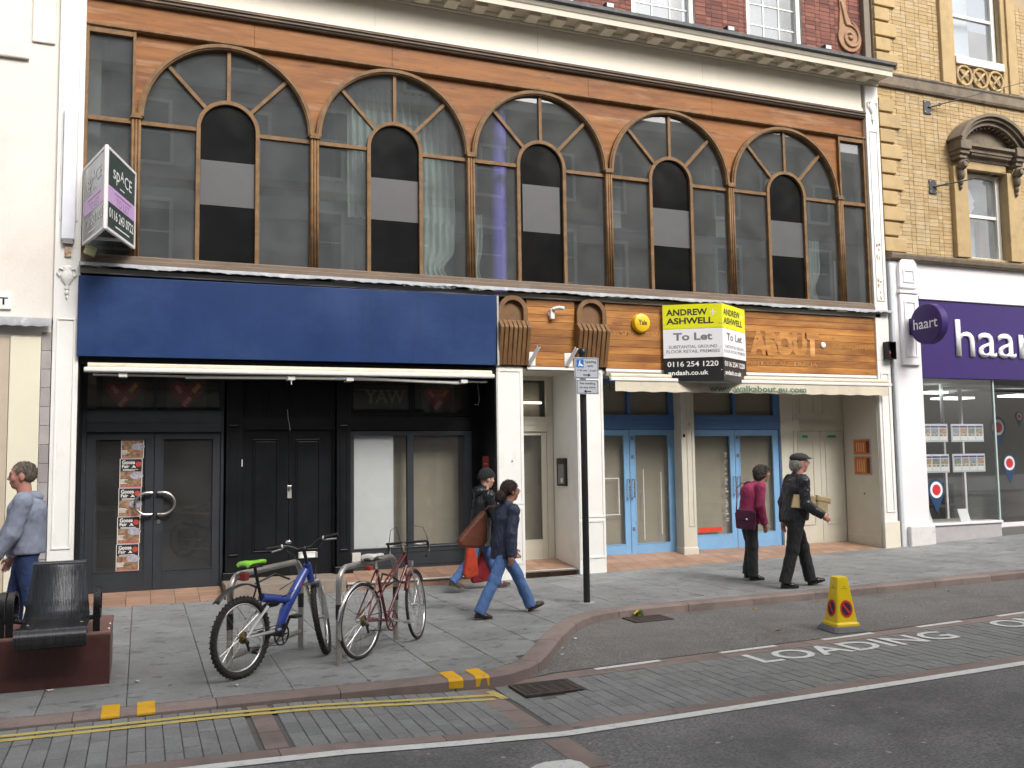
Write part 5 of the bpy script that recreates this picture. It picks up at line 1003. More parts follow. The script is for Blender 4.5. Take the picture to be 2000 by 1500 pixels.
st = E('street_plate', (-3.6, -.02, 3.59), 'white street name plate ending in ET at the left edge', 'sign'); bx(-4.2, -3.245, -.03, -.002, 3.59, 3.785).build('plate', pwhite, st, bevel=.004); text('lettering', 'STREET', mat('print black', (.02, .02, .022)), st, -3.80, 3.64, .52, .095, (0, -.031, 0), off=.02)

# ------------------------------------------------------------------ buildings across the street, seen only in the glass
def far_block(x0, x1, yf, h, m, lab, fl_h, seed, wm):
    r = E('opposite_building', ((x0+x1)/2, yf-2, 0), lab, 'building', 'buildings across the street'); rr = random.Random(seed)
    bx(x0, x1, yf-8, yf, -.3, h).build('wall', m, r); z = 4.2
    while z < h-1.2:
        bx(x0-.05, x1+.05, yf, yf+.25, z, z+.28).build('string_course', MATS['sooty stone'], r); nwin = int((x1-x0)/2.6)
        for i in range(nwin):
            xc = x0+(x1-x0)*(i+.5)/nwin; f = MB(); rect_frame(f, xc-.62, xc+.62, z+.75, z+fl_h-.35, yf, yf+.10, .12); fo = f.build('window', wm, r); bx(xc-.5, xc+.5, yf+.002, yf+.03, z+.87, z+fl_h-.47).build('pane', blackpanel, fo); bx(xc-.5, xc+.5, yf+.03, yf+.06, z+fl_h*.55, z+fl_h*.55+.05).build('glazing_bar', wm, fo)
        z += fl_h
    bx(x0-.05, x1+.05, yf, yf+.6, h-.4, h).build('cornice', MATS['cream paint'], r); bx(x0+.3, x1-.3, yf+.002, yf+.08, .3, 3.6).build('shop_glazing', blackpanel, r)
far_block(-26, -6.2, -19.0, 15.2, MATS['pale render'], 'pale rendered block reflected in the leftmost upper windows', 3.6, 1, wpaint)
far_block(-6, 9.0, -19.4, 16.4, stain(mat('grey stone front', (.50, .49, .46), .85, .12, 1.5, .2, 20), (.18, .17, .16), .5, .75, 1, .6), 'grey stone block reflected in the middle upper windows', 3.4, 2, wpaint)
far_block(9.2, 30, -19.0, 15.2, mat('brown brick front', (.32, .23, .17), .85, .2, 3, .2, 30), 'brown brick block reflected in the right-hand windows', 3.3, 3, wpaint)

# ------------------------------------------------------------------ letting boards
board_w = mat('board white', (.78, .78, .80), .4, .03, 3); board_y = mat('board yellow green', (.72, .72, .01), .4, .04, 3); board_k = mat('board black', (.018, .018, .02), .35, .06, 3); prk = mat('print black', (.02, .02, .022), .5, .05, 5); prg = mat('print grey', (.18, .18, .19), .5, .05, 5)
tb_ = E('letting_board', (6.84, -.05, 2.85), 'yellow, white and black V-shaped To Let board over the blue shop', 'letting board')
z0, z1 = 2.85, 4.09
def vpanel(a, b, side):
    a, b = Vector((a[0], a[1], 0)), Vector((b[0], b[1], 0)); d = (b-a).normalized(); L = (b-a).length; n_ = Vector((d.y, -d.x, 0))
    def sl(u0, u1, w0, w1, m, nm, t0=0., t1=.012, par=tb_):
        P = []
        for t in (t0, t1):
            for u, w in ((u0, w0), (u1, w0), (u1, w1), (u0, w1)): q = a+d*u-n_*t; P.append((q.x, q.y, w))
        return MB().add(P, [(0, 1, 2, 3), (7, 6, 5, 4), (0, 4, 5, 1), (1, 5, 6, 2), (2, 6, 7, 3), (3, 7, 4, 0)]).build(nm, m, par)
    zy, zk = z0+1.24*.685, z0+1.24*.305
    py = sl(0, L, zy, z1, board_y, 'yellow_panel'); pw = sl(0, L, zk, zy-.006, board_w, 'white_panel'); pk = sl(0, L, z0, zk-.006, board_k, 'black_panel')
    O = tuple(a); rt_ = tuple(d)
    def T(s, m, u, w, ww, hh, par, off=.012): text('lettering', s, m, par, L*u, w, L*ww, hh, O, rt_, (0, 0, 1), off)
    T('ANDREW', prk, .06, z0+.99+.07, .70, .105, py, .03); T('ASHWELL', prk, .06, z0+.99-.07, .80, .105, py, .03)
    for nm, u, w, uu, ww in (('h', .80, .104, .11, .012), ('v', .842, .06, .022, .10)): text('plus_mark', 'I', board_w, py, L*u, z0+.99+w, L*uu, ww, O, rt_, (0, 0, 1), .3)
    T('To Let', prg, .17, z0+.655, .66, .125, pw, .03); T('SUBSTANTIAL GROUND', prg, .09, z0+.53, .82, .05, pw); T('FLOOR RETAIL PREMISES', prg, .05, z0+.455, .90, .05, pw); T('0116 254 1220', pwhite, .06, z0+.235, .86, .085, pk, .015); T('andash.co.uk', pwhite, .07, z0+.10, .68, .075, pk, .025)
    for u, w in ((.03, .93), (.97, .93), (.03, .45), (.97, .55), (.03, .08), (.97, .17)):
        q = a+d*L*u+n_*.004; MB().ell((q.x, q.y, z0+w), (.009, .009, .009), 6, 4).build('screw', steel, tb_)
vpanel((6.045, -.085), (6.838, -.572), 'l'); vpanel((6.842, -.572), (7.635, -.085), 'r')
for z in (3.0, 3.9): MB().box(6.15, 7.53, -.075, -.03, z, z+.04).build('batten', mat('softwood', (.45, .33, .2), .7, .1, 5), tb_)
spb = E('letting_board', (-2.15, -.1, 4.46), 'dark green and lilac V-shaped To Let board at the left end of the arches', 'letting board')
gr = mat('board dark green', (.035, .055, .05), .22, .06, 3, coat=.5); lil = mat('board lilac', (.58, .38, .66), .35, .05, 3); trim = mat('white trim', (.76, .74, .74), .4, .04, 5)
z0, z1 = 4.455, 5.425
for a, b in (((-2.455, -.09), (-2.175, -1.10)), ((-2.145, -1.10), (-1.845, -.09))):
    A_, B_ = Vector((*a, 0)), Vector((*b, 0)); d = (B_-A_).normalized(); L = (B_-A_).length; n_ = Vector((d.y, -d.x, 0))
    def sl(u0, u1, w0, w1, m, nm, t0, t1, par):
        P = []
        for t in (t0, t1):
            for u, w in ((u0, w0), (u1, w0), (u1, w1), (u0, w1)): q = A_+d*u-n_*t; P.append((q.x, q.y, w))
        return MB().add(P, [(0, 1, 2, 3), (7, 6, 5, 4), (0, 4, 5, 1), (1, 5, 6, 2), (2, 6, 7, 3), (3, 7, 4, 0)]).build(nm, m, par)
    bp_ = sl(0, L, z0, z1, gr, 'board_panel', 0, .02, spb); sl(0, L, z0+.33, z0+.53, lil, 'lilac_band', -.003, -.0005, bp_)
    for u0, u1, w0, w1 in ((-.01, L+.01, z0-.02, z0+.015), (-.01, L+.01, z1-.015, z1+.02), (-.01, .02, z0+.016, z1-.016), (L-.02, L+.01, z0+.016, z1-.016)): sl(u0, u1, w0, w1, trim, 'edge_trim', -.006, .03, bp_)
    O = tuple(A_); rt_ = tuple(d)
    def T(s, m, u, w, ww, hh, off=.0): text('lettering', s, m, bp_, L*u, z0+w, L*ww, hh, O, rt_, (0, 0, 1), off, ext=.004)
    T('sp', pwhite, .18, .60, .22, .17); T('CE', pwhite, .58, .66, .26, .15); text('lettering', 'A', pwhite, bp_, L*.43, z0+.70, L*.12, .13, O, rt_, (0, 0, 1), 0, ext=.004); T('_', pwhite, .42, .585, .16, .012)
    T('TO LET', mat('lilac print', (.25, .14, .32), .5, .05, 5), .30, .35, .46, .09); sl(L*.24, L*.84, z0+.472, z0+.49, MATS['lilac print'], 'small_print', -.0045, -.0031, bp_); T('0116 243 0722', pwhite, .07, .15, .86, .12, .01); sl(L*.3, L*.78, z0+.075, z0+.09, pwhite, 'small_print', -.0035, -.0005, bp_)
bx(-2.18, -2.14, -1.125, -1.09, 4.43, 5.45).build('corner_post', trim, spb, bevel=.006); bx(-2.40, -1.90, -.22, -.18, 4.50, 4.53).build('brace', trim, spb)
MB().obox((-2.36, -.16, 4.36), (.13, .10, .11), Matrix.Rotation(.3, 3, 'Y')).build('cream_block', mat('faded yellow plastic', (.55, .53, .30), .6, .1, 5), label='small pale yellow block on the sill under the lilac board', cat='box')
# ------------------------------------------------------------------ parking sign pole
pp = E('parking_sign', (3.405, -2.46, G(3.4)), 'black pole carrying two grey loading restriction plates', 'sign pole'); zg = G(3.4)
MB().tube([(3.405, -2.46, zg), (3.412, -2.46, 2.97)], .042, 14).build('pole', stain(mat('pole black', (.016, .016, .018), .4, .1, 6), (.05, .05, .05), .6, .75, 9, .5), pp, smooth=40); MB().lathe([(.05, 0), (.05, .05), (.03, .075)], (3.412, -2.46, 2.955), 14).build('pole_cap', blackp, pp, smooth=40)
MB().prism(arc(3.405, -2.46, .10, 0, 2*PI, 14)[:-1], zg, zg+.004, 'z').build('mortar_collar', mat('mortar', (.4, .4, .38), .9, .1, 9), pp)
spl = mat('sign grey', (.46, .49, .54), .4, .04, 3); spb2 = mat('sign blue', (.02, .15, .55), .4, .04, 3)
for x0, x1, za, zb, k_ in ((3.262, 3.602, 2.64, 2.905, 0), (3.285, 3.597, 2.445, 2.628, 1)):
    pl_ = bx(x0, x1, -2.53, -2.525, za, zb).build('sign_plate', spl, pp, bevel=.002); rect_frame(MB(), x0+.01, x1-.01, za+.01, zb-.01, -2.5318, -2.5302, .005).build('sign_border', prk, pl_); O = (0, -2.531, 0)
    def T(s, u, w, ww, hh): text('lettering', s, prk, pl_, x0+u, za+w, ww, hh, O, off=.01)
    def arrow(xc, zc, s): MB().prism([(xc-s*.05, zc-.006), (xc+s*.02, zc-.006), (xc+s*.02, zc-.022), (xc+s*.055, zc), (xc+s*.02, zc+.022), (xc+s*.02, zc+.006), (xc-s*.05, zc+.006)], -2.5322, -2.5305).build('arrow', prk, pl_)
    if k_ == 0:
        bx(x0+.03, x0+.13, -2.5325, -2.5303, za+.14, za+.24).build('symbol_square', spb2, pl_); MB().prism([(x0+.055, za+.15), (x0+.065, za+.20), (x0+.075, za+.23), (x0+.085, za+.22), (x0+.08, za+.19), (x0+.10, za+.18), (x0+.12, za+.165), (x0+.12, za+.152), (x0+.09, za+.155), (x0+.075, za+.17), (x0+.065, za+.15)], -2.534, -2.5326).build('loading_symbol', pwhite, pl_)
        T('Loading', .155, .19, .15, .04); T('only', .185, .14, .08, .035); T('7.30 am - 6 pm', .035, .085, .27, .03); arrow((x0+x1)/2, za+.045, 1)
    else: T('No loading', .05, .115, .21, .035); T('at any time', .045, .068, .22, .03); arrow((x0+x1)/2, za+.035, -1)
for z in (2.52, 2.77): MB().tube([(3.412+.046*math.cos(t), -2.46+.046*math.sin(t), z) for t in frange(0, 2*PI, .5)[:-1]], .006, 5, closed=True).box(3.39, 3.435, -2.524, -2.50, z-.012, z+.012).build('clamp', steel, pp)
# ------------------------------------------------------------------ no-waiting cone
cx, cy = 5.18, -4.90; zg = RZ(cx); cn = E('traffic_cone', (cx, cy, zg), 'yellow four-sided no-waiting cone on a grey rubber base', 'cone', rz=R_(-7)); M0 = Matrix.Translation((cx, cy, zg)) @ Matrix.Rotation(R_(-7), 4, 'Z')
def frus(secs):
    mb = MB()
    for hw, z, c in secs:
        mb.v += [(sx*(hw-c), sy*hw, z) if o_ == 0 else (sx*hw, sy*(hw-c), z) for sx, sy, o_ in ((-1, -1, 0), (1, -1, 0), (1, -1, 1), (1, 1, 1), (1, 1, 0), (-1, 1, 0), (-1, 1, 1), (-1, -1, 1))]
    for i in range(len(secs)-1):
        for k2 in range(8): mb.f.append((i*8+k2, i*8+(k2+1) % 8, i*8+8+(k2+1) % 8, i*8+8+k2))
    mb.f += [tuple(range(7, -1, -1)), tuple(len(secs)*8-8+k2 for k2 in range(8))]; return mb
frus([(.185, 0, .03), (.19, .012, .03), (.165, .055, .03), (.155, .062, .03)]).xf(M0).build('rubber_base', stain(mat('grey rubber', (.14, .14, .15), .8, .15, 10, .3, 50), (.25, .25, .25), .55, .7, 9, .5), cn)
yel = stain(mat('cone yellow', (.80, .58, .01), .38, .06, 5), (.45, .36, .12), .6, .75, 9, .5)
frus([(.14, .063, .012), (.138, .085, .012), (.122, .105, .015), (.065, .545, .01), (.062, .56, .01), (.05, .565, .01)]).xf(M0).build('cone_body', yel, cn)
for k2 in range(4):
    th = R_(-7)+k2*PI/2; d = Vector((math.cos(th), math.sin(th), 0)); r_ = Vector((-d.y, d.x, 0)); sl_ = (.122-.065)/(.545-.105); upv = (Vector((0, 0, 1))-d*sl_).normalized(); cc = Vector((cx, cy, zg))+d*(.122-.105*sl_*1.0+.0)+Vector((0, 0, .0)); cz = .24; cc = Vector((cx, cy, zg+cz))+d*(.122-(cz-.105)*sl_+.0015); nn_ = r_.cross(upv)
    def disc(rx, rz, m, nm, e): MB().add([cc+nn_*e+r_*rx*math.cos(t)+upv*rz*math.sin(t) for t in frange(0, 2*PI, .3)[:-1]], [tuple(range(len(frange(0, 2*PI, .3))-1))]).build(nm, m, cn)
    disc(.074, .090, mat('cone red', (.62, .03, .03), .5, .05, 5), 'roundel_red', .0015); disc(.054, .067, mat('cone dark blue', (.02, .02, .05), .5, .05, 5), 'roundel_blue', .003)
    q0 = cc+nn_*.0045; e1 = (r_*(-.035)+upv*.045); e2 = (r_*.0085+upv*.0065); MB().add([q0+e1-e2, q0+e1+e2, q0-e1+e2, q0-e1-e2], [(0, 1, 2, 3)]).build('roundel_bar', MATS['cone red'], cn)
    cl = Vector((cx, cy, zg+.44))+d*(.122-(.44-.105)*sl_+.0015); text('maker_lettering', 'NO WAITING', prk, cn, -.035, 0, .07, .012, tuple(cl), tuple(r_), tuple(upv)); text('maker_lettering', 'N', prk, cn, -.008, .02, .016, .014, tuple(cl), tuple(r_), tuple(upv))
# ------------------------------------------------------------------ granite plinth and metal seats
zg = -.14; pr2 = E('bench_plinth', (-4.4, -3.6, zg), 'long maroon polished granite plinth under the black metal seats', 'plinth'); gran = stain(mat('maroon granite', (.085, .032, .030), .38, .18, 14, .05, 80, speck=.35, fine=190), (.13, .06, .052), .55, .75, 3, .5)
bx(-6.4, -1.93, -4.41, -3.52, zg-.02, .255).build('granite_block', gran, pr2, bevel=.006); bx(-6.4, -1.925, -4.415, -3.515, .256, .29).build('granite_top', stain(mat('pinkish granite top', (.20, .10, .085), .5, .15, 10, .1, 60, speck=.25, fine=170), (.28, .18, .15), .5, .7, 4, .4), pr2, bevel=.01)
for yy in (-4.30, -4.05): MB().ell((-1.945, yy, .292), (.015, .015, .012), 8, 6).build('skate_stud', steel, pr2, smooth=True)
seatm = stain(mat('perforated black steel', (.045, .047, .052), .30, .45, 2, .3, 3, metal=.45, stretch=(70, 1, 1)), (.09, .09, .095), .6, .75, 6, .5); armm = mat('cast arm black', (.02, .02, .023), .28, .15, 9, metal=.5)
def seat(xc, yc, lab):
    s = E('metal_seat', (xc, yc, .29), lab, 'seat', 'black metal seats on the plinth'); hw = .252
    prof = [(.37, .795), (.36, .815), (.335, .80), (.31, .72), (.265, .60), (.215, .48), (.17, .40), (.10, .362), (0, .345), (-.12, .338), (-.25, .35), (-.34, .37), (-.40, .365), (-.435, .33), (-.44, .28), (-.42, .24), (-.38, .222)]
    P = []
    for i in range(len(prof)-1):
        for t in range(3): P.append(tuple(prof[i][j]+(prof[i+1][j]-prof[i][j])*t/3 for j in (0, 1)))
    P.append(prof[-1]); mb = MB(); nx = 2
    for yy, zz in P:
        tz = min(max((zz-.38)/.42, 0), 1) if yy > 0 else 0
        for sx in (-1, 1): mb.v.append((xc+sx*(hw-.05*tz), yc+yy, zz))
    mb.f = [(2*i, 2*i+1, 2*i+3, 2*i+2) for i in range(len(P)-1)]; o = mb.build('seat_shell', seatm, s, smooth=True); m = o.modifiers.new('t', 'SOLIDIFY'); m.thickness = .008
    rib = MB()
    for i in range(34):
        xx = -.85+1.7*i/33
        for (y0, q0), (y1, q1) in zip(P[5:20], P[6:21]):
            pass
        rib.tube([(xc+xx*(hw-.05*(min(max((zz-.38)/.42, 0), 1) if yy > 0 else 0)), yc+yy-.005, zz+.004) for yy, zz in P[6:21:2]], .0032, 4)
    rib.build('seat_ribs', seatm, s)
    MB().tube([(xc-hw-.004, yc-.395, .298), (xc+hw+.004, yc-.395, .298)], .078, 20).build('front_roll', seatm, s, smooth=40); MB().tube([(xc-hw+.045, yc+.355, .80), (xc+hw-.045, yc+.355, .80)], .028, 14).build('top_roll', seatm, s, smooth=40)
    for sx in (-1, 1): MB().lathe([(.018, 0), (.018, .006), (.01, .01)], (xc+sx*(hw-.05), yc-.02, .347), 8).build('bolt', steel, s)
    for sx in (-1, 1):
        xx = xc+sx*(hw+.065); w_ = .027
        A_ = [(yc-.17, .292), (yc-.19, .40), (yc-.185, .50), (yc-.15, .575), (yc-.06, .615), (yc+.06, .61), (yc+.15, .575), (yc+.20, .52), (yc+.21, .44), (yc+.18, .39), (yc+.08, .37)]
        a = MB(); L = []
        pts = [Vector((xx, p, q)) for p, q in A_]; b0 = len(a.v)
        for i, p in enumerate(pts):
            t = (pts[min(i+1, len(pts)-1)]-pts[max(i-1, 0)]).normalized(); n_ = Vector((0, -t.z, t.y))*.014
            for dx, e in ((-w_, 1), (w_, 1), (w_, -1), (-w_, -1)): a.v.append(tuple(p+Vector((dx, 0, 0))+n_*e))
        for i in range(len(pts)-1):
            for j in range(4): a.f.append((4*i+j, 4*i+(j+1) % 4, 4*i+4+(j+1) % 4, 4*i+4+j))
        a.f += [(3, 2, 1, 0), tuple(4*len(pts)-4+j for j in range(4))]
        a.build('armrest', armm, s, smooth=40, bevel=.004)
        MB().tube([(xx, yc+.10, .375), (xc+sx*(hw-.02), yc+.10, .36)], .02, 8).build('arm_bracket', armm, s)
        bx(xc+sx*hw*.7-.03, xc+sx*hw*.7+.03, yc-.10, yc+.10, .29, .345).build('leg', armm, s, bevel=.006)
seat(-2.355, -4.2, 'black perforated metal seat nearest the plinth end'); seat(-3.05, -4.2, 'black perforated metal seat cut off by the left edge')
# ------------------------------------------------------------------ figures: smooth distance-field bodies
V = lambda *a: np.array(a, float)
def surface_nets(d, h, org):
    s = d < 0; c = np.zeros(tuple(n-1 for n in d.shape), np.int8); sl = [slice(None, -1), slice(1, None)]
    for i in range(2):
        for j in range(2):
            for k in range(2): c += s[sl[i], sl[j], sl[k]]
    I = np.argwhere((c > 0) & (c < 8)); idx = -np.ones(c.shape, np.int64); idx[I[:, 0], I[:, 1], I[:, 2]] = np.arange(len(I))
    acc = np.zeros((len(I), 3)); cnt = np.zeros(len(I)); corners = [(i, j, k) for i in (0, 1) for j in (0, 1) for k in (0, 1)]
    val = {q: d[I[:, 0]+q[0], I[:, 1]+q[1], I[:, 2]+q[2]] for q in corners}
    for a in corners:
        for ax in range(3):
            if a[ax]: continue
            b = tuple(a[t]+(t == ax) for t in range(3)); va, vb = val[a], val[b]; m = (va < 0) != (vb < 0); t = np.where(m, va/np.where(m, va-vb, 1), 0)
            p = np.array(a, float)[None, :]+t[:, None]*np.array([ax == 0, ax == 1, ax == 2], float)[None, :]; acc += p*m[:, None]; cnt += m
    P = org+(I+acc/cnt[:, None])*h; F = []
    for ax in range(3):
        u, w = [(1, 2), (2, 0), (0, 1)][ax]; a = s[tuple(slice(None, -1) if t == ax else slice(1, -1) for t in range(3))]; b = s[tuple(slice(1, None) if t == ax else slice(1, -1) for t in range(3))]
        E_ = np.argwhere(a != b); fl = a[E_[:, 0], E_[:, 1], E_[:, 2]]; E_ = E_.copy()
        for t in range(3):
            if t != ax: E_[:, t] += 1
        q = []
        for du, dw in ((-1, -1), (0, -1), (0, 0), (-1, 0)):
            Q = E_.copy(); Q[:, u] += du; Q[:, w] += dw; q.append(idx[Q[:, 0], Q[:, 1], Q[:, 2]])
        q = np.stack(q, 1); q = np.where(fl[:, None], q, q[:, ::-1]); F.append(q[(q >= 0).all(1)])
    return P, np.concatenate(F)
def prim_d(p, X):
    if p[0] in 'cf':
        a, b, ra, rb = p[1:5]; ys = p[5] if len(p) > 5 else 1.
        x = X-a; ab = b-a
        if p[0] == 'f':
            n_ = ab/np.linalg.norm(ab); t = np.clip((x@ab)/(ab@ab), 0, 1.3); return np.maximum(np.linalg.norm(x-t[..., None]*ab, axis=-1)-(ra+(rb-ra)*np.minimum(t, 1)), (X-b)@n_)
        if ys != 1: x = x*V(1, 1/ys, 1); ab = ab*V(1, 1/ys, 1)
        t = np.clip((x@ab)/max(ab@ab, 1e-9), 0, 1); return np.linalg.norm(x-t[..., None]*ab, axis=-1)-(ra+(rb-ra)*t)
    c, r = p[1], p[2]; x = X-c
    if len(p) > 3 and p[3] is not None: x = x@p[3]
    k0 = np.linalg.norm(x/r, axis=-1); k1 = np.linalg.norm(x/(r*r), axis=-1); return k0*(k0-1)/np.maximum(k1, 1e-6)
def sdf(prims, h, k=.02, cuts=(), subs=(), wr=0., seed=0., pad=.03):
    lo, hi = V(9, 9, 9), V(-9, -9, -9); bb = []
    for p in prims:
        if p[0] in 'cf': ys = p[5] if len(p) > 5 else 1.; r = max(p[3], p[4])*V(1, max(ys, 1), 1); l, u = np.minimum(p[1], p[2])-r, np.maximum(p[1], p[2])+r
        else: r = p[2] if len(p) < 4 or p[3] is None else V(1, 1, 1)*max(p[2]); l, u = p[1]-r, p[1]+r
        bb.append((l, u)); lo, hi = np.minimum(lo, l), np.maximum(hi, u)
    lo -= pad; hi += pad; n = np.ceil((hi-lo)/h).astype(int)+1; d = np.full(tuple(n), .05)
    ax = [lo[i]+np.arange(n[i])*h for i in range(3)]
    for p, (l, u) in zip(prims, bb):
        kk = p[6] if len(p) > 6 else k; m = pad*.9+kk
        i0 = np.clip(np.floor((l-m-lo)/h).astype(int), 0, n-1); i1 = np.clip(np.ceil((u+m-lo)/h).astype(int)+1, 1, n)
        S = tuple(slice(i0[i], i1[i]) for i in range(3)); X = np.stack(np.meshgrid(*[ax[i][S[i]] for i in range(3)], indexing='ij'), -1)
        a = d[S]; b = prim_d(p, X); t = np.clip(.5+.5*(b-a)/kk, 0, 1); d[S] = b*(1-t)+a*t-kk*t*(1-t)
    near = np.argwhere(np.abs(d) < .045); X = lo+near*h; v = d[near[:, 0], near[:, 1], near[:, 2]]
    if wr:
        x, y, z = X[:, 0], X[:, 1], X[:, 2]
        v = v+wr*(np.sin(38*z+9*np.sin(17*x+seed)+7*np.sin(23*y))*.6+np.sin(61*z+30*x+11*np.sin(29*y+seed))*.35+np.sin(25*x-33*z+19*y+seed*2)*.4)
    for q, nn in cuts: v = np.maximum(v, (X-q)@nn)
    for p in subs: v = np.maximum(v, -prim_d(p, X))
    d[near[:, 0], near[:, 1], near[:, 2]] = v
    if len(cuts):
        far = np.argwhere(d <= -.045); Xf = lo+far*h; vf = d[far[:, 0], far[:, 1], far[:, 2]]
        for q, nn in cuts: vf = np.maximum(vf, (Xf-q)@nn)
        d[far[:, 0], far[:, 1], far[:, 2]] = vf
    return surface_nets(d, h, lo)
def smesh(name, prims, h, m, parent, **kw):
    P, F = sdf(prims, h, **kw); me = bpy.data.meshes.new(name); me.from_pydata(P.tolist(), [], F.tolist()); me.update(); me.materials.append(m); me.shade_smooth()
    o = bpy.data.objects.new(name, me); link(o, parent, True)
    s = o.modifiers.new('smooth', 'SMOOTH'); s.iterations = 2; s.factor = .5
    return o
def roty(a): return V(math.sin(a), 0, -math.cos(a))
class Fig:
    """walking figure facing local +x; right side is -y"""
    def __init__(s, H, lean=.05, legs=((.3, .1, 0), (-.3, .3, .3)), arms=((-.2, .3, .0), (.2, .4, .0)), shw=.11, nod=.0, stoop=.0, hipw=.05):
        s.H = H; hz = .53*H; s.hip = V(0, 0, hz); sp = V(math.sin(lean), 0, math.cos(lean)); s.sp = sp
        s.chest = s.hip+sp*.19*H; s.nb = s.hip+sp*.285*H+V(stoop*.5, 0, -stoop*.15); s.sh = [s.hip+sp*.268*H+V(stoop*.25, -shw*H, -.006*H), s.hip+sp*.268*H+V(stoop*.25, shw*H, -.006*H)]
        hd = V(math.sin(lean*1.2+stoop), 0, math.cos(lean*1.2+stoop)); s.hc = s.nb+hd*.118*H+V(.012, 0, 0); s.nod = nod
        s.knee, s.ank, s.fp, s.hipj = [], [], [], []
        for i, (a, k, f) in enumerate(legs):
            hj = s.hip+V(0, (-1, 1)[i]*hipw*H, -.01*H); kn = hj+roty(a)*.245*H; an = kn+roty(a-k)*.246*H; s.hipj.append(hj); s.knee.append(kn); s.ank.append(an); s.fp.append(f)
        s.elb, s.wri = [], []
        for i, (a, e, o) in enumerate(arms):
            d = roty(a)+V(0, (-1, 1)[i]*o, 0); d /= np.linalg.norm(d); el = s.sh[i]+d*.172*H; d2 = roty(a+e)+V(0, (-1, 1)[i]*o*.3, 0); d2 /= np.linalg.norm(d2); s.elb.append(el); s.wri.append(el+d2*.15*H)
        # feet
        s.heel, s.toe, s.up = [], [], []
        for i in range(2):
            f = s.fp[i]; fw_ = V(math.cos(f), 0, math.sin(f)); u_ = V(-math.sin(f), 0, math.cos(f)); s.up.append(u_); s.heel.append(s.ank[i]-u_*.046*H-fw_*.022*H); s.toe.append(s.ank[i]-u_*.046*H+fw_*.112*H)
        low = min(min(p[2] for p in s.heel), min(p[2] for p in s.toe)); s.shift(-low)
    def shift(s, dz):
        for nm in ('hip', 'chest', 'nb', 'hc'): setattr(s, nm, getattr(s, nm)+V(0, 0, dz))
        for nm in ('sh', 'knee', 'ank', 'hipj', 'elb', 'wri', 'heel', 'toe'): setattr(s, nm, [p+V(0, 0, dz) for p in getattr(s, nm)])
    def head_prims(s):
        H = s.H/1.7*1.04; c = s.hc-V(0, 0, .008); ca, sa = math.cos(s.nod), math.sin(s.nod)
        def L(x, y, z): return c+V(ca*x+sa*z, y, -sa*x+ca*z)*H
        s.L = L
        pr = [('e', L(-.008, 0, .03), V(.098, .076, .092)*H), ('e', L(.03, 0, -.035), V(.062, .056, .075)*H), ('c', L(.06, 0, -.085), L(.045, 0, -.08), .026*H, .03*H),
              ('c', L(.088, 0, .012), L(.108, 0, -.022), .009*H, .014*H, 1., .012), ('e', L(.082, 0, .022), V(.02, .05, .014)*H), ('e', L(.083, 0, -.055), V(.016, .024, .012)*H)]
        for sg in (-1, 1): pr += [('e', L(-.005, sg*.078, -.012), V(.019, .009, .032)*H, None), ('e', L(.06, sg*.042, -.02), V(.026, .02, .026)*H)]
        pr.append(('c', s.nb+V(-.01, 0, -.05), L(-.012, 0, -.07), .062*H, .058*H)); return pr
    def hand_prims(s, i, curl=.5):
        H = s.H/1.7; w = s.wri[i]; d = w-s.elb[i]; d /= np.linalg.norm(d); y = V(0, (-1, 1)[i], 0); side = np.cross(d, y); side /= np.linalg.norm(side); inn = -y
        if side[0] < 0: side = -side
        pr = [('c', w, w+d*.035*H, .024*H, .03*H, 1., .015), ('e', w+d*.055*H, V(.036, .017, .042)*H)]
        for q in range(4):
            o = side*(.026-.0175*q)*H; b = w+d*(.09-.004*abs(q-1))*H+o; L = (.036, .042, .038, .030)[q]*H; d1 = d*math.cos(curl)+inn*math.sin(curl); d2 = d*math.cos(curl*2.2)+inn*math.sin(curl*2.2)
            pr += [('c', b, b+d1*L, .0085*H, .008*H, 1., .005), ('c', b+d1*L, b+d1*L+d2*L*.85, .008*H, .0068*H, 1., .005)]
        tb = w+d*.03*H+side*.03*H; t1 = tb+(d*.7+side*.6+inn*.3)*.035*H; pr += [('c', tb, t1, .011*H, .0095*H, 1., .008), ('c', t1, t1+(d*.9+inn*.35)*.028*H, .0095*H, .008*H, 1., .005)]
        return pr
    def body(s, parent, skin, g=1., h=.0075, curl=(.5, .5)):
        H = s.H/1.7; pr = s.head_prims()
        pr += [('c', s.hip+V(0, 0, .02), s.chest, .115*H*g, .125*H*g, 1.25), ('c', s.chest, s.nb-s.sp*.06, .12*H*g, .07*H, 1.3), ('c', s.sh[0], s.sh[1], .05*H, .05*H)]
        for i in range(2):
            pr += [('c', s.sh[i], s.elb[i], .046*H, .038*H), ('c', s.elb[i], s.wri[i], .037*H, .026*H)]+s.hand_prims(i, curl[i])
            pr += [('c', s.hipj[i], s.knee[i], .078*H*g, .052*H), ('c', s.knee[i], s.ank[i], .05*H, .034*H), ('c', s.ank[i]-s.up[i]*.02, s.toe[i]*.8+s.heel[i]*.2+s.up[i]*.02, .034*H, .024*H)]
        o = smesh('body', pr, h, skin, parent, k=.022)
        L = s.L; ey = mat('eye white', (.6, .58, .55), .3, .02, 5); ir = mat('iris dark', (.03, .02, .015), .2, .02, 5); lp = mat('lips', (.40, .14, .11), .5, .05, 9)
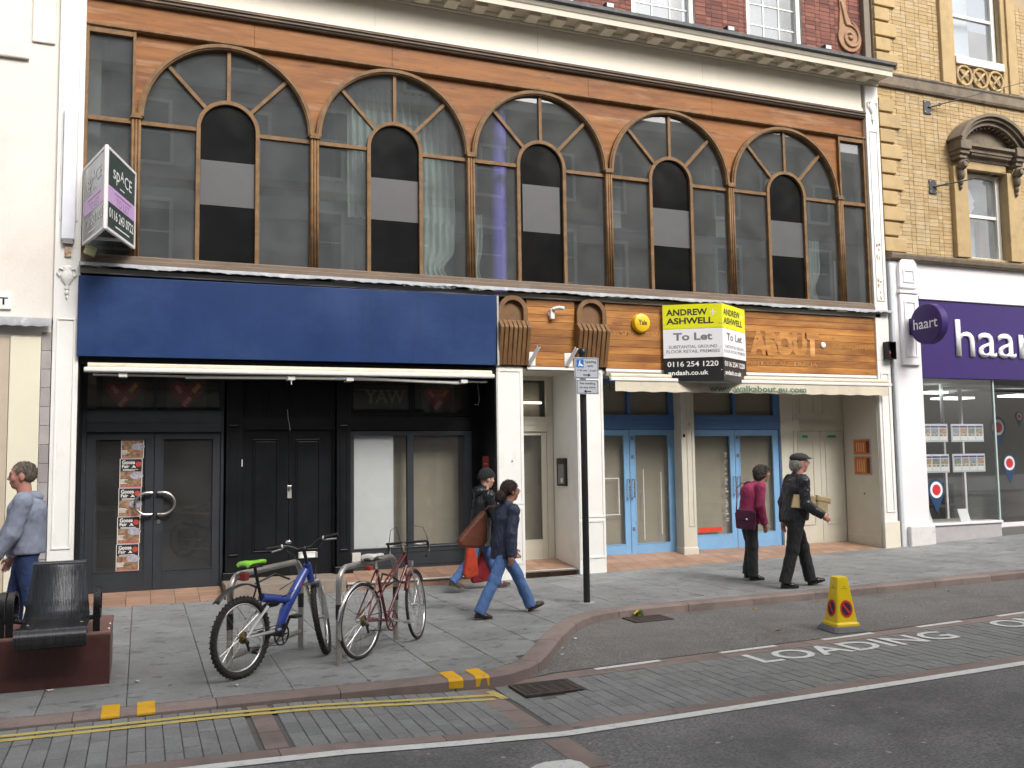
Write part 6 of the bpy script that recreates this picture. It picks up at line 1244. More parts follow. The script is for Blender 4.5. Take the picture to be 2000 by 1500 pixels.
        for sg in (-1, 1):
            MB().ell(L(.083, sg*.031, .008), (.010*H, .012*H, .008*H), 8, 6).build('eye', ey, parent, smooth=True, local=True); MB().ell(L(.091, sg*.032, .008), (.004*H, .006*H, .006*H), 8, 6).build('iris', ir, parent, smooth=True, local=True)
            MB().tube([L(.093, sg*.015, .03), L(.093, sg*.033, .034), L(.083, sg*.05, .028)], .0045*H, 5).build('eyebrow', mat('brow', (.07, .05, .04), .8, .1, 9), parent, smooth=True, local=True)
        MB().ell(L(.0965, 0, -.055), (.006*H, .021*H, .0055*H), 8, 6).build('mouth', lp, parent, smooth=True, local=True)
        return o
    def glasses(s, parent, m):
        L = s.L
        for sg in (-1, 1):
            MB().tube([L(.104, sg*.034+.021*math.cos(t), .006+.016*math.sin(t)) for t in frange(0, 2*PI, .6)[:-1]], .003, 5, closed=True).tube([L(.104, sg*.055, .008), L(.05, sg*.077, .01), L(-.01, sg*.082, .005)], .0028, 5).build('glasses', m, parent, local=True)
        MB().tube([L(.105, -.013, .008), L(.108, 0, .011), L(.105, .013, .008)], .0028, 5).build('glasses_bridge', m, parent, local=True)
    def trousers(s, parent, m, g=1., hem=.055, thigh=.088, calf=.06, h=.0095, wr=.004, waist=.117):
        H = s.H/1.7; pr = [('c', s.hip+V(0, 0, .10), s.hip+V(-.01, 0, -.01), waist*H*g, waist*1.02*H*g, 1.2)]; cuts = [(s.hip+V(0, 0, .13), V(0, 0, 1))]
        for i in range(2):
            e = s.ank[i]-s.up[i]*.022; mid = s.knee[i]; pr += [('c', s.hipj[i]+V(-.012, 0, 0), mid, thigh*H*g, (calf+.010)*H), ('f', mid, e, (calf+.008)*H, hem*H)]
        return smesh('trousers', pr, h, m, parent, k=.03, cuts=cuts, wr=wr, seed=2.)
    def shoes(s, parent, m, sole=None):
        H = s.H/1.7
        for i in range(2):
            a, t, u_ = s.heel[i], s.toe[i], s.up[i]; fw_ = (t-a)/np.linalg.norm(t-a); ml = a*.45+t*.55
            pr = [('c', a+u_*.035*H+fw_*.025*H, s.ank[i]+u_*.0, .036*H, .034*H), ('c', a+u_*.03*H+fw_*.03*H, ml+u_*.03*H, .034*H, .038*H, 1.05), ('c', ml+u_*.025*H, t+u_*.016*H-fw_*.03*H, .038*H, .026*H, 1.15)]
            smesh('shoe', pr, .006, m, parent, k=.02, cuts=[(a+u_*.004, -u_), (s.ank[i]+u_*.02*H, u_)])
            P = [(x, y) for x, y in ((-.012, -.03), (.05, -.036), (.12, -.034), (.2, -.046), (.262, -.03), (.275, 0), (.262, .03), (.2, .046), (.12, .036), (.05, .036), (-.012, .03), (-.02, 0))]
            sd = V(0, 1, 0); bot = [a+fw_*x*.8*H*1.02+sd*y*.9*H for x, y in P]; top = [p+u_*.014*H for p in bot]; n = len(P)
            MB().add(bot+top, [tuple(range(n-1, -1, -1)), tuple(range(n, 2*n))]+[(q, (q+1) % n, (q+1) % n+n, q+n) for q in range(n)]).build('shoe_sole', sole or mat('sole dark', (.015, .014, .013), .7, .1, 9), parent, local=True)
    def jacket(s, parent, m, hem=-.08, g=1., arm=.058, cuff=.042, h=.0095, wr=.005, flare=1.0, collar=.0, belly=0., back=0., name='jacket', ysc=1.22):
        H = s.H/1.7; low = s.hip+V(0, 0, hem); pr = [('c', s.chest+s.sp*.03, s.hip+V(0, 0, .02), .135*H*g, .135*H*g, ysc), ('c', s.hip+V(0, 0, .03), low+V(-.012, 0, -.06), .138*H*g, .138*H*g*flare, ysc), ('c', s.chest+s.sp*.02, s.nb-s.sp*.045, .132*H*g, .078*H, ysc*1.08), ('c', s.sh[0]+V(0, .02, 0), s.sh[1]-V(0, .02, 0), .066*H, .066*H)]
        if belly: pr.append(('e', s.hip+V(.085, 0, .13), V(.13, .16, .17)*H*belly))
        if back: pr.append(('e', s.nb+V(-.065, 0, -.12), V(.10, .17, .15)*H*back))
        if collar: pr.append(('c', s.nb-s.sp*.015+V(-.012, 0, 0), s.nb+s.sp*collar+V(-.012, 0, 0), .076*H, .068*H))
        for i in range(2): pr += [('c', s.sh[i], s.elb[i], (arm+.010)*H, arm*H), ('c', s.elb[i], s.wri[i], arm*H, cuff*H)]
        d = [(s.wri[i]-s.elb[i])/np.linalg.norm(s.wri[i]-s.elb[i]) for i in range(2)]
        body_ = [p for p in pr[:-4]]; cuts = [(low, V(0, 0, -1))]
        o = smesh(name, body_, h, m, parent, k=.035, cuts=cuts, wr=wr, seed=1., subs=[('c', s.nb+s.sp*.02, s.nb+s.sp*.2, .056*H, .062*H)])
        for i in range(2): smesh('sleeve', pr[-4+2*i:][:2]+[('e', s.sh[i]+V(0, 0, .0), V(.075, .068, .078)*H*(.9+.1*g))], h*.85, m, o, k=.03, wr=wr*1.1, seed=3.+i, cuts=[(s.wri[i]+d[i]*.012, d[i])])
        return o
def HS(f, prims):
    k = f.H/1.7*1.04*1.03; return [(p[0], p[1], p[2]*k)+tuple(p[3:]) if p[0] == 'e' else (p[0], p[1], p[2], p[3]*k, p[4]*k)+tuple(p[5:]) for p in prims]
def strands(o, parent, m, n=1500, L=.035, flow=(-.35, 0, -.8)):
    me = o.data; nv = len(me.vertices); rr = random.Random(5); mb = MB(); fl_ = Vector(flow)
    for i in range(n):
        v = me.vertices[rr.randrange(nv)]; nn = v.normal; d = fl_+Vector((rr.uniform(-.5, .5), rr.uniform(-.5, .5), rr.uniform(-.3, .3))); d = (d-nn*d.dot(nn)).normalized(); s = d.cross(nn)*rr.uniform(.0012, .0028); l = L*rr.uniform(.5, 1.2); p = v.co+nn*.001
        mb.add([p-s, p+s, p+d*l*.6+nn*.006+s*.7, p+d*l+nn*rr.uniform(.0, .010)], [(0, 1, 2, 3)])
    mb.build('hair_strands', m, parent, local=True, kind='stuff')
def hairmat(n, c): return mat(n, c, .65, .6, 60, 1., 160, local=True, stretch=(1, 1, .35))
def place(name, x, y, rz, label): return E(name, (x, y, G(x)), label, 'person', rz=rz)
def PM(o): return Matrix.Translation(o.location) @ Matrix.Rotation(o.rotation_euler.z, 4, 'Z')
cl = lambda n, c, r=.85, var=.2, sc_=9, bump=.7, bs=26: mat(n, c, r, var, sc_, bump, bs, local=True)
skinA = mat('skin fair', (.52, .30, .22), .5, .08, 12, local=True); skinB = mat('skin tan', (.34, .175, .115), .5, .08, 12, local=True); skinC = mat('skin ruddy', (.52, .25, .19), .5, .1, 12, local=True)
denim = cl('blue denim', (.075, .15, .34), .9, .28, 7); denimd = cl('dark denim', (.03, .055, .15), .9, .25, 7); blackc = cl('black cloth', (.012, .012, .014), .8, .25, 8)
# --- woman in the navy jacket, long stride
w1 = place('person', 2.16, -2.86, R_(4), 'person in navy jacket and blue jeans striding past the sign pole')
f = Fig(1.575, .12, ((-.43, .10, -.10), (.56, .13, .36)), ((-.22, .22, .10), (.15, .4, .08)), .105, .05)
f.body(w1, skinB, .95); f.trousers(w1, denim, 1.0, .074, .09, .062); f.shoes(w1, cl('dark brown leather', (.03, .016, .013), .4))
jk = f.jacket(w1, cl('navy quilted cloth', (.018, .025, .055), .6, .3, 7), -.14, 1.10, .060, .052, collar=.05, flare=1.05, wr=.0045)
smesh('shoulder_patch', [('e', f.sh[0]+V(.03, .06, .045), V(.055, .05, .03))], .006, cl('rust cloth', (.13, .05, .035)), jk, k=.02)
hb = hairmat('dark brown hair', (.028, .014, .011)); L = f.L
hr = smesh('hair', HS(f, [('e', L(-.018, 0, .035), V(.102, .086, .098)), ('c', L(-.09, 0, -.005), L(-.125, 0, -.045), .04, .055), ('e', L(-.125, 0, -.075), V(.055, .06, .06))]), .006, hb, w1, k=.03, subs=HS(f, [('e', L(.085, 0, -.025), V(.075, .13, .095)), ('e', L(.02, 0, -.09), V(.06, .12, .06))]), wr=.003); strands(hr, w1, hb)
f.glasses(w1, mat('dark glasses', (.02, .018, .018), .3, .05, 5)); MB().tube([L(-.03, -.08, -.045), L(-.03, -.082, -.055)], .005, 5).build('earring', steel, w1, local=True)
# brown tote behind her shoulder
bg = E('shoulder_bag', (1.86, -2.55, .62), 'large rust brown tote bag hanging behind the navy jacket', 'bag'); bm = cl('rust leather', (.135, .042, .022), .5, .2, 9)
Pb = [(2.02, 1.06), (2.05, .98), (2.06, .70), (1.98, .62), (1.74, .64), (1.68, .70), (1.74, .78), (1.93, .98)]
MB().prism(Pb, -2.64, -2.52).build('bag_body', bm, bg, bevel=.03); MB().tube([(2.0, -2.58, 1.02), (2.07, -2.62, 1.10), (2.14, -2.68, 1.10), (2.13, -2.72, .98)], .012, 7).build('strap', bm, bg, smooth=True)
# --- person in black beanie and long quilted coat
w2 = place('person', 2.62, -.80, R_(3), 'person in black beanie and long dark quilted coat by the black shop')
f = Fig(1.66, .13, ((-.40, .35, -.25), (.42, .10, .16)), ((.25, .9, .06), (.0, .4, .06)), .112, .12)
f.body(w2, skinA, .95); f.trousers(w2, denim, .95, .058, .085, .056); f.shoes(w2, cl('brown suede', (.075, .05, .038), .8), mat('tan sole', (.16, .12, .09), .8, .1, 9))
ck = f.jacket(w2, cl('black quilted nylon', (.013, .016, .018), .38, .4, 9, .5, 40), -.26, 1.0, .058, .05, collar=.07, flare=1.22, wr=.006)
smesh('hood', [('e', f.nb+V(-.085, 0, .02), V(.075, .10, .075)), ('c', f.nb+V(-.07, -.06, .03), f.nb+V(-.07, .06, .03), .04, .04)], .008, MATS['black quilted nylon'], ck, k=.03, wr=.004)
L = f.L; smesh('beanie', HS(f, [('e', L(-.012, 0, .055), V(.106, .088, .098)), ('c', L(-.05, 0, .01), L(.045, 0, .035), .078, .072, 1.08)]), .006, cl('black knit', (.013, .014, .016), .95, .3, 30, .6, 200), w2, k=.03, cuts=[(L(0, 0, .012), V(.25, 0, -.97))], wr=.002)
rb = E('carrier_bag', (2.50, -.62, .05), 'bright red plastic carrier bag held by the beanie wearer', 'bag'); rp = mat('red plastic bag', (.42, .05, .022), .3, .3, 8, .4, 20); rp2 = mat('dark red plastic bag', (.22, .016, .024), .3, .3, 8, .4, 20)
MB().prism([(2.36, .56), (2.44, .55), (2.50, .34), (2.52, .10), (2.36, .06), (2.30, .12), (2.34, .35)], -1.02, -.93).build('bag_body', rp, rb, bevel=.025); MB().tube([(2.38, -.97, .54), (2.46, -.96, .60), (2.52, -.95, .66)], .012, 6).build('bag_handle', rp, rb)
rb2 = E('carrier_bag', (2.75, -.6, .0), 'dark red plastic carrier bag hanging low behind the navy jacket', 'bag'); MB().prism([(2.68, .42), (2.78, .42), (2.83, .2), (2.84, -.02), (2.55, -.05), (2.52, .02), (2.62, .2)], -.70, -.60).build('bag_body', rp2, rb2, bevel=.025); MB().tube([(2.72, -.65, .41), (2.74, -.65, .5), (2.76, -.66, .58)], .012, 6).build('bag_handle', rp2, rb2)
# --- woman in the magenta coat
w3 = place('person', 6.27, -1.88, R_(-10), 'person in magenta coat and dark trousers with short dark grey hair')
f = Fig(1.60, .13, ((.0, .03, .0), (.14, .32, -.1)), ((-.10, .30, .10), (-.12, .3, .10)), .115, .0, .18)
f.body(w3, skinB, 1.05); f.trousers(w3, cl('charcoal wool', (.028, .03, .03), .9, .2, 9), 1.05, .078, .095, .07); f.shoes(w3, mat('black leather', (.01, .01, .011), .25, .2, 9, local=True))
mg = cl('magenta wool', (.29, .03, .092), .9, .15, 9, .5, 40); jk = f.jacket(w3, mg, -.10, 1.08, .062, .056, collar=.03, flare=1.12, back=.85, wr=.004)
L = f.L; hr = smesh('hair', HS(f, [('e', L(-.018, 0, .035), V(.110, .092, .10)), ('e', L(-.055, 0, -.03), V(.065, .082, .07))]), .006, hairmat('salt and pepper hair', (.055, .045, .04)), w3, k=.03, subs=HS(f, [('e', L(.09, 0, -.03), V(.075, .13, .10)), ('e', L(.02, 0, -.10), V(.05, .12, .06))]), wr=.004); strands(hr, w3, MATS['salt and pepper hair'])
f.glasses(w3, mat('gold glasses', (.5, .33, .12), .3, .05, 5, metal=.6))
bg = E('handbag', (6.12, -2.1, .75), 'plum leather handbag slung on the back of the magenta coat', 'bag'); pm_ = cl('plum leather', (.075, .012, .04), .4, .2, 9); M = PM(w3) @ Matrix.Translation((-.14, -.17, .86)) @ Matrix.Rotation(R_(-40), 4, 'Z')
MB().prism([(-.13, -.13), (.13, -.15), (.15, .10), (.10, .13), (-.10, .14), (-.14, .08)], -.035, .035).xf(M).build('bag_body', pm_, bg, bevel=.02); MB().prism([(-.12, .0), (.12, -.02), (.13, .11), (-.12, .135)], -.042, -.0355).xf(M).build('bag_flap', pm_, bg, bevel=.004)
MB().tube([M @ Vector((-.12, -.01, .12)), *[PM(w3) @ Vector(q) for q in ((-.20, -.05, 1.12), (-.16, .04, 1.28), (-.04, .10, 1.355), (.06, .11, 1.33))]], .009, 6).build('strap', pm_, bg, smooth=True); MB().ell(M @ Vector((.03, -.046, .0)), (.022, .012, .012), 8, 5).build('clasp', steel, bg)
# --- man in flat cap and leather jacket
w4 = place('person', 6.36, -2.76, R_(-16), 'person in flat cap and black leather jacket carrying a folded tan parcel')
f = Fig(1.755, .06, ((-.20, .10, .0), (.30, .10, .30)), ((.02, .95, .08), (-.30, .25, .10)), .122, .02, .05)
f.body(w4, skinC, 1.1); f.trousers(w4, blackc, 1.12, .074, .10, .07); f.shoes(w4, MATS['black leather'])
jk = f.jacket(w4, mat('black leather jacket', (.022, .022, .026), .38, .3, 9, .3, 60, local=True), -.06, 1.16, .066, .054, collar=.045, back=.7, flare=1.0, wr=.006, belly=.8)
L = f.L; hr = smesh('hair', HS(f, [('e', L(-.03, 0, .0), V(.088, .084, .075)), ('c', L(-.075, 0, -.05), L(-.05, 0, -.06), .04, .045, 1.3)]), .006, hairmat('white hair', (.42, .40, .38)), w4, k=.03, subs=HS(f, [('e', L(.08, 0, -.03), V(.10, .13, .12))]), wr=.003); strands(hr, w4, MATS['white hair'])
smesh('flat_cap', HS(f, [('e', L(-.005, 0, .065), V(.116, .096, .062)), ('e', L(.085, 0, .052), V(.075, .075, .016), np.array(Matrix.Rotation(R_(-8), 3, 'Y')))]), .006, cl('grey tweed', (.04, .04, .039), .95, .3, 60), w4, k=.03, cuts=[(L(0, 0, .036), V(0.12, 0, -.99))])
f.glasses(w4, MATS['dark glasses'])
pc = E('parcel', (6.5, -3.0, 1.0), 'folded tan card parcel held under an arm of the leather jacket', 'parcel'); tan = stain(mat('tan card', (.42, .33, .18), .7, .1, 9, .15, 40), (.28, .21, .11), .55, .7, 8, .5); M = PM(w4) @ Matrix.Translation((.07, -.215, 1.12)) @ Matrix.Rotation(R_(6), 4, 'Z') @ Matrix.Rotation(R_(5), 4, 'Y') @ Matrix.Scale(.84, 4)
MB().prism([(-.26, -.10), (.30, -.10), (.30, .11), (-.22, .11)], -.018, .018).xf(M).build('parcel_body', tan, pc, bevel=.012); MB().prism([(-.22, .112), (-.08, .0), (-.07, -.05), (-.10, .10)], -.022, -.0185).xf(M).build('parcel_flap', tan, pc); MB().prism([(.16, -.12), (.34, -.16), (.38, .06), (.17, .12)], -.035, .035).xf(M).build('folded_end', tan, pc, bevel=.02); MB().prism([(.15, .03), (.41, .0), (.41, .10), (.16, .13)], -.042, .042).xf(M).build('folded_top', tan, pc, bevel=.02)
# --- man in the hooded top, walking left behind the seats
w5 = place('person', -2.74, -2.75, R_(180), 'person in grey hooded top and jeans walking left behind the metal seats')
f = Fig(1.80, -.02, ((.18, .12, .0), (-.20, .15, .0)), ((.1, .3, .08), (.26, .32, .10)), .122, .0, .06)
f.body(w5, skinC, 1.15); f.trousers(w5, denimd, 1.0, .066, .10, .07); f.shoes(w5, MATS['dark brown leather'])
jk = f.jacket(w5, cl('grey blue jersey', (.25, .28, .36), .95, .12, 8, .6, 24), -.03, 1.2, .068, .052, belly=1.0, flare=.98, wr=.003, collar=.0)
smesh('hood', [('e', f.nb+V(-.085, 0, .0), V(.08, .11, .06)), ('c', f.nb+V(-.06, -.075, .02), f.nb+V(.05, -.065, -.03), .032, .026), ('c', f.nb+V(-.06, .075, .02), f.nb+V(.05, .065, -.03), .032, .026)], .008, MATS['grey blue jersey'], jk, k=.03, wr=.004)
L = f.L; hr = smesh('hair', HS(f, [('e', L(-.015, 0, .045), V(.096, .079, .080)), ('e', L(-.045, 0, -.005), V(.058, .070, .05))]), .006, hairmat('greying brown hair', (.15, .125, .10)), w5, k=.03, subs=HS(f, [('e', L(.10, 0, -.045), V(.085, .13, .105)), ('e', L(.03, 0, -.10), V(.06, .12, .07))]), wr=.005); strands(hr, w5, MATS['greying brown hair'], 1200, .018)
wr_ = f.wri[1]; smesh('watch', [('c', wr_+V(-.005, 0, .02), wr_+V(.0, 0, .012), .036, .036)], .006, MATS['black plastic'], w5, k=.02)
# ------------------------------------------------------------------ cycle stands and bicycles
stl = stain(mat('scuffed stainless', (.45, .43, .40), .38, .12, 9, .1, 60, metal=.75), (.30, .28, .26), .5, .7, 6, .6)
for (xa, ya), (xb, yb), lab in (((-1.006, -4.64), (-.27, -3.69), 'stainless cycle stand behind the blue bicycle'), ((-.075, -4.55), (.675, -3.655), 'stainless cycle stand beside the maroon bicycle')):
    z = G(xa); a, b = Vector((xa, ya, z)), Vector((xb, yb, z)); d = (b-a).normalized(); h = .84; r_ = .14; q = E('cycle_stand', (xa, ya, z), lab, 'cycle stand', 'cycle stands on the pavement')
    P = [a-Vector((0, 0, .02)), a+Vector((0, 0, h-r_))]+[a+d*(r_-r_*math.cos(t))+Vector((0, 0, h-r_+r_*math.sin(t))) for t in frange(.15, PI/2, .2)]+[b-d*r_+Vector((0, 0, h))]+[b-d*(r_-r_*math.sin(t))+Vector((0, 0, h-r_+r_*math.cos(t))) for t in frange(.15, PI/2, .2)]+[b-Vector((0, 0, .02))]
    MB().tube(P, .027, 14).build('hoop', stl, q, smooth=40); MB().tube([a+d*.0+Vector((0, 0, .17)), b+Vector((0, 0, .17))], .024, 12).build('lower_rail', stl, q, smooth=40)
    for p in (a, b): MB().tube([p+Vector((0, 0, .40)), p+Vector((0, 0, .53))], .0285, 14).build('black_band', mat('black tape', (.015, .014, .018), .5, .1, 9), q, smooth=40); MB().lathe([(.036, 0), (.036, .004), (.028, .006)], tuple(p), 14).build('floor_collar', stl, q)
rub = stain(mat('tyre rubber', (.022, .021, .02), .8, .2, 20, .3, 80), (.07, .065, .06), .55, .72, 12, .5); chrome = mat('bicycle chrome', (.72, .71, .69), .2, .08, 12, metal=1); alu = mat('bicycle alloy', (.60, .60, .60), .35, .08, 12, metal=.8); bkp = mat('bicycle black', (.016, .016, .017), .4, .15, 9); brass = mat('cassette brass', (.30, .22, .10), .4, .15, 20, metal=.8)
def wheel(parent, c, r, tr, knob, M=None, nsp=28):
    M = M or Matrix.Identity(4); c = Vector(c)
    ring = lambda rad, n=48, y=0: [c+Vector((rad*math.cos(2*PI*i/n), y, rad*math.sin(2*PI*i/n))) for i in range(n)]
    hub = MB().tube([c+Vector((0, -.045, 0)), c+Vector((0, -.03, 0)), c+Vector((0, .03, 0)), c+Vector((0, .045, 0))], [.022, .014, .014, .022], 10).tube([c+Vector((0, -.07, 0)), c+Vector((0, .07, 0))], .006, 6).xf(M).build('wheel', alu, parent, smooth=40, local=True)
    t = MB().tube(ring(r-tr, 64), tr, 10, closed=True)
    if knob:
        for i in range(96):
            a = 2*PI*(i+.5)/96
            for s in (-1, 0, 1):
                if (i+s) % 2: continue
                p = c+Vector(((r-tr+tr*(1. if s == 0 else .72))*math.cos(a), s*tr*.68, (r-tr+tr*(1. if s == 0 else .72))*math.sin(a))); t.obox(p, (.012, .014, .011), Matrix.Rotation(-a, 3, 'Y'))
    t.xf(M).build('tyre', rub, hub, smooth=45, local=True)
    MB().tube(ring(r-2*tr-.006, 64), .011, 8, closed=True).xf(M).build('rim', chrome, hub, smooth=True, local=True)
    s = MB()
    for i in range(nsp):
        a = 2*PI*i/nsp; y = .028 if i % 2 else -.028; o = .9 if (i//2) % 2 else -.9; s.tube([c+Vector((.02*math.cos(a+o), y, .02*math.sin(a+o))), c+Vector(((r-2*tr-.012)*math.cos(a), 0, (r-2*tr-.012)*math.sin(a)))], .0014, 4)
    s.xf(M).build('spokes', chrome, hub, local=True, kind='stuff')
    return hub
def drive(parent, R0, BB, nteeth_r, ring_m, cass=True):
    MB().lathe([(nteeth_r, -.003), (nteeth_r, .003)], (0, 0, 0), 36, 'y').xf(Matrix.Translation((BB[0], -.06, BB[2]))).build('chainring', ring_m, parent, local=True) if nteeth_r < .085 else None
    if nteeth_r >= .085:
        c = Vector((BB[0], -.06, BB[2])); ring = [c+Vector((nteeth_r*math.cos(t), 0, nteeth_r*math.sin(t))) for t in frange(0, 2*PI, .18)[:-1]]; m = MB().tube(ring, .008, 6, closed=True)
        for q in range(5): t = q*2*PI/5; m.tube([c, c+Vector((nteeth_r*math.cos(t), 0, nteeth_r*math.sin(t)))], .007, 5)
        m.build('chainring', ring_m, parent, local=True)
    for i in range(5): rr = .052-.007*i; MB().lathe([(rr, 0), (rr, .003)], (R0[0], -.022-.005*i, R0[2]), 24, 'y').build('sprocket', brass, parent, local=True)
    MB().tube([(R0[0], -.05, R0[2]+.045), (BB[0], -.06, BB[2]+nteeth_r)], .004, 4).tube([(R0[0]+.03, -.05, R0[2]-.09), (BB[0], -.06, BB[2]-nteeth_r)], .004, 4).build('chain', bkp, parent, local=True)
    MB().tube([(R0[0]+.01, -.05, R0[2]-.03), (R0[0]+.035, -.055, R0[2]-.10)], .012, 6).ell((R0[0]+.012, -.06, R0[2]-.04), (.022, .014, .022), 8, 6).ell((R0[0]+.035, -.055, R0[2]-.10), (.018, .008, .018), 8, 6).build('derailleur', bkp, parent, local=True)
def cranks(parent, BB, ang, m, pm, L=.17):
    for s, a in ((-1, ang), (1, ang+PI)):
        e = Vector((BB[0]+L*math.cos(a), s*.085, BB[2]+L*math.sin(a))); MB().tube([(BB[0], s*.07, BB[2]), e], [.014, .011], 8).build('crank', m, parent, local=True, smooth=40)
        pd = MB(); pd.box(e.x-.045, e.x+.045, e.y+s*.02-.0, e.y+s*.10, e.z-.012, e.z+.012); pd.build('pedal', pm, parent, local=True, bevel=.005)
    MB().tube([(BB[0], -.075, BB[2]), (BB[0], .075, BB[2])], .022, 10).build('bottom_bracket', m, parent, local=True)
def steer(P0, ang, ha=R_(70)):
    k = Vector((-math.cos(ha), 0, math.sin(ha))); return Matrix.Translation(P0) @ Matrix.Rotation(ang, 4, k) @ Matrix.Translation(-Vector(P0))
def saddle(parent, c, m, m2, L=.27, tilt=.05):
    c = Vector(c); out = []
    pr = [(-.5, .075, .0), (-.42, .082, .012), (-.3, .078, .014), (-.12, .05, .006), (.1, .028, .002), (.35, .021, .0), (.5, .014, -.008)]
    mb = MB(); n = 10
    for x, w, z in pr:
        for k2 in range(n):
            a = 2*PI*k2/n; mb.v.append((c.x+x*L, c.y+w*math.cos(a), c.z+z+x*L*tilt+(.018 if math.sin(a) > 0 else .03*(1 if w > .04 else .6))*math.sin(a)))
    for i in range(len(pr)-1):
        for k2 in range(n): mb.f.append((i*n+k2, i*n+(k2+1) % n, i*n+n+(k2+1) % n, i*n+n+k2))
    mb.f += [tuple(range(n-1, -1, -1)), tuple((len(pr)-1)*n+k2 for k2 in range(n))]; s = mb.build('saddle', m, parent, local=True, smooth=60)
    bot = MB(); bot.ell((c.x-.07, 0, c.z-.022), (.10, .066, .022), 12, 6); bot.tube([(c.x-.10, .02, c.z-.035), (c.x+.09, .012, c.z-.04)], .004, 5).tube([(c.x-.10, -.02, c.z-.035), (c.x+.09, -.012, c.z-.04)], .004, 5); bot.build('saddle_base', m2, s, local=True, smooth=True); return s
# --- blue full-suspension mountain bicycle
bA = E('bicycle', (-.92, -4.68, G(-.9)), 'blue mountain bicycle with green and black saddle leaning at a cycle stand', 'bicycle', 'parked bicycles', rz=R_(40.5)); r = .335; wb = 1.07
R0 = (0, 0, r); BB = (.43, 0, .29); st_ = lambda z: (wb-.045-(z-r)/math.tan(R_(70)), 0, z); A0 = Vector(st_(.70)); A1 = Vector(st_(.86)); MS = steer(A0, R_(34))
wheel(bA, R0, r, .027, True); wheel(bA, (wb, 0, r), r, .027, True, MS)
blu = stain(mat('bicycle blue', (.02, .055, .30), .3, .12, 6, coat=.5), (.35, .05, .06), .60, .64, 9, .8); blu2 = blu
MB().tube([A0+Vector((.0, 0, -.01)), A1], .034, 12).build('head_tube', blu, bA, local=True, smooth=40)
MB().tube([A1+Vector((-.02, 0, -.06)), (.66, 0, .63), (.53, 0, .47), (.455, 0, .30)], [.036, .048, .046, .034], 12).build('frame', blu, bA, local=True, smooth=50)
MB().tube([(.24, 0, .63), (.40, 0, .60), (.60, 0, .56)], [.038, .036, .036], 12).build('seat_beam', blu, bA, local=True, smooth=50); MB().tube([(.60, 0, .57), (.52, 0, .50), (.44, 0, .33)], .022, 10).build('frame_strut', blu, bA, local=True, smooth=50)
MB().tube([(.245, 0, .60), (.20, 0, .74), (.155, 0, .90)], .014, 10).build('seat_post', bkp, bA, local=True, smooth=40); saddle(bA, (.15, 0, .935), mat('lime saddle', (.25, .62, .03), .5, .1, 9), bkp); bx(-.0, .06, -.035, .035, .80, .87).build('rear_reflector', mat('dull red reflector', (.22, .03, .02), .35, .1, 9), bA, local=True, bevel=.012)
for s in (-1, 1):
    MB().tube([(0, s*.065, r), (.16, s*.06, .335), (.38, s*.045, .33), (.44, s*.04, .33)], [.011, .014, .014, .016], 8).build('swing_arm', alu, bA, local=True, smooth=40); MB().tube([(0, s*.065, r), (.14, s*.06, .46), (.28, s*.035, .55)], [.010, .012, .014], 8).build('swing_stay', alu, bA, local=True, smooth=40)
MB().tube([(.28, 0, .55), (.36, 0, .585)], .018, 10).tube([(.30, 0, .56), (.46, 0, .55)], .012, 8).build('shock', bkp, bA, local=True, smooth=40); co = [(.33+.10*t/6.28/5, .026*math.cos(t), .56+.026*math.sin(t)) for t in frange(0, 31.4, .4)]; MB().tube(co, .005, 5).build('shock_spring', bkp, bA, local=True, smooth=True)
drive(bA, R0, BB, .088, bkp); cranks(bA, BB, R_(62), bkp, bkp)
# steered parts
fk = MB()
for s in (-1, 1): fk.tube([A0+Vector((.02, s*.06, -.02)), Vector((wb-.01, s*.06, r+.16))], .016, 10)
fk.xf(MS).build('fork_stanchions', chrome, bA, local=True, smooth=40); fl_ = MB()
for s in (-1, 1): fl_.tube([Vector((wb-.035, s*.06, r+.20)), Vector((wb, s*.06, r-.02))], [.024, .018], 10)
fl_.xf(MS).build('fork_lowers', alu, bA, local=True, smooth=40); MB().tube([A0+Vector((.015, -.075, -.02)), A0+Vector((.015, .075, -.02))], .024, 10).xf(MS).build('fork_crown', alu, bA, local=True, smooth=40); MB().tube([(wb-.02, -.06, r+.19), (wb+.04, -.06, r+.27), (wb+.04, .06, r+.27), (wb-.02, .06, r+.19)], .012, 8).xf(MS).build('fork_brace', alu, bA, local=True, smooth=40)
T0 = Vector(st_(.98)); MB().tube([A1, T0], .016, 10).tube([T0, T0+Vector((.05, 0, .02))], .018, 10).xf(MS).build('stem', bkp, bA, local=True, smooth=40); HB = T0+Vector((.05, 0, .02))
MB().tube([HB+Vector((0, -.07, 0)), HB+Vector((0, .07, 0))], .013, 8).tube([HB+Vector((-.05, -.31, .06)), HB+Vector((-.01, -.14, .05)), HB+Vector((0, -.06, 0)), HB+Vector((0, .06, 0)), HB+Vector((-.01, .14, .05)), HB+Vector((-.05, .31, .06))], .011, 8).xf(MS).build('handlebar', bkp, bA, local=True, smooth=40)
for s in (-1, 1):
    MB().tube([HB+Vector((-.03, s*.20, .055)), HB+Vector((-.055, s*.33, .062))], .0165, 10).xf(MS).build('grip', rub, bA, local=True, smooth=40); MB().tube([HB+Vector((-.022, s*.17, .05)), HB+Vector((.03, s*.21, .035)), HB+Vector((.02, s*.30, .025))], .007, 6).xf(MS).build('brake_lever', alu, bA, local=True, smooth=40); MB().tube([HB+Vector((-.022, s*.185, .055)), HB+Vector((-.025, s*.198, .055))], .02, 10).xf(MS).build('grip_ring', pwhite, bA, local=True)
MB().ell(HB+Vector((-.01, .13, .085)), (.028, .028, .02), 12, 8).xf(MS).build('bell', chrome, bA, local=True, smooth=True)
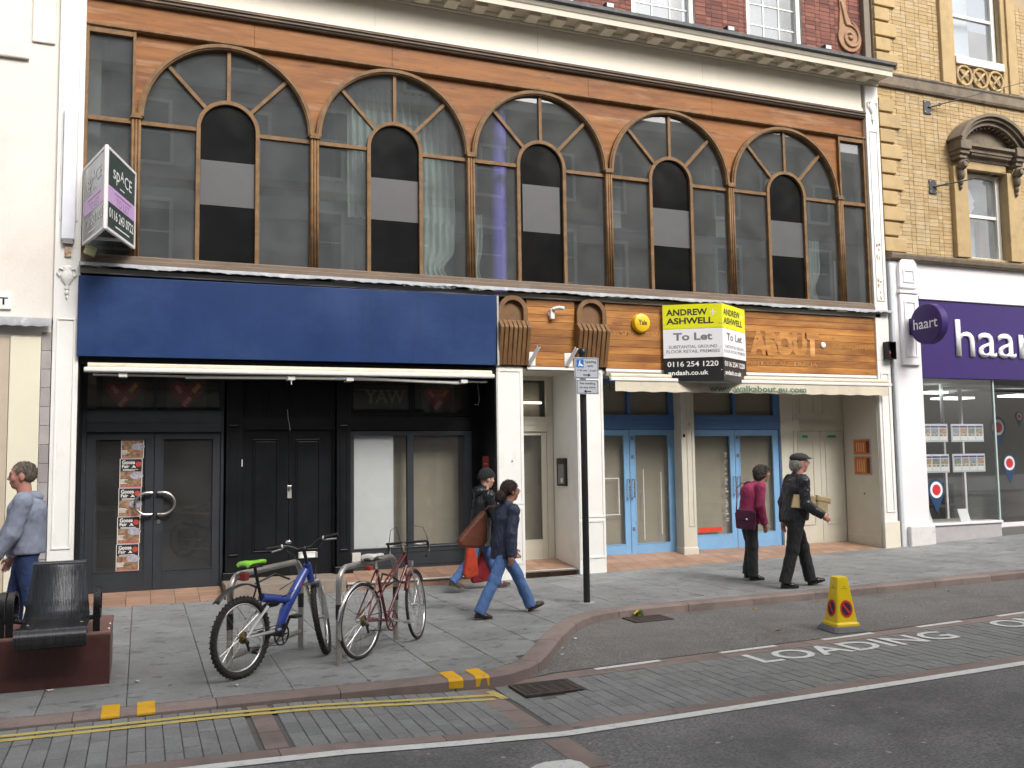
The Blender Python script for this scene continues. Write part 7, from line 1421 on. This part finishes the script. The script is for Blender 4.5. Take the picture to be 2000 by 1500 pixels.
MB().tube([MS @ (HB+Vector((.02, .2, .04))), MS @ (HB+Vector((.10, .12, -.05))), A1+Vector((.0, .03, -.1)), (.5, .03, .66)], .0045, 5).tube([MS @ (HB+Vector((.02, -.2, .04))), MS @ (HB+Vector((.12, -.08, -.06))), A0+Vector((.03, -.03, .02)), (.45, -.03, .60)], .0045, 5).build('cables', bkp, bA, local=True, smooth=True)
mg_ = MB(); n = 14
for i in range(n+1):
    a = R_(60+75*i/n); x, z = (r+.075)*math.cos(a), r+(r+.075)*math.sin(a)+.03
    mg_.v += [(x, -.035, z-.01), (x, 0, z), (x, .035, z-.01)]
mg_.f = [(3*i+j, 3*i+3+j, 3*i+4+j, 3*i+1+j) for i in range(n) for j in range(2)]; o = mg_.build('mudguard', bkp, bA, local=True, smooth=True); o.modifiers.new('t', 'SOLIDIFY').thickness = .004
MB().tube([(.20, 0, .745), (.16, 0, r+r+.09)], .007, 6).build('mudguard_stay', bkp, bA, local=True)
MB().tube([(.33, .05, .50), (.25, .1, .62), (.32, .12, .74), (.50, .08, .80), (.62, .02, .74)], .009, 7).build('cable_lock', bkp, bA, local=True, smooth=True)
# --- maroon road bicycle
bB = E('bicycle', (.165, -4.37, G(.2)), 'maroon road bicycle with white saddle and drop handlebars leaning at a cycle stand', 'bicycle', 'parked bicycles', rz=R_(43.5)); r = .34; wb = 1.0
R0 = (0, 0, r); BB = (.43, 0, .28); st_ = lambda z: (wb-.05-(z-r)/math.tan(R_(71)), 0, z); A0 = Vector(st_(.74)); A1 = Vector(st_(.89)); MS = steer(A0, R_(16), R_(71))
mar = stain(mat('bicycle maroon', (.115, .012, .018), .3, .15, 9, coat=.4), (.25, .10, .08), .62, .7, 16, .6)
wheel(bB, R0, r, .015, False, None, 36); wheel(bB, (wb, 0, r), r, .015, False, MS, 36)
MB().tube([A0, A1], .018, 10).build('head_tube', mar, bB, local=True, smooth=40); MB().tube([BB, (.345, 0, .52), (.26, 0, .78)], .0145, 10).build('frame', mar, bB, local=True, smooth=40); MB().tube([BB, A0+Vector((-.005, 0, .02))], .0155, 10).build('down_tube', mar, bB, local=True, smooth=40)
for s in (-1, 1):
    MB().tube([A1+Vector((-.01, s*.016, -.03)), (.33, s*.022, .56), (0, s*.062, r)], .0085, 8).build('mixte_tube', mar, bB, local=True, smooth=40); MB().tube([(.27, s*.018, .76), (.0, s*.062, r)], .0075, 8).build('seat_stay', mar, bB, local=True, smooth=40); MB().tube([(.43, s*.025, .28), (0, s*.062, r)], .009, 8).build('chain_stay', mar, bB, local=True, smooth=40)
MB().tube([(.262, 0, .77), (.235, 0, .86)], .012, 8).build('seat_post', chrome, bB, local=True); saddle(bB, (.235, 0, .90), mat('white saddle', (.66, .64, .60), .5, .08, 9), bkp, .27, .02); bx(.10, .16, -.03, .03, .78, .82).build('rear_reflector', mat('red reflector', (.45, .04, .03), .3, .1, 9), bB, local=True, bevel=.008)
drive(bB, R0, BB, .092, mar); cranks(bB, BB, R_(-12), chrome, alu)
fk = MB()
for s in (-1, 1): fk.tube([A0+Vector((.0, s*.035, -.01)), Vector((wb-.05, s*.045, r+.18)), Vector((wb-.01, s*.045, r+.05)), Vector((wb, s*.045, r))], [.013, .011, .009, .008], 8)
fk.xf(MS).build('fork', chrome, bB, local=True, smooth=40)
def guard(c, rr, a0, a1, m, M=None):
    g = MB(); n = 20
    for i in range(n+1):
        a = R_(a0+(a1-a0)*i/n)
        for y, dr in ((-.022, -.012), (-.012, 0), (.012, 0), (.022, -.012)): g.v.append((c[0]+(rr+dr)*math.cos(a), y, c[2]+(rr+dr)*math.sin(a)))
    g.f = [(4*i+j, 4*i+4+j, 4*i+5+j, 4*i+1+j) for i in range(n) for j in range(3)]
    if M: g.xf(M)
    o = g.build('mudguard', m, bB, local=True, smooth=True); o.modifiers.new('t', 'SOLIDIFY').thickness = .002
guard(R0, r+.018, 55, 200, chrome); guard((wb, 0, r), r+.018, -10 if False else 35, 150, mar, MS)
T0 = Vector(st_(.97)); MB().tube([A1, T0], .012, 8).tube([T0+Vector((-.01, 0, -.005)), T0+Vector((.08, 0, .005))], .014, 8).xf(MS).build('stem', chrome, bB, local=True, smooth=40); HB = T0+Vector((.08, 0, .005))
hb_ = [(0, 0, 0), (0, .17, 0), (.03, .20, 0), (.08, .205, -.005), (.105, .207, -.05), (.085, .208, -.11), (.03, .21, -.14), (-.03, .21, -.145)]
for s in (-1, 1):
    MB().tube([HB+Vector((x, s*y, z)) for x, y, z in hb_], .0125, 9).xf(MS).build('handlebar', chrome if False else bkp, bB, local=True, smooth=40); MB().tube([HB+Vector((.10, s*.207, -.02)), HB+Vector((.14, s*.207, -.04)), HB+Vector((.13, s*.205, -.11))], .007, 6).tube([HB+Vector((.0, s*.09, -.02)), HB+Vector((.06, s*.17, -.035))], .005, 5).xf(MS).build('brake_lever', chrome, bB, local=True, smooth=40)
    MB().tube([MS @ (HB+Vector((.12, s*.205, .0))), MS @ (HB+Vector((.10, s*.17, .13))), MS @ (HB+Vector((.03, s*.09, .16))), MS @ (HB+Vector((-.03, s*.04, .02))), A1+Vector((.01, s*.02, -.1))], .0035, 5).build('brake_cable', bkp, bB, local=True, smooth=True)
MB().box(wb-.15, wb-.12, -.03, .03, .74, .79).build('brake_caliper', alu, bB, local=True); MB().tube([(.36, .03, .62), (.5, .09, .70), (.68, .10, .66), (.78, .05, .58), (.70, -.05, .60), (.48, -.06, .64), (.36, -.03, .60)], .010, 7).build('cable_lock', bkp, bB, local=True, smooth=True)
